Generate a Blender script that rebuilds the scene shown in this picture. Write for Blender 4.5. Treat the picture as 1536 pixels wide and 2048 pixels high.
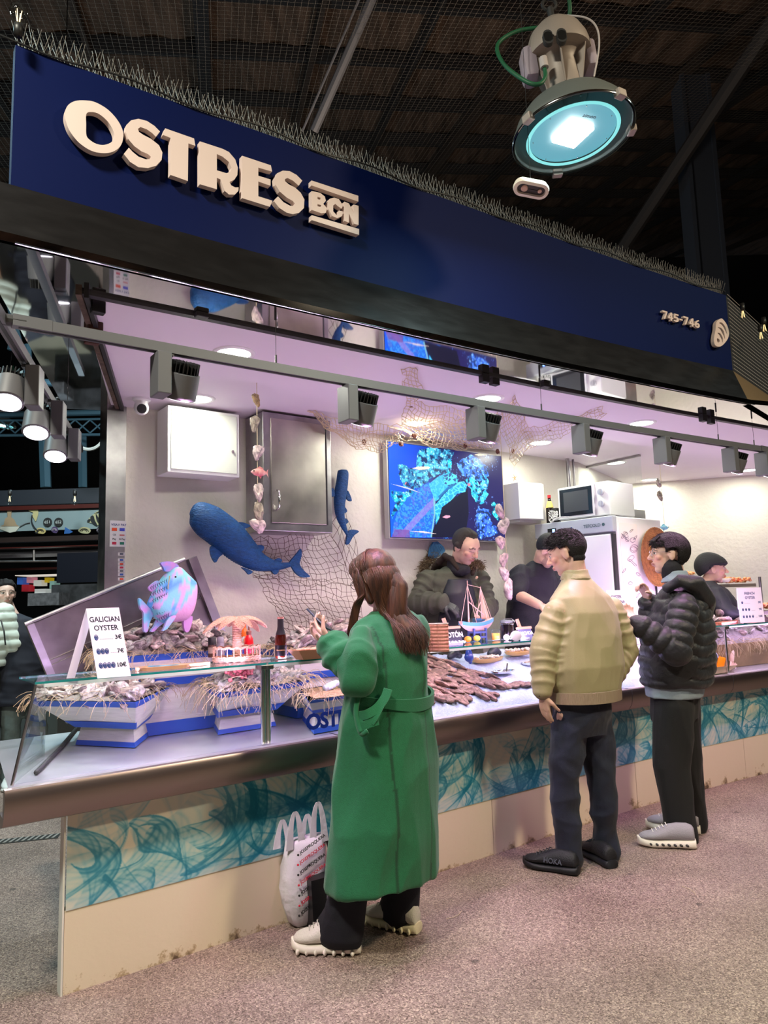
import bpy, bmesh, math, random
import numpy as np
from mathutils import Vector, Matrix, Euler, noise as mnoise
for o in list(bpy.data.objects):
 bpy.data.objects.remove(o)
SC = bpy.context.scene
COL = SC.collection
rnd = random.Random(7)
nrs = np.random.RandomState(11)
# camera
FPX = 1450.0; PITCH = math.atan(176 / FPX); ROLL = .03; CAMH = 1.43
_f = Vector((0, math.cos(PITCH), math.sin(PITCH)))
_u0 = Vector((0, -math.sin(PITCH), math.cos(PITCH)))
_r0 = Vector((1, 0, 0))
CR = math.cos(ROLL) * _r0 - math.sin(ROLL) * _u0
CU = math.sin(ROLL) * _r0 + math.cos(ROLL) * _u0
CF = _f
CO = Vector((0, 0, CAMH))
camd = bpy.data.cameras.new('camera')
cam = bpy.data.objects.new('camera', camd); COL.objects.link(cam)
cam.matrix_world = Matrix(((CR.x, CU.x, -CF.x, CO.x), (CR.y, CU.y, -CF.y, CO.y), (CR.z, CU.z, -CF.z, CO.z), (0, 0, 0, 1)))
camd.sensor_fit = 'VERTICAL'; camd.sensor_height = 24; camd.lens = FPX * 24 / 2048
camd.clip_end = 200; camd.clip_start = .05
SC.camera = cam
# view, world
SC.view_settings.view_transform = 'Standard'
SC.view_settings.look = 'None'
SC.view_settings.gamma = 1
SC.view_settings.use_curve_mapping = False
SC.view_settings.exposure = 0.30
wd = bpy.data.worlds.new('world'); SC.world = wd; wd.use_nodes = True
wd.node_tree.nodes['Background'].inputs[0].default_value = (.30, .33, .36, 1)
wd.node_tree.nodes['Background'].inputs[1].default_value = .10
# stall frame: u runs along the counter, n goes into the stall
EU = Vector((.8, .6, 0)); EN = Vector((-.6, .8, 0)); UZ = Vector((0, 0, 1))
STALL_YAW = math.atan2(.6, .8)
def S(u, n, z): return EU * u + EN * n + UZ * z
def ray(x, y): return CF + CR * ((x - 768) / FPX) - CU * ((y - 1024) / FPX)
def HN(x, y, n):
 d = ray(x, y); return CO + d * (n / d.dot(EN))
def HZ(x, y, z):
 d = ray(x, y); return CO + d * ((z - CAMH) / d.z)
def HY(x, y, Y):
 d = ray(x, y); return CO + d * (Y / d.y)
def HU(x, y, u):
 d = ray(x, y); return CO + d * (u / d.dot(EU))
def HP(x, y, p, nrm):
 d = ray(x, y); return CO + d * ((p - CO).dot(nrm) / d.dot(nrm))
def nc(u): return 3.07 - .05 * max(0, u - 4.0) ** 1.5          # counter front
def ns(u): return 2.49 - .012 * u * u                          # fascia bottom edge
def nr(u): return 2.56 - .008 * u * u                          # lighting track
ZC = 2.617
def light(name, kind, loc, energy, color, target=None, **kw):
 ld = bpy.data.lights.new(name, kind); ld.energy = energy; ld.color = color
 for k, v in kw.items(): setattr(ld, k, v)
 o = bpy.data.objects.new(name, ld); COL.objects.link(o); o.location = loc
 if target is not None:
  o.rotation_euler = (Vector(target) - Vector(loc)).to_track_quat('-Z', 'Y').to_euler()
 return o
light('kiosk_fill_light', 'AREA', (-2.6, 5.6, 4.4), 130, (.9, 1, 1), (-3.4, 8.2, 1.5), shape='DISK', size=.5)  # fill without a fixture, added to brighten the neighbouring stall
for (x, y, z, e, c) in [(-1.5, .4, 4.6, 190, (1, .97, .80)), (3.8, 1.2, 4.8, 210, (1, .84, .58)), (6.5, 3.5, 5.2, 50, (.80, 1, .95)),
      (-4.2, 3.2, 5.0, 80, (.62, .95, 1)), (-3.5, 9.0, 5.0, 70, (.62, .9, 1))]:
 light('hall_lamp_light', 'AREA', (x, y, z), e, c, (x, y + .2, 0), shape='DISK', size=.55)
light('roof_fill_light', 'AREA', (.5, 6.0, 3.3), 60, (1, .80, .62), (1.5, 8, 9), shape='DISK', size=1.0)  # upward warm fill added to lift the dark roof, no fixture
light('roof_fill_light', 'AREA', (-3.5, 7.5, 3.4), 40, (.55, .85, 1), (-3, 10, 9), shape='DISK', size=1.0)  # second upward fill, bluish, added for the roof on the left
# materials
MATS = {}
def rgb(h):
 h = h.lstrip('#'); v = [int(h[i:i + 2], 16) / 255 for i in (0, 2, 4)]
 return tuple(((c + .055) / 1.055) ** 2.4 if c > .04045 else c / 12.92 for c in v)
def mat(name, col=(.5, .5, .5), rough=.5, metal=0, emit=None, es=0, bump=0, bscale=40, var=0, vscale=6, spec=.5, alpha=1,
  trans=0, ior=1.45, coat=0, stretch=None, vcol=None, sheen=0, objc=0, col2=None, rvar=0, detail=4, randv=0):
 if name in MATS: return MATS[name]
 m = bpy.data.materials.new(name); m.use_nodes = True; MATS[name] = m
 nt = m.node_tree; N = nt.nodes; L = nt.links; b = N['Principled BSDF']
 if isinstance(col, str): col = rgb(col)
 if isinstance(col2, str): col2 = rgb(col2)
 b.inputs['Base Color'].default_value = (*col, 1)
 b.inputs['Roughness'].default_value = rough; b.inputs['Metallic'].default_value = metal
 b.inputs['Specular IOR Level'].default_value = spec; b.inputs['Alpha'].default_value = alpha
 b.inputs['Transmission Weight'].default_value = trans; b.inputs['IOR'].default_value = ior
 b.inputs['Coat Weight'].default_value = coat; b.inputs['Sheen Weight'].default_value = sheen
 if emit is not None:
  b.inputs['Emission Color'].default_value = (*(rgb(emit) if isinstance(emit, str) else emit), 1)
  b.inputs['Emission Strength'].default_value = es
 tc = N.new('ShaderNodeTexCoord'); mp = N.new('ShaderNodeMapping'); L.new(tc.outputs['Object'], mp.inputs[0])
 if stretch: mp.inputs['Scale'].default_value = stretch
 csock = None
 if vcol:
  a = N.new('ShaderNodeAttribute'); a.attribute_name = vcol; csock = a.outputs['Color']
  if emit == 'V':
   pass
 if var or col2 is not None:
  n = N.new('ShaderNodeTexNoise'); n.inputs['Scale'].default_value = vscale; n.inputs['Detail'].default_value = detail
  L.new(mp.outputs[0], n.inputs['Vector'])
  rp = N.new('ShaderNodeValToRGB'); L.new(n.outputs['Fac'], rp.inputs[0])
  rp.color_ramp.elements[0].position = .35; rp.color_ramp.elements[1].position = .65
  c2 = col2 if col2 is not None else tuple(c * (1 - var) for c in col)
  rp.color_ramp.elements[0].color = (*c2, 1) if not csock else (1 - var, 1 - var, 1 - var, 1)
  rp.color_ramp.elements[1].color = (*col, 1) if not csock else (1, 1, 1, 1)
  if csock:
   mx = N.new('ShaderNodeMix'); mx.data_type = 'RGBA'; mx.blend_type = 'MULTIPLY'; mx.inputs[0].default_value = 1
   L.new(csock, mx.inputs[6]); L.new(rp.outputs[0], mx.inputs[7]); csock = mx.outputs[2]
  else: csock = rp.outputs[0]
 if randv:
  oi = N.new('ShaderNodeObjectInfo'); mr = N.new('ShaderNodeMapRange')
  mr.inputs[3].default_value = 1 - randv; mr.inputs[4].default_value = 1 + randv * .4
  L.new(oi.outputs['Random'], mr.inputs[0])
  mx = N.new('ShaderNodeMix'); mx.data_type = 'RGBA'; mx.blend_type = 'MULTIPLY'; mx.inputs[0].default_value = 1
  if csock: L.new(csock, mx.inputs[6])
  else: mx.inputs[6].default_value = (*col, 1)
  L.new(mr.outputs[0], mx.inputs[7]); csock = mx.outputs[2]
 if objc:
  oi = N.new('ShaderNodeObjectInfo'); mx = N.new('ShaderNodeMix'); mx.data_type = 'RGBA'; mx.blend_type = 'MULTIPLY'; mx.inputs[0].default_value = 1
  L.new(csock, mx.inputs[6]); L.new(oi.outputs['Color'], mx.inputs[7]); csock = mx.outputs[2]
 if csock: L.new(csock, b.inputs['Base Color'])
 if rvar:
  n2 = N.new('ShaderNodeTexNoise'); n2.inputs['Scale'].default_value = vscale * 2.3; n2.inputs['Detail'].default_value = 5
  L.new(mp.outputs[0], n2.inputs['Vector'])
  mr = N.new('ShaderNodeMapRange'); mr.inputs[3].default_value = max(0, rough - rvar); mr.inputs[4].default_value = min(1, rough + rvar)
  L.new(n2.outputs['Fac'], mr.inputs[0]); L.new(mr.outputs[0], b.inputs['Roughness'])
 if bump:
  n3 = N.new('ShaderNodeTexNoise'); n3.inputs['Scale'].default_value = bscale; n3.inputs['Detail'].default_value = detail
  L.new(mp.outputs[0], n3.inputs['Vector'])
  bp = N.new('ShaderNodeBump'); bp.inputs['Strength'].default_value = bump; bp.inputs['Distance'].default_value = .01
  L.new(n3.outputs['Fac'], bp.inputs['Height']); L.new(bp.outputs[0], b.inputs['Normal'])
 return m
def emis(name, col, s, base=.8):
 if name in MATS: return MATS[name]
 m = bpy.data.materials.new(name); m.use_nodes = True; MATS[name] = m
 N = m.node_tree.nodes; b = N['Principled BSDF']; c = rgb(col) if isinstance(col, str) else col
 b.inputs['Base Color'].default_value = (base, base, base, 1)
 b.inputs['Emission Color'].default_value = (*c, 1); b.inputs['Emission Strength'].default_value = s
 return m
def glassmat(name, col, alpha_mix=.12, rough=.03):
 """thin pane: mostly see-through with a sharp reflection"""
 m = bpy.data.materials.new(name); m.use_nodes = True; MATS[name] = m
 nt = m.node_tree; N = nt.nodes; L = nt.links; N.remove(N['Principled BSDF'])
 t = N.new('ShaderNodeBsdfTransparent'); t.inputs[0].default_value = (*col, 1)
 g = N.new('ShaderNodeBsdfGlossy'); g.inputs['Roughness'].default_value = rough
 fr = N.new('ShaderNodeLayerWeight'); fr.inputs[0].default_value = .5
 pw = N.new('ShaderNodeMath'); pw.operation = 'POWER'; pw.inputs[1].default_value = 4; L.new(fr.outputs['Facing'], pw.inputs[0])
 ad = N.new('ShaderNodeMath'); ad.operation = 'MULTIPLY_ADD'; ad.inputs[1].default_value = .75; ad.inputs[2].default_value = alpha_mix; L.new(pw.outputs[0], ad.inputs[0])
 mx = N.new('ShaderNodeMixShader'); L.new(ad.outputs[0], mx.inputs[0]); L.new(t.outputs[0], mx.inputs[1]); L.new(g.outputs[0], mx.inputs[2])
 L.new(mx.outputs[0], N['Material Output'].inputs[0])
 return m
# mesh collector
class MB:
 def __init__(s): s.v = []; s.f = []; s.mi = []; s.c = []; s.m = 0; s.col = None
 def add(s, vs, fs, mi=None, col=None):
  k = len(s.v); s.v += [tuple(p) for p in vs]; s.f += [tuple(i + k for i in f) for f in fs]
  s.mi += [s.m if mi is None else mi] * len(fs)
  c = col if col is not None else s.col
  s.c += [c if c is not None else (1, 1, 1)] * len(vs)
  return s
 def box(s, a, b, M=None, **k):
  (x0, y0, z0), (x1, y1, z1) = a, b
  vs = [Vector(p) for p in ((x0, y0, z0), (x1, y0, z0), (x1, y1, z0), (x0, y1, z0), (x0, y0, z1), (x1, y0, z1), (x1, y1, z1), (x0, y1, z1))]
  if M is not None: vs = [M @ p for p in vs]
  return s.add(vs, [(0, 3, 2, 1), (4, 5, 6, 7), (0, 1, 5, 4), (1, 2, 6, 5), (2, 3, 7, 6), (3, 0, 4, 7)], **k)
 def bbox(s, a, b, r, M=None, seg=2, **k):
  """box with rounded edges"""
  bm = bmesh.new(); bmesh.ops.create_cube(bm, size=1)
  for v in bm.verts:
   v.co = Vector([(a[i] + b[i]) / 2 + v.co[i] * (b[i] - a[i]) for i in range(3)])
  bmesh.ops.bevel(bm, geom=bm.edges[:], offset=r, segments=seg, affect='EDGES', profile=.5)
  vs = [(M @ v.co) if M is not None else v.co.copy() for v in bm.verts]
  bm.verts.index_update()
  fs = [[v.index for v in f.verts] for f in bm.faces]; bm.free()
  return s.add(vs, fs, **k)
 def hexa(s, p, **k):   # 8 points, bottom ring then top ring
  return s.add(p, [(0, 3, 2, 1), (4, 5, 6, 7), (0, 1, 5, 4), (1, 2, 6, 5), (2, 3, 7, 6), (3, 0, 4, 7)], **k)
 def quad(s, a, b, c, d, **k): return s.add([a, b, c, d], [(0, 1, 2, 3)], **k)
 def ring(s, rings, cap=True, closed=True, **k):
  n = len(rings[0]); vs = [p for r in rings for p in r]; fs = []
  for i in range(len(rings) - 1):
   for j in range(n if closed else n - 1):
    a = i * n + j; b = i * n + (j + 1) % n
    fs.append((a, b, b + n, a + n))
  if cap and closed:
   fs.append(tuple(range(n - 1, -1, -1))); fs.append(tuple(range((len(rings) - 1) * n, len(rings) * n)))
  return s.add(vs, fs, **k)
 def tube(s, pts, r, seg=8, cap=True, flat=1.0, **k):
  pts = [Vector(p) for p in pts]; rings = []
  rr = r if isinstance(r, (list, tuple)) else [r] * len(pts)
  prev = None
  for i, p in enumerate(pts):
   t = (pts[min(i + 1, len(pts) - 1)] - pts[max(i - 1, 0)])
   if t.length < 1e-9: t = Vector((0, 0, 1))
   t.normalize()
   if prev is None:
    x = t.orthogonal().normalized()
   else:
    x = prev - t * prev.dot(t)
    x = x.normalized() if x.length > 1e-6 else t.orthogonal().normalized()
   prev = x; y = t.cross(x)
   rings.append([p + x * (rr[i] * math.cos(a)) + y * (rr[i] * flat * math.sin(a)) for a in [2 * math.pi * j / seg for j in range(seg)]])
  return s.ring(rings, cap=cap, **k)
 def cyl(s, a, b, r, r2=None, seg=20, **k): return s.tube([a, b], [r, r if r2 is None else r2], seg, **k)
 def lathe(s, prof, c=(0, 0, 0), axis=None, seg=28, M=None, cap=True, **k):
  c = Vector(c); ax = Vector(axis).normalized() if axis is not None else Vector((0, 0, 1))
  x = ax.orthogonal().normalized() if axis is not None else Vector((1, 0, 0)); y = ax.cross(x)
  rings = [[c + ax * h + x * (r * math.cos(a)) + y * (r * math.sin(a)) for a in [2 * math.pi * j / seg for j in range(seg)]] for r, h in prof]
  if M is not None: rings = [[M @ p for p in r] for r in rings]
  return s.ring(rings, cap=cap, **k)
 def ell(s, c, r, M=None, seg=20, rn=12, **k):
  c = Vector(c); rings = []
  if not isinstance(r, (tuple, list, Vector)): r = (r, r, r)
  for i in range(rn + 1):
   t = math.pi * (i + .02) / (rn + .04) if i < rn else math.pi * .999
   if i == 0: t = .001 * math.pi
   rings.append([Vector((r[0] * math.sin(t) * math.cos(a), r[1] * math.sin(t) * math.sin(a), -r[2] * math.cos(t))) for a in [2 * math.pi * j / seg for j in range(seg)]])
  rings = [[(M @ p if M is not None else p) + c for p in q] for q in rings]
  return s.ring(rings, **k)
 def cap(s, a, b, ra, rb, seg=16, **k):
  """tapered capsule"""
  a = Vector(a); b = Vector(b); d = b - a; L = d.length
  if L < 1e-6: return s.ell(a, ra)
  t = d / L; pts = []; rr = []
  for i in range(5):
   q = math.pi / 2 * i / 4; pts.append(a - t * ra * math.cos(q)); rr.append(max(ra * math.sin(q), 1e-4))
  for i in range(5):
   q = math.pi / 2 * i / 4; pts.append(b + t * rb * math.sin(q)); rr.append(max(rb * math.cos(q), 1e-4))
  return s.tube(pts, rr, seg, **k)
 def chain(s, pts, rr, seg=14, **k):
  for i in range(len(pts) - 1): s.cap(pts[i], pts[i + 1], rr[i], rr[i + 1], seg, **k)
  return s
 def prism(s, poly, z0, z1, M=None, **k):
  """convex-or-not polygon extruded along z; triangulated by blender's tessellator"""
  from mathutils.geometry import tessellate_polygon
  n = len(poly); tri = tessellate_polygon([[Vector((p[0], p[1], 0)) for p in poly]])
  ar = sum(poly[i][0] * poly[(i + 1) % n][1] - poly[(i + 1) % n][0] * poly[i][1] for i in range(n))
  vs = [Vector((p[0], p[1], z0)) for p in poly] + [Vector((p[0], p[1], z1)) for p in poly]
  fs = []
  for t in tri:
   a, b_, c = t
   q = (poly[b_][0] - poly[a][0]) * (poly[c][1] - poly[a][1]) - (poly[b_][1] - poly[a][1]) * (poly[c][0] - poly[a][0])
   if q < 0: a, c = c, a
   fs.append((c, b_, a)); fs.append((a + n, b_ + n, c + n))
  for i in range(n):
   j = (i + 1) % n
   fs.append((i, j, j + n, i + n) if ar > 0 else (j, i, i + n, j + n))
  if M is not None: vs = [M @ p for p in vs]
  return s.add(vs, fs, **k)
 def build(s, name, mats, parent=None, world=False, smooth=False, vcol=False, angle=None):
  vs = s.v
  if world and parent is not None:
   r = parent
   while r.parent is not None: r = r.parent
   Mi = r.matrix_basis.inverted(); vs = [tuple(Mi @ Vector(p)) for p in vs]
  me = bpy.data.meshes.new(name); me.from_pydata(vs, [], s.f)
  if not isinstance(mats, (list, tuple)): mats = [mats]
  for m in mats: me.materials.append(m)
  if len(mats) > 1: me.polygons.foreach_set('material_index', s.mi)
  if smooth: me.polygons.foreach_set('use_smooth', [True] * len(me.polygons))
  if vcol:
   ca = me.color_attributes.new('Col', 'FLOAT_COLOR', 'POINT')
   ca.data.foreach_set('color', np.hstack([np.array(s.c, dtype=np.float32), np.ones((len(s.c), 1), np.float32)]).ravel())
  me.validate(); me.update()
  if smooth and angle is not None:
   try: me.set_sharp_from_angle(angle=math.radians(angle))
   except Exception: pass
  o = bpy.data.objects.new(name, me); COL.objects.link(o)
  if parent is not None: o.parent = parent
  return o
def tag(o, label=None, cat=None, group=None, kind=None):
 if label: o['label'] = label
 if cat: o['category'] = cat
 if group: o['group'] = group
 if kind: o['kind'] = kind
 return o
def thing(name, label, cat, loc=(0, 0, 0), yaw=0, group=None, M=None):
 o = bpy.data.objects.new(name, None); COL.objects.link(o); o.empty_display_size = .05
 if M is not None: o.matrix_basis = M
 else: o.location = loc; o.rotation_euler = (0, 0, yaw)
 if M is None: o.matrix_basis = Matrix.Translation(Vector(loc)) @ Matrix.Rotation(yaw, 4, 'Z')
 return tag(o, label, cat, group)
def struct(o): o['kind'] = 'structure'; return o
CH = {}
def copy_tree(o, M=None, label=None, group=None):
 def kids(p): return [c for c in COL.objects if c.parent == p] if p.name not in CH else CH[p.name]
 c = o.copy(); COL.objects.link(c)
 if M is not None: c.matrix_basis = M
 if label: c['label'] = label
 if group: c['group'] = group
 for k in kids(o):
  d = k.copy(); COL.objects.link(d); d.parent = c
  for g in kids(k):
   e = g.copy(); COL.objects.link(e); e.parent = d
 return c
def frame(loc, x, y, z):
 x = Vector(x); y = Vector(y); z = Vector(z)
 return Matrix(((x.x, y.x, z.x, loc[0]), (x.y, y.y, z.y, loc[1]), (x.z, y.z, z.z, loc[2]), (0, 0, 0, 1)))
def stall_frame(p): return frame(p, EU, EN, UZ)       # local x along counter, y into the stall
def remesh(mb, voxel, smooth=2):
 """fuse overlapping solids of a collector into one skin; returns vertex array and faces"""
 me = bpy.data.meshes.new('tmp'); me.from_pydata(mb.v, [], mb.f); me.update()
 o = bpy.data.objects.new('tmp', me); COL.objects.link(o)
 md = o.modifiers.new('r', 'REMESH'); md.mode = 'VOXEL'; md.voxel_size = voxel; md.adaptivity = 0
 if smooth:
  sm = o.modifiers.new('s', 'SMOOTH'); sm.iterations = smooth; sm.factor = .5
 dg = bpy.context.evaluated_depsgraph_get(); ev = o.evaluated_get(dg); m2 = ev.to_mesh()
 n = len(m2.vertices); co = np.empty(n * 3, np.float32); m2.vertices.foreach_get('co', co); co = co.reshape(-1, 3).astype(float)
 no = np.empty(n * 3, np.float32); m2.vertices.foreach_get('normal', no); no = no.reshape(-1, 3).astype(float)
 fs = [tuple(p.vertices) for p in m2.polygons]
 ev.to_mesh_clear(); bpy.data.objects.remove(o); bpy.data.meshes.remove(me)
 return co, no, fs
def mesh_np(name, co, fs, mats, parent=None, cols=None, smooth=True, mi=None):
 me = bpy.data.meshes.new(name); me.from_pydata([tuple(p) for p in co], [], fs)
 for m in (mats if isinstance(mats, (list, tuple)) else [mats]): me.materials.append(m)
 if mi is not None: me.polygons.foreach_set('material_index', mi)
 if smooth: me.polygons.foreach_set('use_smooth', [True] * len(me.polygons))
 if cols is not None:
  ca = me.color_attributes.new('Col', 'FLOAT_COLOR', 'POINT')
  ca.data.foreach_set('color', np.hstack([cols, np.ones((len(cols), 1))]).astype(np.float32).ravel())
 me.update()
 o = bpy.data.objects.new(name, me); COL.objects.link(o)
 if parent is not None: o.parent = parent
 return o
def grid_obj(name, w, h, img, material, M, parent=None):
 """flat rectangle w x h in local x,z carrying a colour picture (rows top to bottom) per vertex"""
 ny, nx, _ = img.shape
 X, Z = np.meshgrid(np.linspace(0, w, nx), np.linspace(h, 0, ny))
 co = np.stack([X.ravel(), np.zeros(nx * ny), Z.ravel()], 1)
 if M is not None:
  A = np.array(M); co = co @ A[:3, :3].T + A[:3, 3]
 i = (np.arange(ny - 1)[:, None] * nx + np.arange(nx - 1)[None]).ravel()
 fs = np.stack([i, i + nx, i + nx + 1, i + 1], 1)
 me = bpy.data.meshes.new(name)
 me.vertices.add(len(co)); me.vertices.foreach_set('co', co.astype(np.float32).ravel())
 me.loops.add(fs.size); me.loops.foreach_set('vertex_index', fs.ravel().astype(np.int32))
 me.polygons.add(len(fs)); me.polygons.foreach_set('loop_start', np.arange(0, fs.size, 4, dtype=np.int32))
 me.polygons.foreach_set('loop_total', np.full(len(fs), 4, np.int32))
 me.update(calc_edges=True); me.materials.append(material)
 ca = me.color_attributes.new('Col', 'FLOAT_COLOR', 'POINT')
 ca.data.foreach_set('color', np.hstack([img.reshape(-1, 3), np.ones((nx * ny, 1))]).astype(np.float32).ravel())
 me.validate()
 o = bpy.data.objects.new(name, me); COL.objects.link(o)
 if parent is not None: o.parent = parent
 return o
_txt = {}
def text_mb(mb, s, size, M, depth=.001, bold=0.0, align='CENTER', mi=None, sx=1.0, shear=0, spacing=1):
 """lettering as mesh; local x right, y up, z out"""
 key = (s, size, depth, bold, align, shear, spacing)
 if key not in _txt:
  cu = bpy.data.curves.new('t', 'FONT'); cu.body = s; cu.size = size; cu.extrude = depth; cu.offset = bold; cu.align_x = align
  cu.shear = shear; cu.space_character = spacing; cu.resolution_u = 3
  o = bpy.data.objects.new('t', cu); COL.objects.link(o)
  dg = bpy.context.evaluated_depsgraph_get(); ev = o.evaluated_get(dg); me = ev.to_mesh()
  _txt[key] = ([v.co.copy() for v in me.vertices], [tuple(p.vertices) for p in me.polygons])
  ev.to_mesh_clear(); bpy.data.objects.remove(o); bpy.data.curves.remove(cu)
 vs, fs = _txt[key]
 mb.add([M @ Vector((v.x * sx, v.y, v.z)) for v in vs], fs, mi=mi)
 return mb
def spline(pts, n=8, closed=False):
 """catmull-rom through points"""
 P = [np.array(p, float) for p in pts]; m = len(P); out = []
 rng = range(m) if closed else range(m - 1)
 for i in rng:
  if closed: a, b, c, d = P[(i - 1) % m], P[i], P[(i + 1) % m], P[(i + 2) % m]
  else: a, b, c, d = P[max(i - 1, 0)], P[i], P[i + 1], P[min(i + 2, m - 1)]
  for t in np.linspace(0, 1, n, endpoint=False):
   out.append(.5 * ((2 * b) + (-a + c) * t + (2 * a - 5 * b + 4 * c - d) * t * t + (-a + 3 * b - 3 * c + d) * t ** 3))
 if not closed: out.append(P[-1])
 return [tuple(p) for p in out]
def sinnoise(co, f, seed=0, n=6):
 r = np.random.RandomState(seed); out = np.zeros(len(co))
 for k in range(n):
  w = r.normal(size=3); w = w / np.linalg.norm(w) * f * (.6 + 1.2 * r.rand())
  out += np.sin(co @ w + r.rand() * 6.28 + 1.2 * np.sin(co @ (r.normal(size=3) * f * .6)))
 return out / n ** .5
# shared materials
m_wallw = mat('white_textured_plaster', '#dcd6cb', .75, bump=.55, bscale=28, detail=6, var=.05, vscale=2)
m_ceil = mat('stall_ceiling_paint', '#dcd2dc', .55, var=.03, vscale=1.5)
m_steel = mat('brushed_steel', (.27, .22, .205), .36, 1, rvar=.04, vscale=1.2, bump=.01, bscale=150, detail=1)
m_steeld = mat('worn_steel', (.42, .40, .41), .36, 1, var=.3, vscale=7, rvar=.12, bump=.05, bscale=30)
m_mirror = mat('polished_steel_soffit', (.80, .78, .80), .035, 1, bump=.03, bscale=3.2, detail=2)
m_band = mat('dark_brushed_band', (.055, .052, .055), .33, .9, rvar=.1, vscale=3, stretch=(1, 1, 3), bump=.05, bscale=20)
m_blue = mat('navy_sign_panel', '#010f40', .6, spec=.12, var=.06, vscale=1)
m_letter = mat('cream_pink_letter', '#d9c4bd', .6)
m_black = mat('black_plastic', (.012, .012, .013), .45)
m_dark = mat('dark_grey_metal', (.05, .05, .053), .5, .3)
m_grey = mat('track_grey_paint', (.13, .13, .145), .45, .2)
m_white = mat('white_enamel', (.78, .78, .77), .35)
m_chrome = mat('chrome', (.8, .8, .8), .12, 1)
m_glass = glassmat('clear_glass_pane', (.95, .985, .975), .025)
m_glassedge = mat('green_glass_edge', (.02, .22, .20), .12, coat=.5)
m_rope = mat('natural_twine', '#cdbd9e', .8)
# floor
def floor_mat():
 m = bpy.data.materials.new('speckled_market_floor'); m.use_nodes = True
 nt = m.node_tree; N = nt.nodes; L = nt.links; b = N['Principled BSDF']
 tc = N.new('ShaderNodeTexCoord')
 v = N.new('ShaderNodeTexVoronoi'); v.inputs['Scale'].default_value = 210; L.new(tc.outputs['Object'], v.inputs[0])
 sep = N.new('ShaderNodeSeparateColor'); L.new(v.outputs['Color'], sep.inputs[0])
 rp = N.new('ShaderNodeValToRGB'); e = rp.color_ramp.elements; e[0].position = 0; e[0].color = (*rgb('#55453f'), 1); e[1].position = 1; e[1].color = (*rgb('#cdb9a9'), 1)
 for p, c in ((.22, '#7c6a62'), (.5, '#93807a'), (.8, '#a8958b')):
  q = e.new(p); q.color = (*rgb(c), 1)
 L.new(sep.outputs[0], rp.inputs[0])
 n = N.new('ShaderNodeTexNoise'); n.inputs['Scale'].default_value = 1.7; n.inputs['Detail'].default_value = 6; L.new(tc.outputs['Object'], n.inputs['Vector'])
 r2 = N.new('ShaderNodeValToRGB'); r2.color_ramp.elements[0].position = .3; r2.color_ramp.elements[1].position = .7
 r2.color_ramp.elements[0].color = (.62, .60, .58, 1); r2.color_ramp.elements[1].color = (1, 1, 1, 1); L.new(n.outputs[0], r2.inputs[0])
 mx = N.new('ShaderNodeMix'); mx.data_type = 'RGBA'; mx.blend_type = 'MULTIPLY'; mx.inputs[0].default_value = 1
 L.new(rp.outputs[0], mx.inputs[6]); L.new(r2.outputs[0], mx.inputs[7])
 v2 = N.new('ShaderNodeTexVoronoi'); v2.inputs['Scale'].default_value = 3.6; L.new(tc.outputs['Object'], v2.inputs[0])
 n4 = N.new('ShaderNodeTexNoise'); n4.inputs['Scale'].default_value = 30; L.new(tc.outputs['Object'], n4.inputs['Vector'])
 am = N.new('ShaderNodeMath'); am.operation = 'MULTIPLY_ADD'; am.inputs[1].default_value = .07; L.new(n4.outputs[0], am.inputs[0]); L.new(v2.outputs['Distance'], am.inputs[2])
 lt = N.new('ShaderNodeMapRange'); lt.inputs[1].default_value = .085; lt.inputs[2].default_value = .105; lt.inputs[3].default_value = .40; lt.inputs[4].default_value = 1; L.new(am.outputs[0], lt.inputs[0])
 m2 = N.new('ShaderNodeMix'); m2.data_type = 'RGBA'; m2.blend_type = 'MULTIPLY'; m2.inputs[0].default_value = 1
 L.new(mx.outputs[2], m2.inputs[6]); L.new(lt.outputs[0], m2.inputs[7]); L.new(m2.outputs[2], b.inputs['Base Color'])
 b.inputs['Roughness'].default_value = .42
 mr = N.new('ShaderNodeMapRange'); mr.inputs[3].default_value = .34; mr.inputs[4].default_value = .62; L.new(sep.outputs[1], mr.inputs[0]); L.new(mr.outputs[0], b.inputs['Roughness'])
 bp = N.new('ShaderNodeBump'); bp.inputs['Strength'].default_value = .35; bp.inputs['Distance'].default_value = .004
 L.new(v.outputs['Distance'], bp.inputs['Height']); L.new(bp.outputs[0], b.inputs['Normal'])
 return m
mb = MB(); mb.box((-14, -6, -.1), (16, 26, 0)); struct(mb.build('floor', floor_mat()))
g = thing('drain_grate', 'dark slotted drain grate set in the floor left of the counter', 'drain', HZ(55, 1675, .001))
mb = MB(); A = HZ(0, 1684, 0); B = HZ(118, 1672, 0); A = A + (A - B) * 1.5; d = (B - A).normalized(); q = Vector((-d.y, d.x, 0))
mb.hexa([A - q * .05, B - q * .05, B + q * .05, A + q * .05, A - q * .05 + UZ * .003, B - q * .05 + UZ * .003, B + q * .05 + UZ * .003, A + q * .05 + UZ * .003])
mb.build('frame', mat('grate_iron', (.05, .05, .048), .5, .6), g, world=True)
mb = MB(); Ln = (B - A).length
for i in range(int(Ln / .035)):
 p = A + d * (i * .035 + .01) + UZ * .003; w = d * .016; k = q * .04
 mb.hexa([p - k, p - k + w, p + k + w + d * .02, p + k + d * .02] + [x + UZ * .003 for x in (p - k, p - k + w, p + k + w + d * .02, p + k + d * .02)])
mb.build('slats', mat('grate_bar', (.34, .33, .31), .5, .4), g, world=True)
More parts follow.
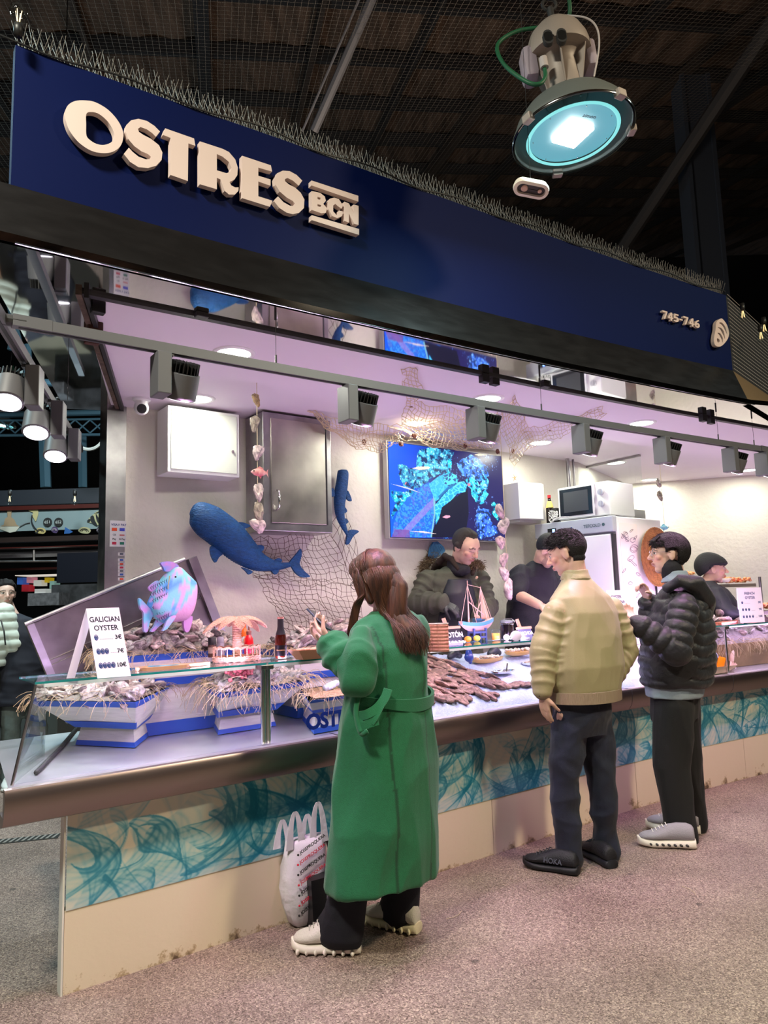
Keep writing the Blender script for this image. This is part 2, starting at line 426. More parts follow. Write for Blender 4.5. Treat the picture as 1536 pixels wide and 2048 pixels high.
for (x, y, a) in [(893, 1838, .2), (1392, 1790, 1.2)]:
 p = HZ(x, y, .003); mb = MB()
 mb.tube([p + Vector((math.cos(a + t * .5) * t * .09, math.sin(a + t * .5) * t * .09, .001)) for t in (0, .4, .8, 1.2)], .0012, 5)
 tag(mb.build('straw_wisp', m_rope), 'pale wisp of packing straw lying on the floor ' + ('right of the woman' if x < 1000 else 'below the man in the puffer jacket'), 'straw')
# stall walls
WALL = [(1.31, 4.28), (2.4, 4.12), (5.3, 4.12), (6.9, 4.72), (8.9, 1.9)]
def wallseg(name, a, b, z0, z1, m, t=.1):
 A = S(a[0], a[1], z0); B = S(b[0], b[1], z0); d = (B - A).normalized(); nn = Vector((-d.y, d.x, 0)) * t
 mb = MB(); mb.hexa([A, B, B + nn, A + nn] + [p + UZ * (z1 - z0) for p in (A, B, B + nn, A + nn)])
 return struct(mb.build(name, m))
wallseg('wall_back', WALL[0], WALL[1], 0, 2.9, m_wallw)
wallseg('wall_back_middle', WALL[1], WALL[2], 0, 2.9, m_wallw)
wallseg('wall_recess', WALL[2], WALL[3], 0, 2.9, m_wallw)
wallseg('wall_right', WALL[3], WALL[4], 0, 2.9, m_wallw)
mb = MB(); M = stall_frame(S(1.2, 4.27, 0)); mb.box((0, 0, 0), (.112, .14, ZC), M)
ow = mb.build('wall_end_left', m_steeld); struct(ow)
def plan(name, pts, z0, z1, m):
 mb = MB(); P = [(S(u, n, 0).x, S(u, n, 0).y) for u, n in pts]; mb.prism(P, z0, z1); return struct(mb.build(name, m))
SLOT = [(.66, 2.76), (1.1, 2.74), (2.3, 2.70), (3.2, 2.67), (4.4, 2.6), (5.6, 2.5), (7.0, 2.3)]
plan('ceiling', SLOT + [(8.9, 1.9), (6.95, 4.78), (5.3, 4.2), (1.27, 4.40)], ZC, ZC + .05, m_ceil)
fr = [(.255, ns(.255))] + [(u, ns(u)) for u in (1, 2, 3, 4, 4.67)]
plan('ceiling_soffit', fr + [(5.6, 1.95), (7.0, 1.7), (7.0, 2.3)] + SLOT[::-1][1:] + [(1.27, 4.40), (1.02, 4.49)], ZC, ZC + .03, m_mirror)
t = thing('shutter_rail', 'dark metal shutter guide rail along the edge of the stall ceiling', 'rail', S(2.3, 2.70, ZC))
mb = MB(); L1 = [S(u, n, ZC - .012) for u, n in SLOT]
for a, b in zip(L1[:-1], L1[1:]):
 w = EN * .016; mb.hexa([a - w, b - w, b + w, a + w] + [p + UZ * .012 for p in (a - w, b - w, b + w, a + w)])
mb.build('rail', m_dark, t, world=True)
for x, y in [(196, 607), (403, 630), (968, 752), (988, 757), (1090, 772), (1405, 833), (1421, 838)]:
 p = HZ(x, y - 4, ZC); mb = MB(); M = stall_frame(p); s_ = 1 if x in (403, 1090) else 0
 mb.bbox((-.028, -.02, -.02 if s_ else -.055), (.028, .02, 0), .004, M, m=0) if False else mb.bbox((-.026, -.018, -.02 if s_ else -.05), (.026, .018, 0), .004, M)
 mb.build('bracket', m_black, t, world=True)
t = thing('side_shutter_rail', 'rusty steel shutter channel along the left edge of the ceiling', 'rail', S(.9, 3.5, ZC))
A = S(.66, 2.74, ZC); B = S(1.27, 4.3, ZC); d = (B - A).normalized(); q = Vector((-d.y, d.x, 0))
mb = MB(); mb.hexa([A - q * .01 - UZ * .02, B - q * .01 - UZ * .02, B + q * .012 - UZ * .02, A + q * .012 - UZ * .02, A - q * .01, B - q * .01, B + q * .012, A + q * .012])
mb.build('channel', mat('rusty_channel', '#6b5a4c', .6, .5, var=.5, vscale=30), t, world=True)
mb = MB(); q2 = -q * .035; mb.hexa([A + q2 - UZ * .03, B + q2 - UZ * .03, B + q2 * .5 - UZ * .03, A + q2 * .5 - UZ * .03, A + q2, B + q2, B + q2 * .5, A + q2 * .5])
mb.build('lip', m_black, t, world=True)
for x, y in [(190, 658), (183, 680)]:
 p = HZ(x, y, ZC - .03); mb = MB(); mb.bbox((-.03, -.015, -.02), (.03, .015, .03), .004, stall_frame(p)); mb.build('bolt_block', mat('rust_red', '#4a2c24', .7), t, world=True)
# fascia sign
US = [.40 + i * (4.70 - .40) / 40 for i in range(41)]
sg = thing('fascia_sign', 'long navy blue fascia sign reading OSTRES BCN 745-746 above the stall', 'sign', S(2.5, ns(2.5) + .12, 2.88))
mb = MB()
ZB, ZT = 2.88, 3.405
def fasc(u, z): return S(u, ns(u) + .12, z + (.028 if 1.5 < u < 2.6 else .028 * max(0, min(1, (u - .4) / 1.1)) if u <= 1.5 else .028 * max(0, 1 - (u - 2.6) / 2.1)) * (z - ZB) / (ZT - ZB))
rings = []
for u in US:
 a = fasc(u, ZB); b = fasc(u, ZT); rings.append([a, a + EN * .04, b + EN * .04, b])
mb.ring(rings[::-1]); mb.build('blue_panel', m_blue, sg, world=True)
mb = MB(); rings = []
for i in range(43):
 u = .20 + i * (4.655 - .20) / 42; u2 = .24 + i * (4.70 - .24) / 42
 a = S(u, ns(u), ZC); b = S(u2, ns(u2) + .118, ZB); rings.append([a, a + EN * .02, b + EN * .02, b])
mb.ring(rings[::-1]); mb.build('lower_band', m_band, sg, world=True)
mb = MB(); mb.tube([S(u, ns(u) - .001, ZC + .001) for u in US], .004, 6); mb.build('band_trim', m_chrome, sg, world=True)
def LP(x, y):          # picture point on the sign -> panel coordinates (u, z)
 u = 2.0
 for _ in range(6):
  p = HN(x, y, ns(u) + .12); u = p.dot(EU)
 return u, p.z
def letter(name, outline, holes=(), th=.026, closed=True, sm=True, tool=None, off=(0, 0)):
 def conv(pl, smooth):
  q = [LP(*tool(x, y)) for x, y in pl]
  return spline(q, 5, True) if smooth else q
 cu = bpy.data.curves.new('l', 'CURVE'); cu.dimensions = '2D'; cu.fill_mode = 'BOTH'; cu.extrude = th / 2; cu.bevel_depth = 0
 for pl, smooth in [(outline, sm)] + list(holes):
  q = conv(pl, smooth); sp = cu.splines.new('POLY'); sp.points.add(len(q) - 1); sp.use_cyclic_u = True
  for k, (a, b) in enumerate(q): sp.points[k].co = (a, b, 0, 1)
 o = bpy.data.objects.new('l', cu); COL.objects.link(o); dg = bpy.context.evaluated_depsgraph_get(); ev = o.evaluated_get(dg); me = ev.to_mesh()
 vs = [S(v.co.x, ns(v.co.x) + .12 - .012 - (v.co.z + th / 2) , v.co.y) for v in me.vertices]
 mb = MB(); mb.add(vs, [tuple(p.vertices) for p in me.polygons]); ev.to_mesh_clear(); bpy.data.objects.remove(o); bpy.data.curves.remove(cu)
 for f_, pol in enumerate(mb.f): pass
 return mb.build(name, m_letter, sg, world=True)
t1 = lambda x, y: (110 + x / 4.8, 190 + y / 4.8)
t2 = lambda x, y: (400 + x / 4.8, 280 + y / 4.8)
t3 = lambda x, y: (1300 + x / 6.508, 600 + y / 6.508)
letter('letter_o', [(265, 108), (360, 125), (480, 195), (575, 300), (622, 400), (622, 480), (590, 550), (520, 596), (430, 608), (320, 585), (205, 510), (120, 405), (80, 310), (72, 235), (95, 160), (165, 115)],
 [([(275, 235), (330, 218), (400, 240), (480, 310), (530, 395), (540, 455), (510, 505), (440, 530), (370, 520), (310, 485), (275, 440), (272, 340)], True)], tool=t1)
letter('letter_s', [(975, 400), (920, 345), (850, 300), (770, 280), (700, 295), (655, 340), (648, 400), (670, 470), (730, 540), (800, 590), (860, 615), (888, 640), (880, 662), (840, 665), (770, 640), (715, 595), (678, 555), (630, 615), (690, 690), (770, 740), (860, 748), (940, 725), (990, 670), (998, 600), (965, 530), (890, 470), (820, 435), (775, 405), (765, 375), (790, 358), (850, 380), (900, 415), (935, 450)], tool=t1, sm=False)
letter('letter_t', [(1025, 370), (1300, 465), (1312, 535), (1245, 512), (1240, 870), (1075, 812), (1075, 460), (1003, 432)], tool=t1, sm=False)
tR = lambda x, y: (110 + x / 4.8, 190 + y / 4.8)
def R2(x, y): return ((400 - 110) * 4.8 + x, (280 - 190) * 4.8 + y)
letter('letter_r', [(1355, 492), R2(180, 130), R2(240, 160), R2(300, 230), R2(325, 310), R2(320, 380), R2(290, 425), R2(245, 445), R2(262, 478), R2(300, 497), R2(332, 495), R2(330, 530), R2(295, 565), R2(240, 565), R2(200, 530), R2(178, 470), R2(158, 420), R2(125, 407), R2(125, 515), (1355, 900)],
 [([R2(125, 180), R2(180, 205), R2(240, 255), R2(265, 310), R2(255, 350), R2(215, 362), R2(125, 335)], False)], tool=tR, sm=False)
letter('letter_e', [(365, 195), (640, 285), (652, 345), (520, 308), (520, 385), (637, 420), (637, 480), (520, 440), (520, 580), (655, 622), (630, 680), (365, 598)], tool=t2, sm=False)
letter('letter_s', [(940, 430), (885, 375), (820, 340), (755, 335), (700, 360), (678, 410), (685, 470), (725, 535), (790, 590), (850, 625), (870, 650), (860, 672), (820, 668), (760, 635), (708, 580), (668, 625), (720, 690), (790, 735), (850, 750), (910, 735), (955, 690), (960, 610), (925, 545), (870, 495), (810, 465), (775, 435), (775, 415), (800, 405), (850, 430), (905, 478)], tool=t2, sm=False)
letter('bar', [(1028, 428), (1475, 572), (1475, 628), (1028, 475)], tool=t2, sm=False)
letter('bar', [(1030, 758), (1482, 888), (1482, 945), (1030, 805)], tool=t2, sm=False)
letter('letter_b', [(1030, 528), (1110, 545), (1155, 580), (1165, 620), (1140, 650), (1175, 690), (1165, 735), (1125, 740), (1030, 708)], [([(1085, 583), (1115, 592), (1115, 612), (1085, 605)], False), ([(1085, 652), (1120, 662), (1118, 680), (1085, 672)], False)], tool=t2, sm=False)
letter('letter_c', [(1245, 590), (1290, 605), (1328, 665), (1315, 695), (1280, 672), (1255, 650), (1235, 665), (1235, 720), (1265, 755), (1285, 745), (1290, 712), (1328, 722), (1320, 765), (1275, 785), (1225, 765), (1190, 700), (1185, 640), (1205, 600)], tool=t2, sm=False)
letter('letter_n', [(1342, 628), (1385, 645), (1430, 735), (1430, 655), (1477, 668), (1477, 850), (1435, 838), (1385, 740), (1385, 828), (1342, 810)], tool=t2, sm=False)
dg_ = {'7': [(0, 10), (6, 10), (6, 8.2), (3.4, 0), (1.4, 0), (4, 8), (0, 8)], '4': [(3.4, 10), (5, 10), (5, 4), (6.3, 4), (6.3, 2.4), (5, 2.4), (5, 0), (3.2, 0), (3.2, 2.4), (0, 2.4), (0, 4)],
 '5': [(.6, 10), (5.8, 10), (5.8, 8.2), (2.2, 8.2), (2.1, 6.4), (4, 6.6), (5.8, 5.4), (6.2, 3.2), (5.4, 1), (3, 0), (.4, .6), (.2, 2.2), (2.6, 1.8), (4, 3), (3.4, 4.6), (.2, 4.4)],
 '-': [(0, 5.6), (4, 5.6), (4, 3.8), (0, 3.8)], '6': [(4.4, 10), (5.6, 9), (3, 7.2), (2.4, 6), (4.4, 6.2), (6, 4.8), (6.2, 2.6), (5, .6), (3.2, 0), (1, .8), (0, 3), (.6, 6.2), (2.4, 8.8)]}
hx = {'4': [([(2.0, 4), (3.2, 4), (3.2, 6.8)], False)], '6': [([(2, 3.2), (3, 4.4), (4.2, 3.2), (3.4, 1.8), (2.2, 2)], False)]}
pa, pb = (104, 165), (600, 300)
for ch, k in zip('745-746', [0, 1, 2, 3, 3.7, 4.75, 5.7]):
 def tl(x, y, k=k):
  s_ = (k * 6.9 + x) / 46.5
  return t3(pa[0] + (pb[0] - pa[0]) * s_ + 6, pa[1] + (pb[1] - pa[1]) * s_ + 100 - y * 10.5 - 8)
 letter('number_' + {'7': 'seven', '4': 'four', '5': 'five', '-': 'dash', '6': 'six'}[ch], dg_[ch], hx.get(ch, ()), th=.016, tool=tl, sm=False)
letter('shell_emblem', [(860, 262), (900, 290), (945, 360), (965, 450), (950, 520), (900, 590), (850, 625), (800, 620), (775, 590), (768, 520), (790, 400), (800, 310)],
 [([(835, 320), (870, 315), (915, 370), (940, 470), (905, 400), (870, 345)], True), ([(818, 378), (860, 385), (900, 440), (912, 530), (885, 470), (850, 405)], True),
  ([(815, 450), (850, 455), (885, 520), (880, 578), (865, 530), (840, 480)], True), ([(810, 520), (835, 530), (845, 560), (820, 575), (808, 545)], True)], tool=t3, th=.022)
mk = mat('spike_steel', (.34, .31, .28), .5, .3)
for i in range(18):
 u0 = .42 + i * .238
 b = thing('bird_spike_strip', 'thin grey strip of bird deterrent spikes along the top of the navy sign', 'bird spikes', S(u0, ns(u0) + .14, ZT + .03), 0, 'bird spike strips on the sign')
 mb = MB()
 for j in range(11):
  u = u0 + j * .0215
  for dx, dn in ((-.03, -.02), (.02, -.025), (.028, .03), (-.018, .035)):
   p = fasc(u, ZT) + EN * .02; h = .075 + .03 * rnd.random()
   mb.tube([p, p + EU * (dx + rnd.uniform(-.008, .008)) + EN * dn + UZ * h], .0011, 3)
 mb.build('spikes', mk, b, world=True)
 mb = MB(); mb.tube([fasc(u0, ZT + .004) + EN * .02, fasc(u0 + .236, ZT + .004) + EN * .02], .006, 6); mb.build('base_strip', m_dark, b, world=True)
t = thing('festoon_cable', 'black festoon cable running along the top of the navy sign', 'cable', fasc(.5, ZT + .01))
mb = MB(); pts = []
for i in range(60):
 u = .1 + i * .079; pts.append(fasc(min(u, 4.68), ZT + .012 + .012 * math.sin(i * .9)) + EU * min(0, u - .4) * 0 - EN * .006)
mb.tube([fasc(.4, ZT) + EU * -.5 + UZ * .12, fasc(.4, ZT) + EU * -.2 + UZ * .02] + pts[5:], .004, 6); mb.build('cable', m_black, t, world=True)
def bulb(p, lab, sc=1.0, up=False, cord=0):
 b = thing('light_bulb', lab, 'light bulb', p)
 s_ = -1 if not up else 1
 mb = MB(); mb.lathe([(.014 * sc, 0), (.016 * sc, .03 * sc * s_), (.013 * sc, .045 * sc * s_)], (0, 0, 0)); mb.build('socket', m_black, b, smooth=True)
 if cord: mb = MB(); mb.cyl((0, 0, 0), (0, 0, cord), .004, seg=5); mb.build('cord', m_black, b)
 mb = MB(); mb.lathe([(.011 * sc, .045 * sc * s_), (.02 * sc, .06 * sc * s_), (.03 * sc, .085 * sc * s_), (.028 * sc, .105 * sc * s_), (.015 * sc, .12 * sc * s_), (.001, .123 * sc * s_)]); mb.build('glass', MATS['clear_glass_pane'], b, smooth=True)
 mb = MB()
 for k in range(4):
  a = k * 1.57; mb.tube([(.004 * math.cos(a), .004 * math.sin(a), .05 * sc * s_), (.011 * math.cos(a), .011 * math.sin(a), .095 * sc * s_)], .0012, 4)
 mb.build('filament', emis('filament_glow', '#ffcf7a', 1.2), b)
 return b
bulb(HN(36, 72, 2.55), 'clear filament bulb above the top left corner of the navy sign', 1.0, up=True)
for x, y, w in [(1484, 612, 'above the wire mesh panel, left'), (1520, 655, 'above the wire mesh panel, middle'), (1527, 640, 'in front of the wire mesh panel, right')]:
 bulb(HN(x, y - 5, 2.2), 'clear festoon bulb hanging ' + w, 1.0)
P0 = fasc(4.7, ZB); P1 = fasc(4.7, ZT); P2 = HZ(1536, 790, ZB + .0); dd = (P2 - P0).normalized(); P2 = P0 + dd * 2.4
t = thing('mesh_fascia', 'dark fascia panel behind pale horizontal wires at the right end of the sign', 'sign panel', P0)
mb = MB(); bk = EN * .05; mb.hexa([P0, P2, P2 + bk, P0 + bk] + [p + UZ * (ZT - ZB) for p in (P0, P2, P2 + bk, P0 + bk)])
mb.build('backing', mat('mesh_backing', (.03, .03, .033), .7, bump=.6, bscale=200), t, world=True)
mb = MB()
for i in range(20):
 z = ZB + .012 + i * .0272; mb.tube([P0 + UZ * (z - ZB) - EN * .01, P2 + UZ * (z - ZB) - EN * .01], .0016, 4)
mb.build('wires', mat('pale_wire', (.45, .43, .40), .5), t, world=True)
mb = MB(); a = S(4.655, ns(4.655), ZC); b_ = a + dd * 2.4
mb.hexa([a, b_, b_ + bk, a + bk, P0, P2, P2 + bk, P0 + bk]); mb.build('tan_band', mat('tan_band', '#6e5a3f', .6), t, world=True)
# counter
UE = [.73 + i * .12 for i in range(60)]        # to u ~ 7.8
ct = thing('seafood_counter', 'long curved market counter with teal wave panel, cream base and stainless rim', 'counter', S(3, nc(3), 0))
m_base = mat('cream_stone_base', '#dccbb0', .5, col2=None, var=.07, vscale=4, bump=.08, bscale=30)
def base_mat():
 m = mat('cream_base_dirty', '#dccdb4', .5, bump=.08, bscale=30); nt = m.node_tree; N = nt.nodes; L = nt.links; b = N['Principled BSDF']
 tc = N.new('ShaderNodeTexCoord'); n = N.new('ShaderNodeTexNoise'); n.inputs['Scale'].default_value = 9; n.inputs['Detail'].default_value = 9; n.inputs['Roughness'].default_value = .7
 L.new(tc.outputs['Object'], n.inputs['Vector']); sp = N.new('ShaderNodeSeparateXYZ'); L.new(tc.outputs['Object'], sp.inputs[0])
 ma = N.new('ShaderNodeMath'); ma.operation = 'MULTIPLY_ADD'; ma.inputs[1].default_value = -2.2; ma.inputs[2].default_value = .06
 L.new(sp.outputs[2], ma.inputs[0]); ad = N.new('ShaderNodeMath'); ad.operation = 'ADD'; L.new(ma.outputs[0], ad.inputs[0]); L.new(n.outputs[0], ad.inputs[1])
 rp = N.new('ShaderNodeValToRGB'); e = rp.color_ramp.elements; e[0].position = .52; e[0].color = (*rgb('#dccdb4'), 1); e[1].position = .66; e[1].color = (*rgb('#5c4a3a'), 1)
 q = e.new(.56); q.color = (*rgb('#bda887'), 1); L.new(ad.outputs[0], rp.inputs[0]); L.new(rp.outputs[0], b.inputs['Base Color']); return m
mbd = base_mat()
cuts = [.735, 1.70, 3.0, 4.34, 5.6, 7.8]
for a, b_ in zip(cuts[:-1], cuts[1:]):
 mb = MB(); n = 12; rings = []
 for i in range(n + 1):
  u = a + .002 + (b_ - a - .004) * i / n; rings.append([S(u, nc(u), 0), S(u, nc(u) + .06, 0), S(u, nc(u) + .06, .30), S(u, nc(u), .30)])
 mb.ring(rings[::-1]); mb.build('base_block', mbd, ct, world=True)
mb = MB(); mb.box((.728, nc(.7) - .003, 0), (.735, nc(.7) + .05, .70), frame((0, 0, 0), EU, EN, UZ)); mb.build('end_trim', mat('white_trim', (.7, .68, .62), .4), ct, world=True)
mb = MB(); rings = []
for i in range(40):
 u = .76 + i * .18; k = nc(u); u2 = max(u, .98); rings.append([S(u, k + .012, .28), S(u2, 3.62 - (3.07 - k), .28), S(u2, 3.62 - (3.07 - k), .70), S(u, k + .012, .70)])
mb.ring(rings[::-1]); mb.build('carcass', mat('carcass_grey', (.2, .2, .2), .6), ct, world=True)
mb = MB(); rings = []
for i in range(40):
 u = .78 + i * .18; k = nc(u); u2 = max(u, .98); rings.append([S(u, k + .062, 0), S(u2, 3.62 - (3.07 - k), 0), S(u2, 3.62 - (3.07 - k), .28), S(u, k + .062, .28)])
mb.ring(rings[::-1]); mb.build('kick', mat('carcass_grey'), ct, world=True)
def veils(nx, ny, aspect, seed, n=13):
 r = np.random.RandomState(seed); D = np.zeros((ny, nx))
 s_, t_ = np.meshgrid(np.linspace(0, 1, 1300), np.linspace(0, 1, 500))
 for k in range(n):
  cx = (k + r.rand()) / n * aspect; cy = r.uniform(.0, 1.0); up = r.choice([-1, 1])
  L_ = r.uniform(1.5, 3.2); W_ = r.uniform(.6, 1.7); a = r.uniform(0, 6.28, 8); q = r.uniform(.6, 1.4, 4)
  th = r.uniform(-.5, .5) + r.uniform(.8, 2.4) * up * (s_ - .2) + r.uniform(.5, 1.6) * t_      # spine turning like a breaking wave
  R = L_ * (.35 + .65 * s_)
  x = R * np.cos(th) * .62 + W_ * .5 * (t_ - .5) * np.sin(a[1] + 3.0 * s_ * q[0]) + .10 * np.sin(6.28 * q[1] * t_ + a[2] + 5 * s_)
  y = R * np.sin(th) * .34 + W_ * (t_ - .5) * .55 * np.cos(a[3] + 2.6 * s_ * q[2]) + .06 * np.sin(6.28 * q[3] * t_ + a[4] + 6 * s_)
  X = cx + x - .3 * L_ * .62; Y = cy + y
  ix = np.floor(X / aspect * nx).astype(int).ravel(); iy = np.floor(Y * ny).astype(int).ravel(); ok = (ix >= 0) & (ix < nx) & (iy >= 0) & (iy < ny)
  w = np.broadcast_to(.45 + .55 * np.sin(t_ * 34 + 4 * np.sin(3 * s_)) ** 8 * 1.6, t_.shape).ravel()
  h = np.bincount(iy[ok] * nx + ix[ok], weights=w[ok], minlength=nx * ny).reshape(ny, nx)
  h = h / (1300 * 500 / (.42 * L_ * W_ * ny * ny))
  D += np.minimum(h, 7) * r.uniform(.5, 1.1)
 K = D.copy(); K[1:-1, 1:-1] = (6 * D[1:-1, 1:-1] + D[:-2, 1:-1] + D[2:, 1:-1] + D[1:-1, :-2] + D[1:-1, 2:]) / 10
 return K
NX, NY = 1900, 140; PU0, PU1 = .74, 7.0; PH = .405
D = veils(NX, NY, (PU1 - PU0) / PH, 5, 120)
a_ = 1 - np.exp(-.42 * D); a2 = 1 - np.exp(-.25 * np.maximum(D - 2.4, 0))
c0 = np.array(rgb('#d8d0bd')); c1 = np.array(rgb('#3fa6ba')); c2_ = np.array(rgb('#126a86'))
img = c0 * (1 - a_[..., None]) + c1 * a_[..., None]; img = img * (1 - a2[..., None]) + c2_ * a2[..., None]
m_vc = mat('printed_wave_panel', (.8, .8, .8), .28, vcol='Col', coat=.3)
po = grid_obj('wave_panel', 1, 1, img, m_vc, None, None)
co = np.empty(NX * NY * 3, np.float32); po.data.vertices.foreach_get('co', co); co = co.reshape(-1, 3)
uu = PU0 + co[:, 0] * (PU1 - PU0); nn = 3.07 - .05 * np.maximum(0, uu - 4.0) ** 1.5 - .003
wp = np.outer(uu, EU) + np.outer(nn, EN); wp[:, 2] = .298 + co[:, 2] * PH
r0_ = ct.matrix_basis.translation; wp -= np.array(r0_)
po.data.vertices.foreach_set('co', wp.astype(np.float32).ravel()); po.data.update(); po.parent = ct
po.name = 'wave_panel'
prof = [(.02, .695), (-.02, .668), (-.055, .657), (-.09, .668), (-.112, .70), (-.12, .74), (-.12, .785), (-.113, .798), (-.10, .802), (.55, .802), (.55, .70)]
mb = MB(); rings = []
for i in range(62):
 u = .50 + i * .12; k = nc(u); rings.append([S(u + (0 if i else .0), k + a, z) for a, z in prof])
rings = []
for i in range(62):
 u = .50 + i * .12; k = nc(u); dp = 1.0 if u < 2.3 else (.56 if u > 2.42 else .8)
 pf = prof[:9] + [(-.09, .797), (-.09, .70)]
 rings.append([S(u + max(0, a) * (.30 if i == 0 else 0), k + a, z) for a, z in pf])
mb.ring(rings[::-1]); mb.build('stainless_rim', m_steel, ct, world=True, smooth=True, angle=35)
mb = MB(); rings = []
for i in range(62):
 u = .515 + i * .12; k = nc(u); dp = 1.0 if u < 2.3 else (.56 if u > 2.42 else .8)
 rings.append([S(u + max(0, a) * (.30 if i == 0 else 0), k + a, z) for a, z in [(-.098, .7985), (dp, .8015), (dp, .72), (-.085, .72)]])
mb.ring(rings[::-1]); mb.build('display_bed', mat('satin_steel_bed', (.66, .65, .68), .42, .85, rvar=.1, vscale=4, bump=.1, bscale=9), ct, world=True)
for u in (1.93, 4.2, 5.35):
 mb = MB(); k = nc(u); M = frame(S(u, k, 0), EU, EN, UZ)
 mb.ring([[M @ Vector((-.002, a - .001, z)) for a, z in prof[:9]] + [M @ Vector((-.002, 0, .8))], [M @ Vector((.002, a - .001, z)) for a, z in prof[:9]] + [M @ Vector((.002, 0, .8))]]); mb.build('rim_joint', m_dark, ct, world=True)
mb = MB(); rings = []
for i in range(40):
 u = 2.45 + i * .12; k = nc(u); rings.append([S(u, k + .50, .80), S(u, k + .55, .80), S(u, k + .55, .95), S(u, k + .50, .95)])
mb.ring(rings[::-1]); mb.build('back_ledge', m_steeld, ct, world=True)
GZ = 1.155
gs = [(.60, 1.565, 'left end'), (1.575, 2.46, 'behind the woman in green'), (2.47, 3.45, 'over the iced oysters'), (3.46, 4.36, 'between the two men'), (4.47, 5.42, 'beside the puffer jacket'), (5.43, 6.4, 'under the french oyster card'), (6.41, 7.3, 'far right end')]
for i, (a, b_, w) in enumerate(gs):
 t = thing('glass_display_case', 'clear glass counter case with green edged top, ' + w, 'display case', S((a + b_) / 2, nc(a) - .06, .802), 0, 'glass cases along the counter')
 k0, k1 = nc(a) - .06, nc(b_) - .06; dp = .30
 mb = MB(); mb.hexa([S(a, k0, GZ), S(b_, k1, GZ), S(b_, k1 + dp, GZ), S(a, k0 + dp, GZ)] + [S(a, k0, GZ + .009), S(b_, k1, GZ + .009), S(b_, k1 + dp, GZ + .009), S(a, k0 + dp, GZ + .009)])
 mb.build('glass_top', m_glass, t, world=True)
 mb = MB(); e = .0012
 mb.hexa([S(a, k0 - e, GZ), S(b_, k1 - e, GZ), S(b_, k1, GZ), S(a, k0, GZ)] + [p + UZ * .009 for p in (S(a, k0 - e, GZ), S(b_, k1 - e, GZ), S(b_, k1, GZ), S(a, k0, GZ))])
 mb.hexa([S(a, k0 + dp, GZ), S(b_, k1 + dp, GZ), S(b_, k1 + dp + e, GZ), S(a, k0 + dp + e, GZ)] + [p + UZ * .009 for p in (S(a, k0 + dp, GZ), S(b_, k1 + dp, GZ), S(b_, k1 + dp + e, GZ), S(a, k0 + dp + e, GZ))])
 mb.build('green_edge', m_glassedge, t, world=True)
 lo = a - (.07 if i == 0 else 0)
 mb = MB(); M = frame(S(a + .04, nc(a) - .03, GZ - .016), EU, EN, UZ); mb.box((0, 0, 0), (b_ - a - .08, .018, .014), M); mb.build('light_strip', m_white, t, world=True)
 light('case_and_fill_light', 'AREA', S((a + b_) / 2, (k0 + k1) / 2 + .05, GZ - .02), 2.6, (.80, .52, 1), S((a + b_) / 2, (k0 + k1) / 2 + .22, .8), shape='RECTANGLE', size=b_ - a - .1, size_y=.02).rotation_euler.z += 0
 light('case_and_fill_light', 'AREA', S((a + b_) / 2, (k0 + k1) / 2 + .10, GZ + .012), 4.0, (.82, .55, 1), S((a + b_) / 2, (k0 + k1) / 2 + .55, 2.6), shape='RECTANGLE', size=b_ - a - .1, size_y=.02)  # upward fill added to brighten the stall ceiling, not part of the strip
 mb = MB(); mb.hexa([S(lo, k0, .804), S(b_, k1, .804), S(b_, k1 + .006, .804), S(lo, k0 + .006, .804), S(a, k0, GZ), S(b_, k1, GZ), S(b_, k1 + .006, GZ), S(a, k0 + .006, GZ)])
 mb.build('front_pane', m_glass, t, world=True)
 if i == 0:
  mb = MB(); mb.hexa([S(lo, k0, .804), S(lo + .006, k0, .804), S(lo + .20, k0 + .42, .804), S(lo + .194, k0 + .42, .804), S(a, k0, GZ), S(a + .006, k0, GZ), S(a + .006 + .1, k0 + dp, GZ), S(a + .1, k0 + dp, GZ)])
  mb.build('side_pane', m_glass, t, world=True)
  mb = MB(); mb.tube([S(lo + .002, k0 - .004, .803), S(a + .002, k0 - .004, GZ)], .006, 8); mb.build('corner_strip', m_steeld, t, world=True)
 if i in (1, 4, 5):
  for dx in (-.012, .013) if i == 1 else (0,):
   mb = MB(); mb.cyl(S(a - .004 + dx, k0 + .022, .803), S(a - .004 + dx, k0 + .022, GZ - .004), .0125 if i == 1 else .009, seg=14); mb.build('post', m_chrome, t, world=True, smooth=True, angle=40)
  mb = MB(); M = stall_frame(S(a - .004, k0 + .022, 0)); mb.bbox((-.032, -.022, GZ - .022), (.032, .02, GZ - .001), .003, M); mb.build('post_cap', m_steeld, t, world=True)
t = thing('ostres_decal', 'dark blue OSTRES lettering stuck on the front glass beside the green coat', 'decal', HN(612, 1450, 3.005))
mb = MB(); A = HN(612, 1460, 3.004); mb_ = A.dot(EU); M = frame(S(mb_, 3.004, A.z), EU, UZ, -EN)
text_mb(mb, 'OSTRES', .098, M, .0005, .004, 'LEFT', sx=1.02, spacing=.92); mb.build('lettering', mat('decal_blue', '#0a2a7c', .5), t, world=True)
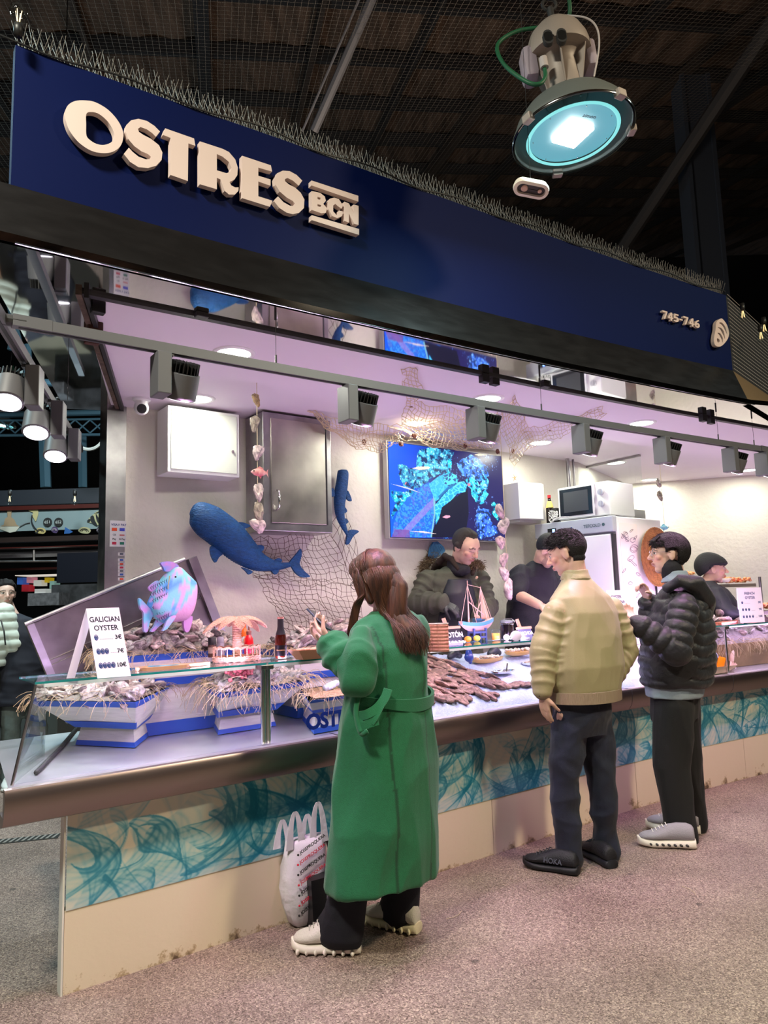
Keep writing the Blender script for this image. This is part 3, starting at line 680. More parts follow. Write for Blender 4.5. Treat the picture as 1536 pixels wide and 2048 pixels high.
# market roof
ra = Vector((-.22, 1, .21)).normalized(); rb = Vector((1, .22, .09)).normalized(); rn = rb.cross(ra).normalized()
if rn.z < 0: rn = -rn
RO = Vector((0, 0, 7.2))
def RP(a, b_, h=0): return RO + ra * a + rb * b_ + rn * h
m_tile = mat('old_roof_boards', '#6b5446', .85, var=.55, vscale=1.6, bump=.8, bscale=14, stretch=(6, .6, 1))
mb = MB(); rows = []
for i in range(-10, 40): rows.append(i)
nb = 420
rings = []
for a in (-10, 45):
 rings.append([RP(a, -18 + j * .1, .035 * math.sin(j * 1.15)) for j in range(nb)])
vs = rings[0] + rings[1] + [p + rn * .1 for p in rings[0]] + [p + rn * .1 for p in rings[1]]
fs = [(j, j + 1, nb + j + 1, nb + j) for j in range(nb - 1)]
mb.add(vs, fs + [(2 * nb + j, 3 * nb + j, 3 * nb + j + 1, 2 * nb + j + 1) for j in range(nb - 1)])
struct(mb.build('ceiling_market_roof', m_tile))
m_beam = mat('dark_roof_steel', (.035, .033, .035), .6, .3)
m_beamb = mat('brown_rafter', '#3a302b', .7)
for i in range(16):
 a = -4 + i * 1.35; mb = MB()
 w = .045 if i % 3 else .08
 mb.hexa([RP(a - w, -18, -.22), RP(a + w, -18, -.22), RP(a + w, 24, -.22), RP(a - w, 24, -.22), RP(a - w, -18, -.04), RP(a + w, -18, -.04), RP(a + w, 24, -.04), RP(a - w, 24, -.04)])
 struct(mb.build('trim_%d' % (i + 1), m_beam))
for i in range(18):
 b_ = -9 + i * 1.45; mb = MB(); w = .09 if i % 3 == 0 else .035
 mb.hexa([RP(-10, b_ - w, -.35), RP(45, b_ - w, -.35), RP(45, b_ + w, -.35), RP(-10, b_ + w, -.35), RP(-10, b_ - w, -.2), RP(45, b_ - w, -.2), RP(45, b_ + w, -.2), RP(-10, b_ + w, -.2)])
 struct(mb.build('trim_%d' % (i + 21), m_beamb if i % 2 else m_beam))
mb = MB(); A = HY(745, -5, 6.2); B = HY(628, 262, 6.9); mb.cyl(A, B, .045, seg=8); mb.cyl(A + Vector((-.12, 0, 0)), B + Vector((-.12, 0, .0)), .012, seg=6); struct(mb.build('trim_41', mat('pale_brace', (.17, .17, .19), .5)))  # brace in a paler grey than the beams
mb = MB(); A = HY(1560, 20, 7.0); B = HY(1150, 640, 11.0); mb.cyl(A, B, .09, seg=8); struct(mb.build('trim_42', m_beam))
mb = MB(); p = HY(1411, 560, 9.0); mb.box((-.17, -.17, 0), (.17, .17, 8.2), Matrix.Translation((p.x, p.y, 0)))
for dx in (-.19, 0.15): mb.box((dx, -.2, 0), (dx + .05, -.16, 8.2), Matrix.Translation((p.x, p.y, 0)))
struct(mb.build('trim_43', mat('blue_black_column', (.035, .045, .065), .5)))
def net_mat():
 m = bpy.data.materials.new('bird_net_mesh'); m.use_nodes = True; nt = m.node_tree; N = nt.nodes; L = nt.links; b = N['Principled BSDF']
 tc = N.new('ShaderNodeTexCoord'); br = N.new('ShaderNodeTexBrick'); br.offset = 0; br.inputs['Scale'].default_value = 1
 br.inputs['Brick Width'].default_value = .06; br.inputs['Row Height'].default_value = .06; br.inputs['Mortar Size'].default_value = .0013; br.inputs['Mortar Smooth'].default_value = .0
 L.new(tc.outputs['Object'], br.inputs['Vector']); L.new(br.outputs['Fac'], b.inputs['Alpha'])
 b.inputs['Base Color'].default_value = (.16, .14, .12, 1); b.inputs['Roughness'].default_value = .8
 return m
mb = MB(); mb.quad((-14, -2, 0), (16, -2, 0), (16, 24, 0), (-14, 24, 0))
o = mb.build('bird_net', net_mat()); o.matrix_basis = frame((0, 0, 5.4), rb, ra, rn); tag(o, 'fine bird net stretched under the dark market roof', 'net')
# track lighting
def rail(t, P, w=.017, h=.036):
 mb = MB()
 for a, b in zip(P[:-1], P[1:]):
  d = (b - a); d.z = 0; d.normalize(); q = Vector((-d.y, d.x, 0)) * w
  mb.hexa([a - q, b - q, b + q, a + q] + [p + UZ * h for p in (a - q, b - q, b + q, a + q)])
 mb.build('track', m_grey, t, world=True)
 mb = MB()
 for a, b in zip(P[:-1], P[1:]):
  d = (b - a); d.z = 0; d.normalize(); q = Vector((-d.y, d.x, 0)) * .006
  k = -UZ * .002; mb.hexa([a - q + k, b - q + k, b + q + k, a + q + k, a - q, b - q, b + q, a + q])
 mb.build('conductor_slot', m_black, t, world=True)
RZ = 2.362
t = thing('track_rail', 'long grey lighting track hung below the fascia on thin cables', 'track rail', S(2.5, nr(2.5), RZ))
RP_ = [S(u, nr(u), RZ) for u in [.43 + i * .4 for i in range(18)]]
rail(t, RP_)
for u in (.47, 5.05):
 mb = MB(); M = stall_frame(S(u, nr(u), RZ)); mb.box((-.06, -.019, -.001), (.06, .019, .038), M); mb.build('joiner', m_grey, t, world=True)
mb = MB(); mb.tube([S(.45, nr(.45), RZ + .02), S(.36, nr(.36) , RZ + .018), S(.27, nr(.3) + .02, RZ + .01)], .02, 10); mb.build('flexible_corner', m_dark, t, world=True)
for x in (553, 1082, 1430, 1500):
 u = 2
 for _ in range(5): u = HN(x, 800, nr(u)).dot(EU)
 mb = MB(); mb.cyl(S(u, nr(u), RZ + .036), S(u, nr(u), ZC), .0012, seg=5); mb.cyl(S(u, nr(u), RZ + .036), S(u, nr(u), RZ + .075), .004, seg=8); mb.cyl(S(u, nr(u), ZC - .03), S(u, nr(u), ZC), .005, seg=8)
 mb.build('suspension_cable', m_dark, t, world=True)
A = HZ(-20, 615, RZ); B = HZ(160, 905, RZ)
tl_ = thing('track_rail', 'short grey lighting track running back beside the left edge of the stall', 'track rail', (A + B) / 2)
rail(tl_, [A, (A + B) / 2, B])
mb = MB(); mb.cyl(HZ(135, 800, RZ + .03), HZ(135, 800, RZ + .03) + UZ * (ZC - RZ - .03), .0015, seg=5); mb.build('suspension_cable', m_dark, tl_, world=True)
m_lens = emis('spot_lens_glow', (.95, .90, 1.0), 9.0)
def spot_proto(lab):
 t = thing('track_spotlight', lab, 'spotlight')
 mb = MB(); mb.bbox((-.026, -.045, -.165), (.026, .045, -.006), .004); mb.box((-.02, -.014, -.008), (.045, .014, .001)); mb.build('driver_box', m_grey, t)
 A_ = Matrix.Translation((.085, .0, -.085)) @ Matrix.Rotation(math.radians(26), 4, 'X')    # tips the opening into the stall
 mb = MB(); mb.lathe([(.055, -.078), (.059, -.075), (.059, .02), (.052, .022)], M=A_, seg=32, cap=True); h = mb.build('lamp_head', m_grey, t, smooth=True, angle=40)
 mb = MB()
 for k in range(22):
  a = 2 * math.pi * k / 22; M2 = A_ @ Matrix.Rotation(a, 4, 'Z'); mb.box((.012, -.002, .02), (.053, .002, .062), M2)
 mb.lathe([(.03, .02), (.03, .058)], M=A_, seg=16); mb.build('heat_sink', m_black, t)
 mb = MB(); mb.lathe([(.050, -.0792), (.001, -.0795)], M=A_, seg=28, cap=False); mb.build('lens', m_lens, t)
 mb = MB(); mb.cyl((.02, 0, -.085), (.04, 0, -.085), .012, seg=12); mb.build('pivot', m_dark, t)
 CH[t.name] = [c for c in COL.objects if c.parent == t]
 return t
sp0 = None; names = ['leftmost, above the painted fish', 'above the woman in green', 'above the television', 'above the fridge', 'above the straw hat', 'above the seller in the black cap', 'last one at the right edge']
SPOTU = []
for i, (x, y) in enumerate([(322, 712), (695, 772), (950, 812), (1160, 846), (1322, 872), (1458, 888), (1523, 897)]):
 u = 2
 for _ in range(6): u = HN(x, y, nr(u)).dot(EU)
 SPOTU.append(u); M = stall_frame(S(u, nr(u), RZ))
 lab = 'grey track spotlight on the long front rail, ' + names[i]
 if sp0 is None: sp0 = spot_proto(lab); sp0.matrix_basis = M; sp0['group'] = 'spotlights on the front track'
 else: copy_tree(sp0, M, lab, 'spotlights on the front track')
 p = M @ Vector((.085, -.02, -.17))
 light('spot_beam', 'SPOT', p, 50, (1, .50, .92), p + EN * .62 - UZ * 1.25 + EU * .05, spot_size=math.radians(112), spot_blend=.9, shadow_soft_size=.05)
dl = (B - A).normalized()
for i, (x, y) in enumerate([(70, 755), (118, 825), (150, 880)]):
 p = HZ(x, y - 22, RZ); yv = Vector((.25, -1, 0)).normalized(); xv = Vector((yv.y, -yv.x, 0))
 M = frame(p, xv, yv, UZ)
 copy_tree(sp0, M, 'grey track spotlight with lit lens on the short left rail, ' + ['nearest and largest', 'middle', 'farthest and smallest'][i], 'spotlights on the left track')
 q = M @ Vector((.085, .03, -.17)); light('spot_beam', 'SPOT', q, 18, (.92, .80, 1), q + yv * .5 - UZ, spot_size=math.radians(100), spot_blend=.8, shadow_soft_size=.05)
# recessed downlights
m_dl = emis('downlight_glow', (.97, 1.0, .86), 7.0)
dlp = None
DL = [(468, 706, 'largest, behind the front rail at left'), (395, 797, 'above the white box'), (833, 846, 'above the television'), (975, 797, 'above the seller in the olive parka'),
 (1081, 885, 'above the hand dryer'), (1283, 846, 'over the right half behind the rail'), (1231, 925, 'beside the glass partition'), (1300, 959, 'farthest, above the straw hat'), (1497, 940, 'above the far right wall'), (1470, 895, 'partly hidden by the right spotlight')]
for x, y, w in DL:
 p = HZ(x, y, ZC); M = Matrix.Translation(p); lab = 'round white recessed ceiling downlight, ' + w
 if dlp is None:
  dlp = thing('downlight', lab, 'ceiling light', M=M, group='downlights in the stall ceiling')
  mb = MB(); mb.lathe([(.078, -.004), (.082, -.007), (.100, -.004), (.102, 0)], seg=40, cap=False); mb.build('trim_ring', m_white, dlp, smooth=True)
  mb = MB(); mb.lathe([(.08, -.0035), (.001, -.0035)], seg=36, cap=False); mb.build('diffuser', m_dl, dlp)
  CH[dlp.name] = [c for c in COL.objects if c.parent == dlp]
 else: copy_tree(dlp, M, lab)
 light('downlight_beam', 'AREA', p - UZ * .012, 6.6, (.98, 1, .84), p - UZ, shape='DISK', size=.15)
# big high-bay lamp
HB = HY(1146, 272, 2.82)
Mh = Matrix.Translation(HB) @ Matrix.Rotation(math.radians(-5), 4, 'Y') @ Matrix.Rotation(math.radians(-3), 4, 'X')
hb = thing('high_bay_lamp', 'large round industrial high-bay lamp with glowing cyan-white glass, hanging over the stall', 'lamp', M=Mh)
m_hous = mat('lamp_housing', '#9c9088', .5, .1)
mb = MB(); mb.lathe([(.250, 0), (.252, .012), (.243, .03), (.225, .07), (.19, .115), (.145, .15), (.095, .17), (.085, .19)], seg=56, cap=False)
mb.lathe([(.085, .19), (.145, .145), (.19, .11), (.235, .03), (.243, .002)], seg=56, cap=False); mb.build('reflector', mat('lamp_reflector', '#5f6462', .45), hb, smooth=True)
mb = MB(); mb.lathe([(.085, .17), (.075, .22), (.072, .33), (.09, .36), (.115, .375)], seg=36, cap=False); mb.build('neck', m_hous, hb, smooth=True)
mb = MB()
for k in range(6):
 M2 = Matrix.Rotation(k * math.pi / 3 + .3, 4, 'Z'); mb.hexa([M2 @ Vector(p) for p in ((.07, -.003, .2), (.082, -.003, .2), (.082, .003, .2), (.07, .003, .2), (.07, -.003, .37), (.125, -.003, .37), (.125, .003, .37), (.07, .003, .37))])
mb.build('neck_rib', m_hous, hb)
mb = MB(); mb.lathe([(.118, .365), (.135, .37), (.137, .39), (.13, .43), (.11, .48), (.07, .525), (.02, .545), (.001, .546)], seg=44); mb.build('ballast_dome', m_hous, hb, smooth=True, angle=50)
mb = MB(); mb.bbox((-.165, -.05, .27), (-.10, .05, .42), .025); mb.build('gear_box', mat('pale_gear_cover', '#a89ba8', .5), hb, smooth=True, angle=40)
mb = MB(); mb.bbox((.10, -.05, .29), (.15, .05, .42), .02); mb.build('gear_box', mat('pale_gear_cover'), hb, smooth=True, angle=40)
mb = MB()
for k in (-1, 1):
 for j in range(4): mb.cyl((-.05 + k * .028, -.118, .345 + j * .009), (-.05 + k * .028, -.14, .345 + j * .009), .019, seg=14)
mb.build('hinge_coil', m_dark, hb)
mb = MB(); mb.lathe([(.252, -.006), (.256, 0), (.252, .008)], seg=60, cap=False); mb.build('rim', m_chrome, hb, smooth=True)
mb = MB(); mb.lathe([(.178, .004), (.186, -.004), (.194, .004)], seg=60, cap=False)
mb.build('inner_ring', emis('cyan_ring_glow', (.25, .85, .85), .75, .05), hb, smooth=True)
mb = MB(); mb.lathe([(.18, .012), (.001, .014)], seg=50, cap=False); mb.build('diffuser', emis('cyan_diffuser_glow', (.10, .40, .50), .75, .05), hb)
mb = MB(); M2 = Matrix.Rotation(math.radians(28), 4, 'Z'); mb.box((-.06, -.062, -.0), (.0, .062, .010), M2); mb.box((.003, -.062, -.0), (.06, .062, .010), M2); mb.build('led_panel', emis('led_white', (.85, 1, 1), 40), hb)
mb = MB(); Mx = Matrix.Rotation(math.radians(200), 4, 'Z') @ frame((0, .11, -.001), (-1, 0, 0), (0, 1, 0), (0, 0, -1)); text_mb(mb, 'simon', .026, Mx, .0006); mb.build('lettering', m_black, hb)
for a in (2, 92, 212, 302):
 mb = MB(); M2 = Matrix.Rotation(math.radians(a), 4, 'Z'); mb.bbox((.235, -.022, -.012), (.266, .022, .02), .004, M2); mb.build('clip', m_hous, hb)
mb = MB()
for k in range(7):
 a = k * .9 + .3; mb.ell((.165 * math.cos(a), .165 * math.sin(a), .006), .003, seg=8, rn=5)
mb.build('screws', m_chrome, hb)
mb = MB(); mb.cyl((0, 0, .54), (0, 0, .62), .014, seg=10); mb.tube([(.03 * math.cos(a), 0, .64 + .03 * math.sin(a)) for a in [k * .5 for k in range(14)]], .007, 6); mb.cyl((0, 0, .66), (0, 0, 1.6), .006, seg=6); mb.build('hook', m_dark, hb)
mb = MB(); mb.tube(spline([(-.10, -.09, .27), (-.105, -.10, .21), (-.14, -.11, .17), (-.19, -.10, .20), (-.25, -.05, .33), (-.25, 0, .47), (-.15, .02, .545), (0, .03, .56), (.07, .03, .58), (.09, .0, .68), (.06, 0, 1.2)], 6), .0085, 8); mb.build('green_cable', mat('green_cable', '#1d5a3c', .5), hb, smooth=True)
mb = MB(); mb.tube(spline([(.05, -.02, .56), (.12, -.06, .50), (.145, -.09, .42), (.14, -.09, .33), (.10, -.08, .2)], 6), .004, 6); mb.cyl((-.10, -.095, .30), (-.10, -.095, .255), .017, seg=12); mb.build('cable_gland', mat('gland', '#b9b0b0', .5), hb)
light('high_bay_beam', 'AREA', Mh @ Vector((0, 0, -.012)), 14, (.62, 1, .97), Mh @ Vector((0, 0, -1)), shape='SQUARE', size=.12)
p = HY(1062, 377, 2.75)
em = thing('oval_emergency_light', 'small white oval light fitting hanging just under the big lamp', 'lamp', p)
dirv = (CO - p).normalized()
Zn = (Vector((0, 0, -1)) * .75 + dirv * .6).normalized(); Xn = CR - Zn * CR.dot(Zn); Xn.normalize(); Xn = (Xn * .985 + Zn.cross(Xn) * -.16).normalized(); Yn = Zn.cross(Xn)
Mo = frame(p, Xn, Yn, Zn)
def stad(L_, R_, n=12): return [(L_ + R_ * math.cos(a), R_ * math.sin(a)) for a in [-math.pi / 2 + math.pi * k / n for k in range(n + 1)]] + [(-L_ - R_ * math.cos(a), -R_ * math.sin(a)) for a in [-math.pi / 2 + math.pi * k / n for k in range(n + 1)]]
def ringof(L_, R_, z): return [Mo @ Vector((x, y, z)) for x, y in stad(L_, R_)]
mb = MB(); mb.ring([ringof(.038, .030, -.02), ringof(.038, .036, 0), ringof(.038, .034, .012), ringof(.037, .022, .014), ringof(.037, .020, .004)], cap=False); mb.ring([ringof(.038, .030, -.02), ringof(.03, .001, -.0205)], cap=False); mb.build('housing', mat('warm_white_plastic', '#f0e6d8', .4), em, world=True, smooth=True, angle=50)
mb = MB(); mb.ring([ringof(.037, .020, .004), ringof(.03, .001, .005)], cap=False); mb.build('dark_window', mat('dark_window', '#3a3440', .3), em, world=True)
mb = MB(); mb.lathe([(.013, 0), (.014, .005), (.010, .008), (.001, .008)], c=Mo @ Vector((-.028, 0, .004)), axis=Zn, seg=20); mb.lathe([(.008, 0), (.008, .006), (.001, .007)], c=Mo @ Vector((.036, 0, .004)), axis=Zn, seg=16); mb.build('lens', mat('lens_pink', '#d8b4a4', .3), em, world=True)
mb = MB(); mb.cyl(p - Zn * .02, p + UZ * 2.0, .0012, seg=4); mb.build('suspension_wire', m_dark, em, world=True)
# security camera
p = HZ(283, 797, ZC); cm = thing('security_camera', 'white dome security camera on the ceiling above the wall corner', 'camera', p)
mb = MB(); mb.lathe([(.05, 0), (.05, -.012), (.038, -.02), (.036, -.035)], seg=28); mb.build('base', m_white, cm, smooth=True, angle=40)
mb = MB(); mb.ell((.0, 0, -.055), .042, seg=26); mb.build('ball', m_white, cm, smooth=True)
ax = (Vector((.35, -.85, -.35))).normalized(); mb = MB(); mb.lathe([(.026, .026), (.027, .044), (.02, .046), (.001, .044)], c=(0, 0, -.055), axis=ax, seg=24); mb.build('lens', m_black, cm, smooth=True, angle=40)
# white electrical box and steel cabinet
def wallM(x, y, n): return stall_frame(HN(x, y, n))
M = frame(S(1.475, 4.03, 2.20), EU, EN, UZ)
wb = thing('electrical_box', 'square white metal enclosure with a small lock, mounted high on the wall', 'wall box', M=M)
mb = MB(); mb.bbox((0, 0, 0), (.45, .18, .395), .004); mb.build('body', m_white, wb)
mb = MB(); mb.bbox((.018, -.006, .018), (.432, .002, .377), .003); mb.build('door', mat('box_door_white', (.60, .63, .57), .25, coat=.3), wb)
mb = MB(); mb.cyl((.40, -.006, .155), (.40, -.016, .155), .008, seg=14); mb.build('lock', m_chrome, wb)
M = frame(S(2.02, 3.90, 1.865), EU, EN, UZ)
sc = thing('steel_wall_cabinet', 'stained stainless steel wall cabinet with a slim handle, behind the shell garland', 'cabinet', M=M)
mb = MB(); mb.bbox((0, 0, 0), (.49, .24, .735), .004); mb.build('body', m_steeld, sc)
mb = MB(); mb.bbox((.05, -.010, .05), (.44, .002, .70), .003); dr = mb.build('door', mat('cabinet_door_steel', (.50, .46, .42), .34, 1, var=.35, vscale=3.5, rvar=.14, bump=.06, bscale=14), sc)
mb = MB(); mb.tube([(.085, -.010, .13), (.085, -.04, .14), (.085, -.04, .24), (.085, -.010, .25)], .006, 8); mb.build('handle', m_chrome, dr, smooth=True)
mb = MB(); mb.cyl((.447, -.006, .05), (.447, -.006, .70), .006, seg=8); mb.build('hinge', m_dark, sc)
# television with the turtle picture
def vnoise(nx, ny, f, seed, oct=4):
 r = np.random.RandomState(seed); out = np.zeros((ny, nx)); amp = 1; tot = 0
 for o in range(oct):
  gx, gy = int(f * 2 ** o * nx / ny) + 3, int(f * 2 ** o) + 3; g = r.rand(gy, gx)
  X = np.linspace(0, gx - 1.001, nx); Y = np.linspace(0, gy - 1.001, ny); xi = X.astype(int); yi = Y.astype(int)
  fx = (X - xi); fy = (Y - yi)[:, None]; fx = fx * fx * (3 - 2 * fx); fy = fy * fy * (3 - 2 * fy)
  v = (g[yi][:, xi] * (1 - fx) + g[yi][:, xi + 1] * fx) * (1 - fy) + (g[yi + 1][:, xi] * (1 - fx) + g[yi + 1][:, xi + 1] * fx) * fy
  out += v * amp; tot += amp; amp *= .55
 return out / tot
def inpoly(X, Y, poly):
 c = np.zeros(X.shape, bool); n = len(poly)
 for i in range(n):
  x1, y1 = poly[i]; x2, y2 = poly[(i + 1) % n]
  if y1 == y2: continue
  c ^= ((y1 > Y) != (y2 > Y)) & (X < (x2 - x1) * (Y - y1) / (y2 - y1) + x1)
 return c
def cells(X, Y, pts):
 d = np.stack([np.hypot(X - a, Y - b) for a, b in pts]); d.sort(axis=0); return d[1] - d[0]
def tvimg():
 nx, ny = 400, 250
 U, V = np.meshgrid(np.linspace(0, 1, nx), np.linspace(0, 1, ny))
 X = 65 + U * 1350; yt = 120 + .156 * (X - 60); yb = 1275 + .037 * (X - 80); Y = yt + V * (yb - yt)
 n1 = vnoise(nx, ny, 4, 1); n2 = vnoise(nx, ny, 26, 2, 3); n3 = vnoise(nx, ny, 60, 3, 2); n4 = vnoise(nx, ny, 7, 9, 4)
 left = np.clip(1 - (X - 60) / 500, 0, 1)[..., None]
 img = np.array((.0, .10, .95)) * left ** .6 + np.array((.012, .010, .10)) * (1 - left ** .6)
 def put(mask, col, a=1.0):
  nonlocal img
  m = (mask * a)[..., None] if mask.dtype != bool else mask[..., None] * a
  img = img * (1 - m) + np.array(col) * m
 coral = [([(170, 520), (190, 400), (260, 390), (380, 480), (400, 200), (480, 190), (800, 230), (790, 480), (640, 520), (500, 640), (380, 700), (200, 660)], (.02, .22, .42)),
   ([(80, 700), (200, 720), (320, 640), (300, 800), (100, 1050)], (.0, .26, .50)), ([(700, 520), (730, 380), (790, 380), (780, 560)], (.0, .45, .8)),
   ([(860, 380), (1000, 280), (1140, 340), (1240, 420), (1230, 560), (1100, 640), (920, 560)], (.02, .14, .62)), ([(960, 620), (1010, 580), (1190, 760), (1180, 880), (1050, 860), (980, 780)], (.02, .42, .78)),
   ([(1120, 560), (1190, 560), (1200, 720), (1130, 760)], (.03, .32, .7)), ([(1240, 880), (1340, 880), (1330, 1060), (1240, 1020)], (0, .28, .40)), ([(1080, 900), (1200, 960), (1300, 1260), (1090, 1280), (1050, 1050)], (.02, .10, .62)),
   ([(810, 960), (860, 880), (910, 900), (860, 1080), (810, 1100)], (.20, .06, .60)), ([(700, 1180), (820, 1200), (800, 1270), (660, 1270)], (.02, .12, .5))]
 for pl, c in coral:
  w = inpoly(X + (n4 - .5) * 130, Y + (n1 - .5) * 130, pl)
  put(w & (n2 > .38), c); put(w & (n2 > .56), tuple(min(1, q * 2.3 + .03) for q in c)); put(w & (n3 > .68) & (n2 > .45), (.35, .75, .9)); put(w & (n2 < .36), (.005, .03, .12))
 put((n3 > .74) & (n4 > .55) & (X > 600), (.12, .25, .75), .7)
 put(inpoly(X, Y, [(560, 1100), (640, 900), (760, 830), (880, 760), (960, 700), (960, 1000), (900, 1280), (500, 1280)]), (.004, .005, .025))
 shell = [(80, 1275), (100, 1100), (160, 940), (260, 800), (400, 680), (500, 620), (560, 640), (570, 830), (560, 1000), (540, 1150), (500, 1280)]
 sh = inpoly(X, Y, shell); g = np.clip((X - 80) / 450, 0, 1)
 put(sh, (.01, .13, .70)); put(sh & (n3 > .52), (.05, .34, .85), .7); put(sh & (n2 > .60), (.10, .14, .55), .5)
 put(sh & (np.abs((X - 80) * 1.0 + (Y - 1275) * .93 - 60 - 30 * n4) < 46), (.32, .20, .62), .55)
 put(inpoly(X, Y, [(70, 1280), (110, 1180), (260, 1190), (270, 1280)]), (.18, .05, .25), .7)
 put(inpoly(X, Y, [(545, 640), (565, 830), (560, 1000), (510, 1280), (495, 1280), (545, 1000), (545, 830), (525, 640)]), (.18, .45, .55))
 neck = [(500, 640), (600, 560), (680, 520), (760, 510), (830, 540), (850, 600), (830, 650), (740, 700), (660, 760), (600, 830), (570, 850), (520, 720)]
 nk = inpoly(X, Y, neck); put(nk, (.02, .38, .88)); put(nk & (n3 > .55), (.10, .62, .95), .6)
 rs = np.random.RandomState(4); pts = [(rs.uniform(660, 860), rs.uniform(520, 680)) for _ in range(26)]
 hd = inpoly(X, Y, [(670, 540), (760, 510), (830, 540), (850, 600), (820, 650), (730, 670), (680, 640)]); cl = cells(X, Y, pts)
 put(hd & (cl > 7), (.01, .08, .28)); put(hd & (cl <= 7), (.08, .72, .95))
 fl = inpoly(X, Y, [(560, 1130), (560, 900), (640, 800), (760, 680), (860, 620), (920, 615), (955, 660), (930, 740), (830, 760), (740, 850), (640, 920), (600, 1060)])
 pts = [(rs.uniform(560, 960), rs.uniform(600, 1100)) for _ in range(110)]; cl = cells(X, Y, pts)
 put(fl, (.02, .36, .85)); put(fl & (cl < 7), (.12, .80, 1.0))
 put(inpoly(X, Y, [(600, 790), (760, 640), (840, 640), (700, 730), (620, 830)]), (.0, .08, .30), .8)
 for pl, c in [([(320, 450), (380, 430), (500, 430), (525, 440), (500, 460), (400, 470)], (.85, .66, .55)), ([(640, 1040), (680, 1018), (730, 1022), (735, 1038), (690, 1055)], (.9, .35, .5)),
    ([(1060, 295), (1140, 285), (1240, 292), (1220, 310), (1120, 312)], (.8, .62, .38)), ([(230, 640), (245, 615), (255, 620), (235, 650)], (.8, .2, .2)),
    ([(80, 635), (260, 680), (420, 755), (260, 700)], (.5, .55, .9)), ([(270, 1205), (420, 1205), (580, 1240), (420, 1225)], (.75, .6, .6)), ([(960, 640), (1000, 640), (990, 680), (965, 670)], (.6, .2, .3))]:
  put(inpoly(X, Y, pl), c)
 return np.clip(img, 0, 1)
def emit_vc(name, s):
 m = bpy.data.materials.new(name); m.use_nodes = True; nt = m.node_tree; b = nt.nodes['Principled BSDF']
 a = nt.nodes.new('ShaderNodeAttribute'); a.attribute_name = 'Col'; b.inputs['Base Color'].default_value = (.01, .01, .01, 1)
 nt.links.new(a.outputs['Color'], b.inputs['Emission Color']); b.inputs['Emission Strength'].default_value = s; b.inputs['Roughness'].default_value = .3; b.inputs['Specular IOR Level'].default_value = .25
 return m
TN = 4.03; A = HN(781, 1074, TN); Bq = HN(1010, 1082, TN); C_ = HN(781, 884, TN); TW = (Bq - A).dot(EU); THt = C_.z - A.z
tv = thing('television', 'wall-mounted flat television showing a sea turtle on a blue reef', 'television', M=stall_frame(A))
mb = MB(); mb.bbox((-.012, 0, -.012), (TW + .012, .05, THt + .012), .004); mb.build('bezel', mat('tv_bezel', '#a9a6a8', .4, .3), tv)
mb = MB(); mb.box((-.003, -.003, -.003), (TW + .003, 0, THt + .003)); mb.build('frame', m_black, tv)
sm_ = grid_obj('screen', TW, THt, tvimg(), emit_vc('screen_glow', 1.25), Matrix.Translation((0, -.004, 0)), tv)
mb = MB(); mb.box((.3, .05, .2), (TW - .3, .09, THt - .2)); mb.build('wall_mount', m_dark, tv)
# wicker sharks on the wall
m_wick = mat('blue_wicker', '#0a4a86', .6, bump=.9, bscale=55, stretch=(1, 1, 3), var=.35, vscale=30)
def shark(name, lab, path, rad, fins, n, ks=.0027):
 P = [HN(x, y, n) for x, y in path]; t = thing(name, lab, 'wall decoration', P[0])
 sp = spline([(*p, r) for p, r in zip(P, rad)], 14); pts = []; rr = []
 for i, q in enumerate(sp):
  pts.append(Vector(q[:3])); rr.append(max(.004, q[3]) * (1 + .035 * (i % 2)))
 mb = MB(); seg = 40; rings = []
 for i, p in enumerate(pts):
  d = (pts[min(i + 1, len(pts) - 1)] - pts[max(0, i - 1)]).normalized(); v = EN.cross(d).normalized()
  rings.append([p + v * (rr[i] * math.cos(a) * (1 + .02 * (j % 2))) + EN * (rr[i] * .75 * math.sin(a)) for j, a in enumerate([2 * math.pi * k / seg for k in range(seg)])])
 mb.ring(rings); mb.build('body', m_wick, t, world=True, smooth=True, angle=60)
 for nm, pl in fins:
  q = [HN(x, y, n) for x, y in pl]; F = stall_frame(q[0]); Fi = F.inverted(); l = [Fi @ p for p in q]
  l2 = spline([(p.x, p.z) for p in l], 4, True)
  mb = MB(); mb.prism(l2, -.008, .008, F @ Matrix.Rotation(math.pi / 2, 4, 'X')); mb.build(nm, m_wick, t, world=True)
  for w in (0,): pass
 return t
z1_ = lambda x, y: (250 + x / 3.072, 900 + y / 3.072)
shark('wicker_whale_shark', 'large blue wicker whale shark hung diagonally on the wall, tail to the right', [z1_(*p) for p in [(410, 370), (440, 385), (500, 430), (570, 480), (650, 545), (730, 620), (810, 680), (890, 705), (960, 712), (1030, 700)]],
 [.028 * 1, .072, .098, .103, .102, .088, .062, .038, .022, .012],
 [('dorsal_fin', [z1_(*p) for p in [(665, 470), (690, 445), (730, 448), (768, 468), (720, 490), (705, 510)]]), ('dorsal_fin', [z1_(*p) for p in [(795, 600), (825, 585), (852, 595), (835, 625)]]),
 ('pectoral_fin', [z1_(*p) for p in [(530, 590), (525, 640), (552, 692), (575, 660), (600, 630)]]), ('pelvic_fin', [z1_(*p) for p in [(715, 720), (740, 745), (760, 765), (780, 745)]]),
 ('anal_fin', [z1_(*p) for p in [(890, 730), (920, 765), (942, 745), (930, 730)]]), ('small_fin', [z1_(*p) for p in [(900, 690), (940, 665), (962, 680), (940, 700)]]),
 ('tail_fin', [z1_(*p) for p in [(1010, 690), (1050, 640), (1078, 608), (1082, 650), (1070, 700), (1100, 745), (1134, 778), (1085, 782), (1045, 755), (1020, 715)]])], 4.02)
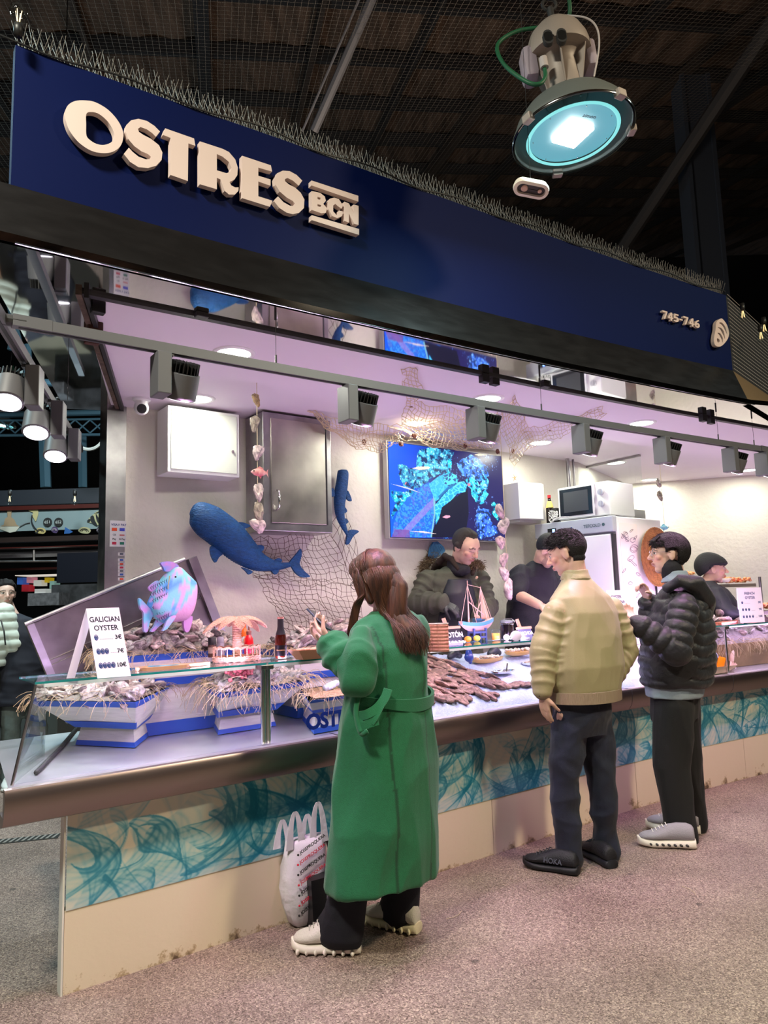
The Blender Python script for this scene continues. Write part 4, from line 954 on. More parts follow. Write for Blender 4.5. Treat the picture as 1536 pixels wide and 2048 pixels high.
shark('wicker_whale_shark', 'small blue wicker whale shark hung upright beside the steel cabinet, tail down', [z1_(*p) for p in [(1340, 122), (1340, 135), (1335, 190), (1325, 260), (1318, 330), (1322, 400), (1340, 460), (1362, 510), (1375, 540)]],
 [.02, .038, .042, .044, .040, .032, .022, .012, .008],
 [('pectoral_fin', [z1_(*p) for p in [(1280, 240), (1255, 238), (1256, 275), (1285, 285)]]), ('pectoral_fin', [z1_(*p) for p in [(1365, 250), (1385, 290), (1388, 315), (1362, 300)]]),
 ('small_fin', [z1_(*p) for p in [(1345, 350), (1362, 375), (1345, 388)]]), ('small_fin', [z1_(*p) for p in [(1350, 420), (1370, 440), (1352, 455)]]),
 ('tail_fin', [z1_(*p) for p in [(1365, 520), (1385, 490), (1434, 500), (1400, 530), (1372, 578), (1355, 575), (1360, 545)]])], 4.05)
t = thing('wicker_fish_tail', 'blue striped wicker fish tail on the wall behind the seller in the olive parka', 'wall decoration', HN(868, 1100, 4.08))
q = [HN(x, y, 4.08) for x, y in [(857, 1112), (860, 1095), (866, 1084), (874, 1083), (886, 1094), (889, 1102), (880, 1112), (865, 1118)]]; F = stall_frame(q[0]); Fi = F.inverted()
mb = MB(); mb.prism([((Fi @ p).x, (Fi @ p).z) for p in q], -.01, .01, F @ Matrix.Rotation(math.pi / 2, 4, 'X')); mb.build('fin', mat('light_blue_wicker', '#3c78a8', .6, bump=.6, bscale=50), t, world=True)
mb = MB()
for i in range(8): mb.tube([HN(860 + i * 2.2, 1114 - i * .3, 4.065), HN(862 + i * 3.3, 1087 + abs(i - 3) * 1.5, 4.065)], .0025, 4)
mb.build('stripes', mat('dark_blue_cane', '#14406c', .6), t, world=True)
# nets
def net(mb, c, nu, nv, r, bow=(0, 0, 0), jit=.006, tri=3, seed=1):
 """knotted net over a bilinear patch with corners c[0..3] (tl,tr,br,bl)"""
 r_ = np.random.RandomState(seed); G = []
 for j in range(nv + 1):
  row = []
  for i in range(nu + 1):
   s_, t_ = i / nu, j / nv
   p = (c[0] * (1 - s_) + c[1] * s_) * (1 - t_) + (c[3] * (1 - s_) + c[2] * s_) * t_
   p = p + Vector(bow) * (4 * s_ * (1 - s_)) * t_ ** .5 + Vector(r_.normal(size=3) * jit) + EU * (.012 * math.sin(j * .9 + 3 * s_)) + UZ * .012 * math.sin(i * .7 + 4 * t_)
   row.append(p)
  G.append(row)
 for j in range(nv + 1):
  for i in range(nu + 1):
   if i < nu: mb.tube([G[j][i], G[j][i + 1]], r, tri, cap=False)
   if j < nv: mb.tube([G[j][i], G[j + 1][i]], r, tri, cap=False)
 return G
mb = MB(); Nn = 4.03
net(mb, [HN(498, 1080, Nn), HN(655, 1058, Nn), HN(712, 1170, 4.06), HN(505, 1150, Nn)], 18, 9, .0016, tuple(UZ * -.02))
net(mb, [HN(505, 1150, Nn), HN(712, 1170, 4.06), HN(740, 1310, 4.06), HN(575, 1260, Nn)], 18, 12, .0016)
net(mb, [HN(655, 1058, Nn), HN(690, 1000, 4.06), HN(712, 1100, 4.06), HN(712, 1170, 4.06)], 4, 6, .0016)
tag(mb.build('fishing_net', mat('brown_net_twine', '#5c4336', .8)), 'brown fishing net draped on the wall below the steel cabinet', 'net')
mb = MB(); CZ = lambda x, y, n: HN(x, y, n) if HN(x, y, n).z < ZC - .012 else HZ(x, y, ZC - .012)
net(mb, [CZ(612, 822, 3.85), CZ(800, 858, 3.7), CZ(798, 884, 3.8), CZ(640, 835, 3.95)], 26, 7, .0024, tuple(UZ * -.13), .004)
net(mb, [CZ(800, 738, 3.0), CZ(836, 738, 3.0), CZ(848, 800, 3.4), CZ(812, 800, 3.5)], 5, 9, .0023, (0, 0, 0), .003)
net(mb, [CZ(812, 800, 3.5), CZ(990, 832, 3.55), CZ(1000, 884, 3.85), CZ(800, 872, 3.8)], 26, 11, .0024, tuple(UZ * -.055), .004)
net(mb, [CZ(772, 852, 3.7), CZ(990, 842, 3.6), CZ(1000, 890, 3.88), CZ(860, 890, 3.88)], 24, 6, .0025, tuple(UZ * -.03), .004)
net(mb, [CZ(990, 830, 3.5), CZ(1030, 792, 3.2), CZ(1068, 880, 3.75), CZ(1028, 930, 3.9)], 10, 14, .0023, (0, 0, 0), .004)
net(mb, [CZ(1040, 862, 3.6), CZ(1205, 815, 3.2), CZ(1210, 828, 3.2), CZ(1060, 895, 3.75)], 22, 5, .0018, tuple(UZ * -.02), .004)
tag(mb.build('fishing_net', mat('cream_net_twine', '#cbb896', .75)), 'cream fishing net swagged from the ceiling above the television', 'net')
m_shell0 = mat('brown_shell', '#7a4a3a', .5, var=.4, vscale=60)
for i, (x, y, n) in enumerate([(728, 884, 3.85), (822, 810, 3.4), (802, 888, 3.72), (828, 871, 3.68), (930, 891, 3.8), (995, 903, 3.8), (1026, 902, 3.8), (1100, 858, 3.4)]):
 p = HN(x, y, n); mb = MB(); mb.ell((0, 0, 0), (.018, .008, .021), seg=14, rn=8)
 for k in range(7):
  a = -1 + k / 3; mb.tube([(0, -.007, -.018), (.012 * a, -.010, 0), (.017 * a, -.006, .014)], .0016, 4)
 o = mb.build('scallop_shell', m_shell0, None, smooth=True); o.matrix_basis = stall_frame(p) @ Matrix.Rotation(i * .7, 4, 'Y')
 tag(o, 'small brown scallop shell in the ceiling net, ' + ['far left swag', 'on the narrow upright strip', 'top left of the television', 'just above the television top', 'over the middle of the television', 'by the hanging cord', 'right of the hanging cord', 'on the thin right tail'][i], 'shell')
def starfish(p, s_, lab, rot=0):
 mb = MB(); c = (0, 0, 0)
 for k in range(5):
  a = rot + k * 2 * math.pi / 5; mb.tube([(0, 0, 0), (s_ * .5 * math.cos(a), 0, s_ * .5 * math.sin(a)), (s_ * math.cos(a + .12), 0, s_ * math.sin(a + .12))], [s_ * .25, s_ * .15, s_ * .04], 8, flat=.6)
 o = mb.build('starfish', mat('starfish_tan', '#b08a62', .8, bump=.5, bscale=200), None, smooth=True); o.matrix_basis = stall_frame(p); return tag(o, lab, 'starfish')
starfish(HN(1029, 956, 3.9), .03, 'small tan starfish hanging below the net right of the television', .5)
starfish(HN(1228, 820, 3.2), .035, 'tan starfish tied at the thin right tail of the ceiling net', .2)
t = thing('hanging_twine', 'thin twine from the ceiling net down to the small starfish', 'twine', HN(1028, 930, 3.9)); mb = MB(); mb.tube([HN(1028, 928, 3.9), HN(1028, 950, 3.9)], .001, 4); mb.build('cord', m_rope, t, world=True)
# oysters (shared shapes)
def oyster_mesh(seed, L=.10, W=.066, T=.024, closed=True):
 r = np.random.RandomState(seed); nu_, nv_ = 26, 12; vs = []
 ph = r.uniform(0, 6.28, 6); hook = r.uniform(-.012, .012)
 cols = []
 for j in range(nv_ + 1):
  v = math.pi * j / nv_
  for i in range(nu_):
   a = 2 * math.pi * i / nu_
   R = 1 + .10 * math.sin(2 * a + ph[0]) + .07 * math.sin(3 * a + ph[1]) + .05 * math.sin(7 * a + ph[2]) + .035 * math.sin(12 * a + ph[3])
   st = math.sin(v) ** .75
   x = L / 2 * math.cos(a) * R * st; y = W / 2 * math.sin(a) * R * st * (1 - .42 * math.cos(a))
   rad = st
   ridge = .0022 * math.sin(rad * 26 + 2 * math.sin(a * 3 + ph[4])) + .0016 * math.sin(a * 9 + ph[5]) * rad
   z = -T / 2 * math.cos(v) * (.75 + .25 * math.cos(a + ph[1])) * 1.1 + (ridge if abs(math.cos(v)) < .98 else 0) * (1 if v > 1.57 else -1)
   y += hook * math.sin(x / L * 3)
   vs.append((x, y, z))
   k = .62 + .38 * math.sin(rad * 23 + ph[0] + 2 * math.sin(a * 2)) * .5 + .19 * math.sin(a * 5 + ph[2])
   k = max(.25, min(1, k + r.uniform(-.12, .12)))
   cols.append((.78 * k + .05, .70 * k + .04, .64 * k + .05))
 fs = [(j * nu_ + i, j * nu_ + (i + 1) % nu_, (j + 1) * nu_ + (i + 1) % nu_, (j + 1) * nu_ + i) for j in range(nv_) for i in range(nu_)]
 return vs, fs, cols
m_oy = mat('oyster_shell', (.8, .7, .66), .6, vcol='Col', bump=.55, bscale=120, randv=.45, var=.30, vscale=45, objc=1)
m_oyp = mat('pale_oyster_shell', (.9, .86, .84), .42, vcol='Col', bump=.4, bscale=90, var=.12, vscale=30)
OYM = []
for k in range(9):
 vs, fs, cs = oyster_mesh(20 + k, *[(.105, .062, .026), (.092, .066, .03), (.115, .058, .024)][k % 3])
 me = bpy.data.meshes.new('oyster'); me.from_pydata(vs, [], fs); me.materials.append(m_oy); me.polygons.foreach_set('use_smooth', [True] * len(fs))
 ca = me.color_attributes.new('Col', 'FLOAT_COLOR', 'POINT'); ca.data.foreach_set('color', np.hstack([np.array(cs), np.ones((len(cs), 1))]).astype(np.float32).ravel()); me.update(); OYM.append(me)
OC = {'oysters laid out on the ice': (.62, .40, .32, 1), 'oysters in the left end crate': (.75, .66, .58, 1), 'oysters in the middle crate': (.8, .72, .66, 1)}
def oyster(M, k, lab, group, name='oyster', cat='oyster'):
 o = bpy.data.objects.new(name, OYM[k % len(OYM)]); COL.objects.link(o); o.matrix_basis = M; o.color = OC.get(group, (1, .86, .84, 1)); return tag(o, lab, cat, group)
def fish_mb(mb_, L, H, T):
 prof = [(-.5, .02), (-.42, .35), (-.28, .75), (-.05, 1), (.15, .85), (.32, .42), (.40, .22)]
 rings = [[Vector((x * L, T * .5 * h * math.cos(a), H * .5 * h * math.sin(a))) for a in [2 * math.pi * k / 16 for k in range(16)]] for x, h in prof]
 mb_.ring(rings, mi=0)
 mb_.prism([(.37 * L, .05 * H), (.5 * L, .5 * H), (.46 * L, 0), (.5 * L, -.5 * H), (.37 * L, -.05 * H)], -T * .06, T * .06, Matrix.Rotation(math.pi / 2, 4, 'X'))
 mb_.prism([(-.2 * L, .42 * H), (.0, .75 * H), (.2 * L, .55 * H), (.22 * L, .3 * H)], -T * .06, T * .06, Matrix.Rotation(math.pi / 2, 4, 'X'))
 mb_.prism([(-.05 * L, -.42 * H), (.06 * L, -.75 * H), (.12 * L, -.4 * H)], -T * .06, T * .06, Matrix.Rotation(math.pi / 2, 4, 'X'))
def garland(xs, n, top, items, lab):
 P0 = HN(xs, top, n); t = thing('shell_garland', lab, 'garland', S(P0.dot(EU), n, min(P0.z, ZC)))
 u = P0.dot(EU); ps = [Vector((0, 0, 0))]
 zb = HN(xs, items[-1][1], n).z - t.matrix_basis.translation.z
 mb = MB(); mb.tube([(0, 0, 0), (0, 0, zb * .5), (0, 0, zb)], .0022, 5); mb.build('cord', m_rope, t)
 base = t.matrix_basis.translation
 for i, (x, y, w, h, kind) in enumerate(items):
  p = HN(x, y, n) - base
  if kind in 'dlgp':
   vs, fs, cs = oyster_mesh(50 + i + int(xs), h, w, w * .55)
   M = Matrix.Translation(p - Vector((0, 0, 0))) @ stall_frame((0, 0, 0)) @ Matrix.Rotation(math.radians(90 + (i * 37) % 30 - 15), 4, 'Y') @ Matrix.Rotation((i * 1.3) % .8 - .4 + math.pi / 2, 4, 'X')
   tint = {'d': (.60, .45, .25), 'g': (.55, .52, .45), 'l': (1.1, .98, 1.02), 'p': (1.05, .85, .9)}[kind]
   mb = MB(); mb.v = [tuple(M @ Vector(q)) for q in vs]; mb.f = fs; mb.c = [tuple(a * b for a, b in zip(c, tint)) for c in cs]; mb.mi = [0] * len(fs)
   mb.build('shell', m_oyp, t, smooth=True, vcol=True)
  else:
   mb = MB(); fish_mb(mb, w, h, w * .25); M = Matrix.Translation(p) @ stall_frame((0, 0, 0)) @ (Matrix.Identity(4) if kind == 'r' else Matrix.Scale(-1, 4, (1, 0, 0)))
   mb.v = [tuple(M @ Vector(q)) for q in mb.v]
   if kind != 'r': mb.f = [f[::-1] for f in mb.f]
   mb.build('fish_ornament', mat('red_fish_paint', '#c8586a', .4, col2='#e8b0a8', vscale=25) if kind == 'r' else mat('turquoise_fish_paint', '#3cb6d2', .35, col2='#a8e4ee', vscale=40), t, smooth=True, angle=40)
   mb = MB(); mb.ell(M @ Vector((-.36 * w, -.10 * w, .1 * h)), .004, seg=8, rn=6); mb.build('eye', m_black, t)
 return t
garland(513, 3.45, 728, [(513, 800, .045, .085, 'd'), (509, 848, .055, .085, 'g'), (516, 905, .06, .095, 'l'), (519, 945, .105, .045, 'r'), (517, 985, .06, .09, 'l'), (517, 1025, .07, .10, 'g'), (517, 1052, .075, .085, 'l')], 'garland of oyster shells and a red fish hanging in front of the steel cabinet')
garland(1000, 3.55, 850, [(1000, 1022, .085, .115, 'p'), (1007, 1052, .095, .11, 'l'), (1002, 1085, .085, .10, 'p'), (1007, 1120, .06, .11, 'p'), (1009, 1148, .08, .10, 'l'), (1017, 1178, .10, .14, 'l')], 'garland of pale pink oyster shells hanging in front of the television edge')
garland(1317, 3.3, 895, [(1317, 965, .06, .085, 'g'), (1320, 992, .055, .085, 'g'), (1328, 1055, .125, .04, 'b')], 'garland with two grey shells and a turquoise fish above the man in the puffer jacket')
garland(1302, 2.75, 790, [(1302, 797, .03, .05, 'd')], 'tiny golden shell ornament hanging from the fascia above the rail')
# fridge corner
FL = Vector((1.24, 5.9, 0)); FR = Vector((1.705, 5.35, 0)); fx = (FR - FL); FW = fx.length; fx.normalize(); fy = Vector((-fx.y, fx.x, 0)); FH = 2.0
FM = frame(FL, fx, fy, UZ)
fg = thing('upright_fridge', 'tall white catering fridge with grey top panel behind the counter', 'fridge', M=FM)
mb = MB(); mb.bbox((0, .03, 0), (FW, .66, FH), .008); mb.build('cabinet', m_white, fg)
mb = MB(); mb.bbox((.03, -.02, .08), (FW - .03, .03, FH - .13), .01); dr = mb.build('door', mat('fridge_door_white', (.74, .76, .80), .35), fg)
mb = MB(); mb.box((FW - .028, -.012, .08), (FW - .012, .03, FH - .13)); mb.build('door_seal', m_dark, fg)
mb = MB(); mb.bbox((0, -.022, FH - .115), (FW, .03, FH + .003), .006); mb.build('top_panel', mat('fridge_top_grey', (.52, .55, .6), .35, .3), fg)
mb = MB(); mb.box((.13, -.026, FH - .085), (.21, -.021, FH - .045)); dp = mb.build('display', m_black, fg)
mb = MB(); mb.box((.178, -.028, FH - .078), (.20, -.026, FH - .052)); mb.build('digits', emis('blue_led', (.05, .25, 1), 4), dp)
mb = MB(); text_mb(mb, 'TEFCOLD', .035, frame((.54, -.0235, FH - .07), (1, 0, 0), (0, 0, 1), (0, -1, 0)), .0006); mb.lathe([(.012, 0), (.012, .003), (.001, .003)], c=(.64, -.022, FH - .058), axis=(0, -1, 0), seg=16); mb.build('lettering', mat('logo_green_grey', '#3c5a5c', .5), fg)
mb = MB(); mb.cyl((.36, -.022, FH - .06), (.36, -.03, FH - .06), .009, seg=14); mb.build('key_lock', m_chrome, fg)
mb = MB(); mb.box((FW + .0005, .06, .9), (FW + .002, .30, FH - .05)); stk = mb.build('printed_strip', mat('sticker_white', '#e6dfd8', .5), fg)
mb = MB(); r5 = random.Random(5)
for k in range(26):
 y0 = r5.uniform(.08, .28); z0_ = r5.uniform(.95, FH - .1); a = r5.uniform(0, 6.28); s_ = r5.uniform(.02, .045)
 pts = [(FW + .003, y0 + s_ * math.cos(q) * (1 + .3 * math.cos(2 * q + a)), z0_ + s_ * .6 * math.sin(q + a)) for q in [j * .5 for j in range(13)]]
 mb.tube(pts, .0016, 4)
mb.build('fish_sketches', mat('sketch_ink', '#6e6a74', .6), stk)
hc = FM @ Vector((FW + .02, .50, 1.70)); hM = frame(hc, fy, UZ, fx)
ht = thing('straw_hat', 'wide woven straw sun hat hung on the side of the fridge', 'hat', M=hM)
mb = MB(); prof = []
for k in range(34):
 q = k / 33; r_ = .225 * (1 - q) + .001
 z = .0 if r_ > .11 else .085 * (1 - (r_ / .11) ** 3) ** .6
 prof.append((r_, z + .003 * (k % 2) + (.02 * ((r_ - .11) / .115) ** 2 if r_ > .11 else 0)))
mb.lathe(prof, seg=64, cap=False); o = mb.build('woven_straw', mat('straw_weave', '#a8743f', .8, var=.45, vscale=35, bump=.8, bscale=90), ht, smooth=False)
mb = MB(); mb.tube([(.226 * math.cos(a) * (1 + .012 * (k % 2)), .226 * math.sin(a) * (1 + .012 * (k % 2)), .02) for k, a in enumerate([2 * math.pi * j / 90 for j in range(91)])], .005, 5); mb.build('scalloped_edge', mat('straw_edge', '#8c5f34', .8), ht)
MW = thing('microwave_oven', 'white microwave oven with dark door and two dials, on top of the fridge', 'microwave', M=FM @ Matrix.Translation((.22, .02, FH + .004)))
mb = MB(); mb.bbox((0, 0, .01), (.46, .34, .27), .008)
for x in (.04, .42):
 for y in (.04, .3): mb.cyl((x, y, 0), (x, y, .012), .012, seg=10)
mb.build('body', m_white, MW)
mb = MB(); mb.bbox((.006, -.014, .016), (.335, .002, .264), .004); dr = mb.build('door', mat('microwave_white', (.72, .73, .74), .3), MW)
mb = MB(); mb.box((.022, -.017, .035), (.318, -.013, .25)); gl_ = mb.build('door_glass', mat('oven_glass', (.015, .016, .018), .12), dr)
mb = MB(); mb.box((.06, -.0185, .065), (.285, -.0165, .225)); mb.build('window_mesh', mat('oven_mesh', (.05, .052, .055), .3), MW)
for z in (.19, .10):
 mb = MB(); mb.cyl((.395, 0, z), (.395, -.022, z), .024, seg=20); mb.box((-.004 + .395, -.028, z - .02), (.399, -.022, z + .02)); mb.build('dial', mat('dial_silver', (.6, .6, .62), .3, .5), MW)
mb = MB(); mb.tube(spline([(.10, -.02, .03), (.02, -.05, .03), (-.05, -.04, .0), (-.1, .02, .02), (-.12, .1, .01)], 6), .004, 6); mb.build('power_cord', m_white, MW)
bt = thing('sauce_bottle', 'dark sauce bottle with yellow label and red cap, left of the microwave', 'bottle', M=FM @ Matrix.Translation((.10, .06, FH + .004)))
mb = MB(); mb.lathe([(.03, 0), (.032, .01), (.032, .12), (.026, .15), (.013, .19), (.012, .21)], seg=22); mb.build('bottle_body', mat('dark_sauce', '#1a0f0c', .2), bt, smooth=True)
mb = MB(); mb.lathe([(.0325, .13), (.0275, .15), (.016, .185)], seg=22, cap=False); mb.build('label', mat('yellow_label', '#d8c06a', .5), bt, smooth=True)
mb = MB(); mb.lathe([(.014, .21), (.014, .235), (.001, .236)], seg=16); mb.build('cap', mat('red_cap', '#b8202a', .4), bt)
bc = thing('black_camera_drone', 'small black gadget with cables beside the microwave', 'gadget', M=FM @ Matrix.Translation((.165, .05, FH + .004)))
mb = MB(); mb.bbox((-.03, -.03, 0), (.03, .03, .12), .012); mb.build('body', m_black, bc, smooth=True, angle=40)
bc.name = 'black_gadget'
mb = MB(); r5 = random.Random(9)
for k in range(10): mb.tube(spline([(r5.uniform(-.05, .07), r5.uniform(-.06, -.02), r5.uniform(.01, .10)) for _ in range(5)], 4), .0022, 5)
mb.build('loose_cables', m_white, bc)
dM = stall_frame(S(4.47, 3.88, 1.71))
A_ = HN(1042, 1036, 3.90)
dM = stall_frame(A_)
ds = thing('paper_towel_dispenser', 'rounded white paper towel dispenser on the wall left of the fridge', 'dispenser', M=dM)
mb = MB(); pr = [(0, 0), (0, .20)] ; poly = [(0, .21), (.02, .03), (.06, 0), (.24, -.02), (.30, .01), (.32, .05), (.32, .21)]
mb.prism(poly, .0, .29); mb.build('cover', m_white, ds, smooth=True, angle=30)
mb = MB(); mb.prism([(0.01, .20), (.04, .05), (.30, .06), (.31, .20)], -.025, .0); mb.build('paper_slot', mat('dispenser_under', '#b8b4ae', .5), ds)
mb = MB(); mb.ell((.321, .11, .17), (.004, .022, .04), seg=16); mb.build('sight_window', m_dark, ds, smooth=True)
t = thing('wall_pipe', 'pair of grey vertical pipes on the wall above the microwave', 'pipe', HN(1142, 985, 4.05))
for dx in (0, 11):
 mb = MB(); p = HN(1139 + dx, 985, 4.05); mb.cyl(p - UZ * .3, Vector((p.x, p.y, ZC)), .016 if not dx else .010, seg=14); mb.build('pipe', m_steeld, t, world=True, smooth=True, angle=40)
t = thing('steel_screen', 'upright grey steel screen standing behind the fridge', 'panel', HN(1265, 1200, 4.15))
q = [HN(1236, 1016, 4.15), HN(1290, 1018, 4.15)]; mb = MB(); a, b_ = q; mb.hexa([Vector((a.x, a.y, 0)), Vector((b_.x, b_.y, 0)), Vector((b_.x, b_.y, 0)) + EN * .03, Vector((a.x, a.y, 0)) + EN * .03, a, Vector((b_.x, b_.y, a.z)), Vector((b_.x, b_.y, a.z)) + EN * .03, a + EN * .03]); mb.build('sheet', m_steeld, t, world=True)
t = thing('glass_partition', 'clear glass partition with a slim metal top rail hung from the stall ceiling', 'partition', HZ(1280, 908, ZC))
A = HZ(1160, 935, ZC); Bq = HZ(1280, 908, ZC); mb = MB(); mb.tube([A - UZ * .012, Bq - UZ * .012], .012, 4); mb.build('top_rail', m_steeld, t, world=True)
mb = MB(); dn = UZ * -1.2; q = UZ.cross((Bq - A).normalized()) * .004; mb.hexa([A + dn, Bq + dn, Bq + dn + q, A + dn + q, A - UZ * .02, Bq - UZ * .02, Bq - UZ * .02 + q, A - UZ * .02 + q]); mb.build('pane', m_glass, t, world=True)
t = thing('qr_frame', 'small black framed notice on the side of the fridge below the hat', 'frame', M=FM @ frame((FW + .004, .50, 1.36), (0, 1, 0), (0, 0, 1), (1, 0, 0)))
t.name = 'framed_notice'
mb = MB()
for a, b_ in [((0, 0), (.12, .008)), ((0, .112), (.12, .12)), ((0, 0), (.008, .12)), ((.112, 0), (.12, .12))]: mb.box((a[0], a[1], 0), (b_[0], b_[1], .012))
mb.build('frame', m_black, t)
mb = MB(); mb.box((.008, .008, 0), (.112, .112, .005)); mb.build('paper', mat('paper_white', '#e8e6ea', .6), t)
# goods on the counter
BZ = .803; GT = GZ + .0095
m_plank = mat('whitewashed_plank', '#d2cfc8', .7, var=.12, vscale=14, stretch=(1, 1, 8), bump=.2, bscale=40)
m_bstripe = mat('blue_painted_stripe', '#2a55b4', .5)
def lerp(a, b, t): return a + (b - a) * t
def crate(lab, P, e1, e2, Pt, f1, f2, z0, z1, z2, z3):
 """boat-shaped display box: narrow base z0..z1, flared hull z1..z3 ; corners given in (u,n)"""
 t = thing('boat_shaped_crate', lab, 'display crate', S(P[0], P[1], z0), 0, 'boat-shaped crates')
 def rect(p, a, b, z): p = np.array(p); a = np.array(a); b = np.array(b); return [S(*p, z), S(*(p + b), z), S(*(p + a + b), z), S(*(p + a), z)]
 lo = rect(P, e1, e2, z0); c = sum(lo, Vector()) / 4
 up = [lerp(c + UZ * (z1 - z0), q + UZ * (z1 - z0), .88) for q in lo]
 def band(A, B, a, b, out=1.0):
  ca = sum(A, Vector()) / 4; cb = sum(B, Vector()) / 4
  L0 = [lerp(x, y, a) for x, y in zip(A, B)]; L1 = [lerp(x, y, b) for x, y in zip(A, B)]
  cc = sum(L0, Vector()) / 4; L0 = [cc + (q - cc) * out for q in L0]; cc = sum(L1, Vector()) / 4; L1 = [cc + (q - cc) * out for q in L1]
  return L0 + L1
 mb = MB(); mb.hexa(lo + up); mb.build('base', m_plank, t, world=True)
 mb = MB(); mb.hexa(band(lo, up, 0, .26, 1.006)); mb.build('base_stripe', m_bstripe, t, world=True)
 hb_ = [lerp(c + UZ * (z1 - z0), q + UZ * (z1 - z0), 1.02) for q in lo]; tp = rect(Pt, f1, f2, z3)
 mb = MB(); mb.hexa(hb_ + tp); mb.build('hull', m_plank, t, world=True)
 mb = MB(); mb.hexa(band(hb_, tp, 0, .24, 1.006)); mb.build('lower_stripe', m_bstripe, t, world=True)
 mb = MB(); mb.hexa(band(hb_, tp, .80, 1.0, 1.008)); mb.build('rim_stripe', m_bstripe, t, world=True)
 return t, tp
def mound(name, lab, tp, h, seed, m, dens=22, kind='stuff', inset=.96, n=150):
 c = sum(tp, Vector()) / 4; g = 26; vs = []
 r_ = np.random.RandomState(seed); nz = r_.rand(g + 1, g + 1)
 def pos(s_, t_, k):
  p = (tp[0] * (1 - s_) + tp[1] * s_) * (1 - t_) + (tp[3] * (1 - s_) + tp[2] * s_) * t_
  p = c + (p - c) * inset; b = (math.sin(math.pi * s_) * math.sin(math.pi * t_)) ** .55
  return p + UZ * (h * b * k - .006)
 for j in range(g + 1):
  for i in range(g + 1): vs.append(pos(i / g, j / g, .8 + .25 * nz[j, i]))
 fs = [(j * (g + 1) + i, j * (g + 1) + i + 1, (j + 1) * (g + 1) + i + 1, (j + 1) * (g + 1) + i) for j in range(g) for i in range(g)]
 mb = MB(); mb.add(vs, fs, col=(.35, .30, .27))
 if 'oyster' in name:
  rr = random.Random(seed)
  for k in range(n):
   p = pos(rr.uniform(.03, .97), rr.uniform(.03, .97), 1.0); me = OYM[rr.randrange(9)]
   M = Matrix.Translation(p + UZ * .004) @ Euler((rr.uniform(-.9, .9), rr.uniform(-.9, .9), rr.uniform(0, 6.3))).to_matrix().to_4x4() @ Matrix.Scale(rr.uniform(.7, 1.15), 4)
   kk = rr.uniform(.6, 1.15); base = len(mb.v); cd = me.color_attributes['Col'].data
   mb.v += [tuple(M @ v.co) for v in me.vertices]; mb.f += [tuple(i + base for i in f.vertices) for f in me.polygons]; mb.mi += [0] * len(me.polygons)
   mb.c += [tuple(x * kk for x in q.color[:3]) for q in cd]
  m = m_oy
 o = mb.build(name, m, None, smooth=True, vcol=True); return tag(o, lab, 'oysters' if 'oyster' in name else 'ice', kind=kind)
def scatter(tp, h, n, lab, group, seed, inset=.9, sc=(.8, 1.25), tilt=.7, heading=None, hj=3.1, lift=.006):
 r_ = random.Random(seed); c = sum(tp, Vector()) / 4; N = int(math.ceil(n ** .5))
 for k in range(n):
  s_ = ((k % N) + r_.uniform(.1, .9)) / N; t_ = ((k // N) + r_.uniform(.1, .9)) / N; t_ = min(t_, .98)
  p = (tp[0] * (1 - s_) + tp[1] * s_) * (1 - t_) + (tp[3] * (1 - s_) + tp[2] * s_) * t_; p = c + (p - c) * inset
  b = (math.sin(math.pi * s_) * math.sin(math.pi * t_)) ** .55
  q = r_.uniform(*sc)
  M = Matrix.Translation(p + UZ * (h * b + lift + r_.uniform(0, .012))) @ Matrix.Rotation((r_.uniform(-hj, hj) if heading is None else heading + r_.uniform(-hj, hj)), 4, 'Z') @ Matrix.Rotation(r_.uniform(-tilt, tilt), 4, 'X') @ Matrix.Rotation(r_.uniform(-tilt, tilt), 4, 'Y') @ Matrix.Scale(q, 4)
  oyster(M, r_.randrange(9), lab, group)
m_heap = mat('heaped_oyster_shells', '#8d7f78', .7, var=.7, vscale=30, bump=1.0, bscale=50)
def straw(tp, n, lab, seed, drop=.12, L=.12, side=(0, 1, 3)):
 r_ = random.Random(seed); mb = MB()
 for k in range(n):
  e = r_.choice(side); a, b = tp[e], tp[(e + 1) % 4]; c = sum(tp, Vector()) / 4
  p = lerp(a, b, r_.random()); out = (p - c); out.z = 0; out.normalize(); al = (b - a).normalized()
  p = p - out * r_.uniform(0, .05) + UZ * r_.uniform(0, .02); pts = [p]; d = (out * r_.uniform(.3, 1) + al * r_.uniform(-1, 1) + UZ * r_.uniform(-.1, .8)).normalized(); w = r_.uniform(-1, 1)
  for j in range(7):
   p = p + d * L / 6 * r_.uniform(.6, 1.2); pts.append(p); d = (d + UZ * -.42 * (drop / .12) + al * w * .5 + out * .05 + Vector((r_.uniform(-.3, .3), r_.uniform(-.3, .3), r_.uniform(-.2, .2)))).normalized()
  mb.tube(pts, .0011, 3, cap=False)
 return tag(mb.build('packing_straw', mat('shredded_straw', '#b09a78', .7)), lab, 'packing straw', kind='stuff')
cA, tA = crate('blue and white boat-shaped crate of oysters at the left end of the glass case', (1.097, 3.385), (-.184, .283), (.276, .467), (1.031, 3.18), (-.33, .44), (.36, .52), BZ, .885, .9, 1.03)
cB, tB = crate('boat-shaped crate behind the chrome glass post, covered with straw and a pink net of shells', (1.507, 3.41), (.15, .45), (.327, .018), (1.42, 3.16), (.10, .62), (.56, .16), BZ, .885, .9, 1.03)
zc = HN(650, 1398, 3.04).z
cC, tC = crate('boat-shaped crate with curled shavings beside the blue OSTRES lettering', (1.851, 3.08), (.17, .40), (.30, .03), (1.80, 3.04), (.22, .46), (.40, .04), BZ, .90, .9, zc)
def tallcrate(lab, u0, u1, n0, n1, z0, zb, zt):
 return crate(lab, (u0 + .05, n0 + .05), (0, n1 - n0 - .1), (u1 - u0 - .1, 0), (u0, n0), (0, n1 - n0), (u1 - u0, 0), z0, zb, 0, zt)
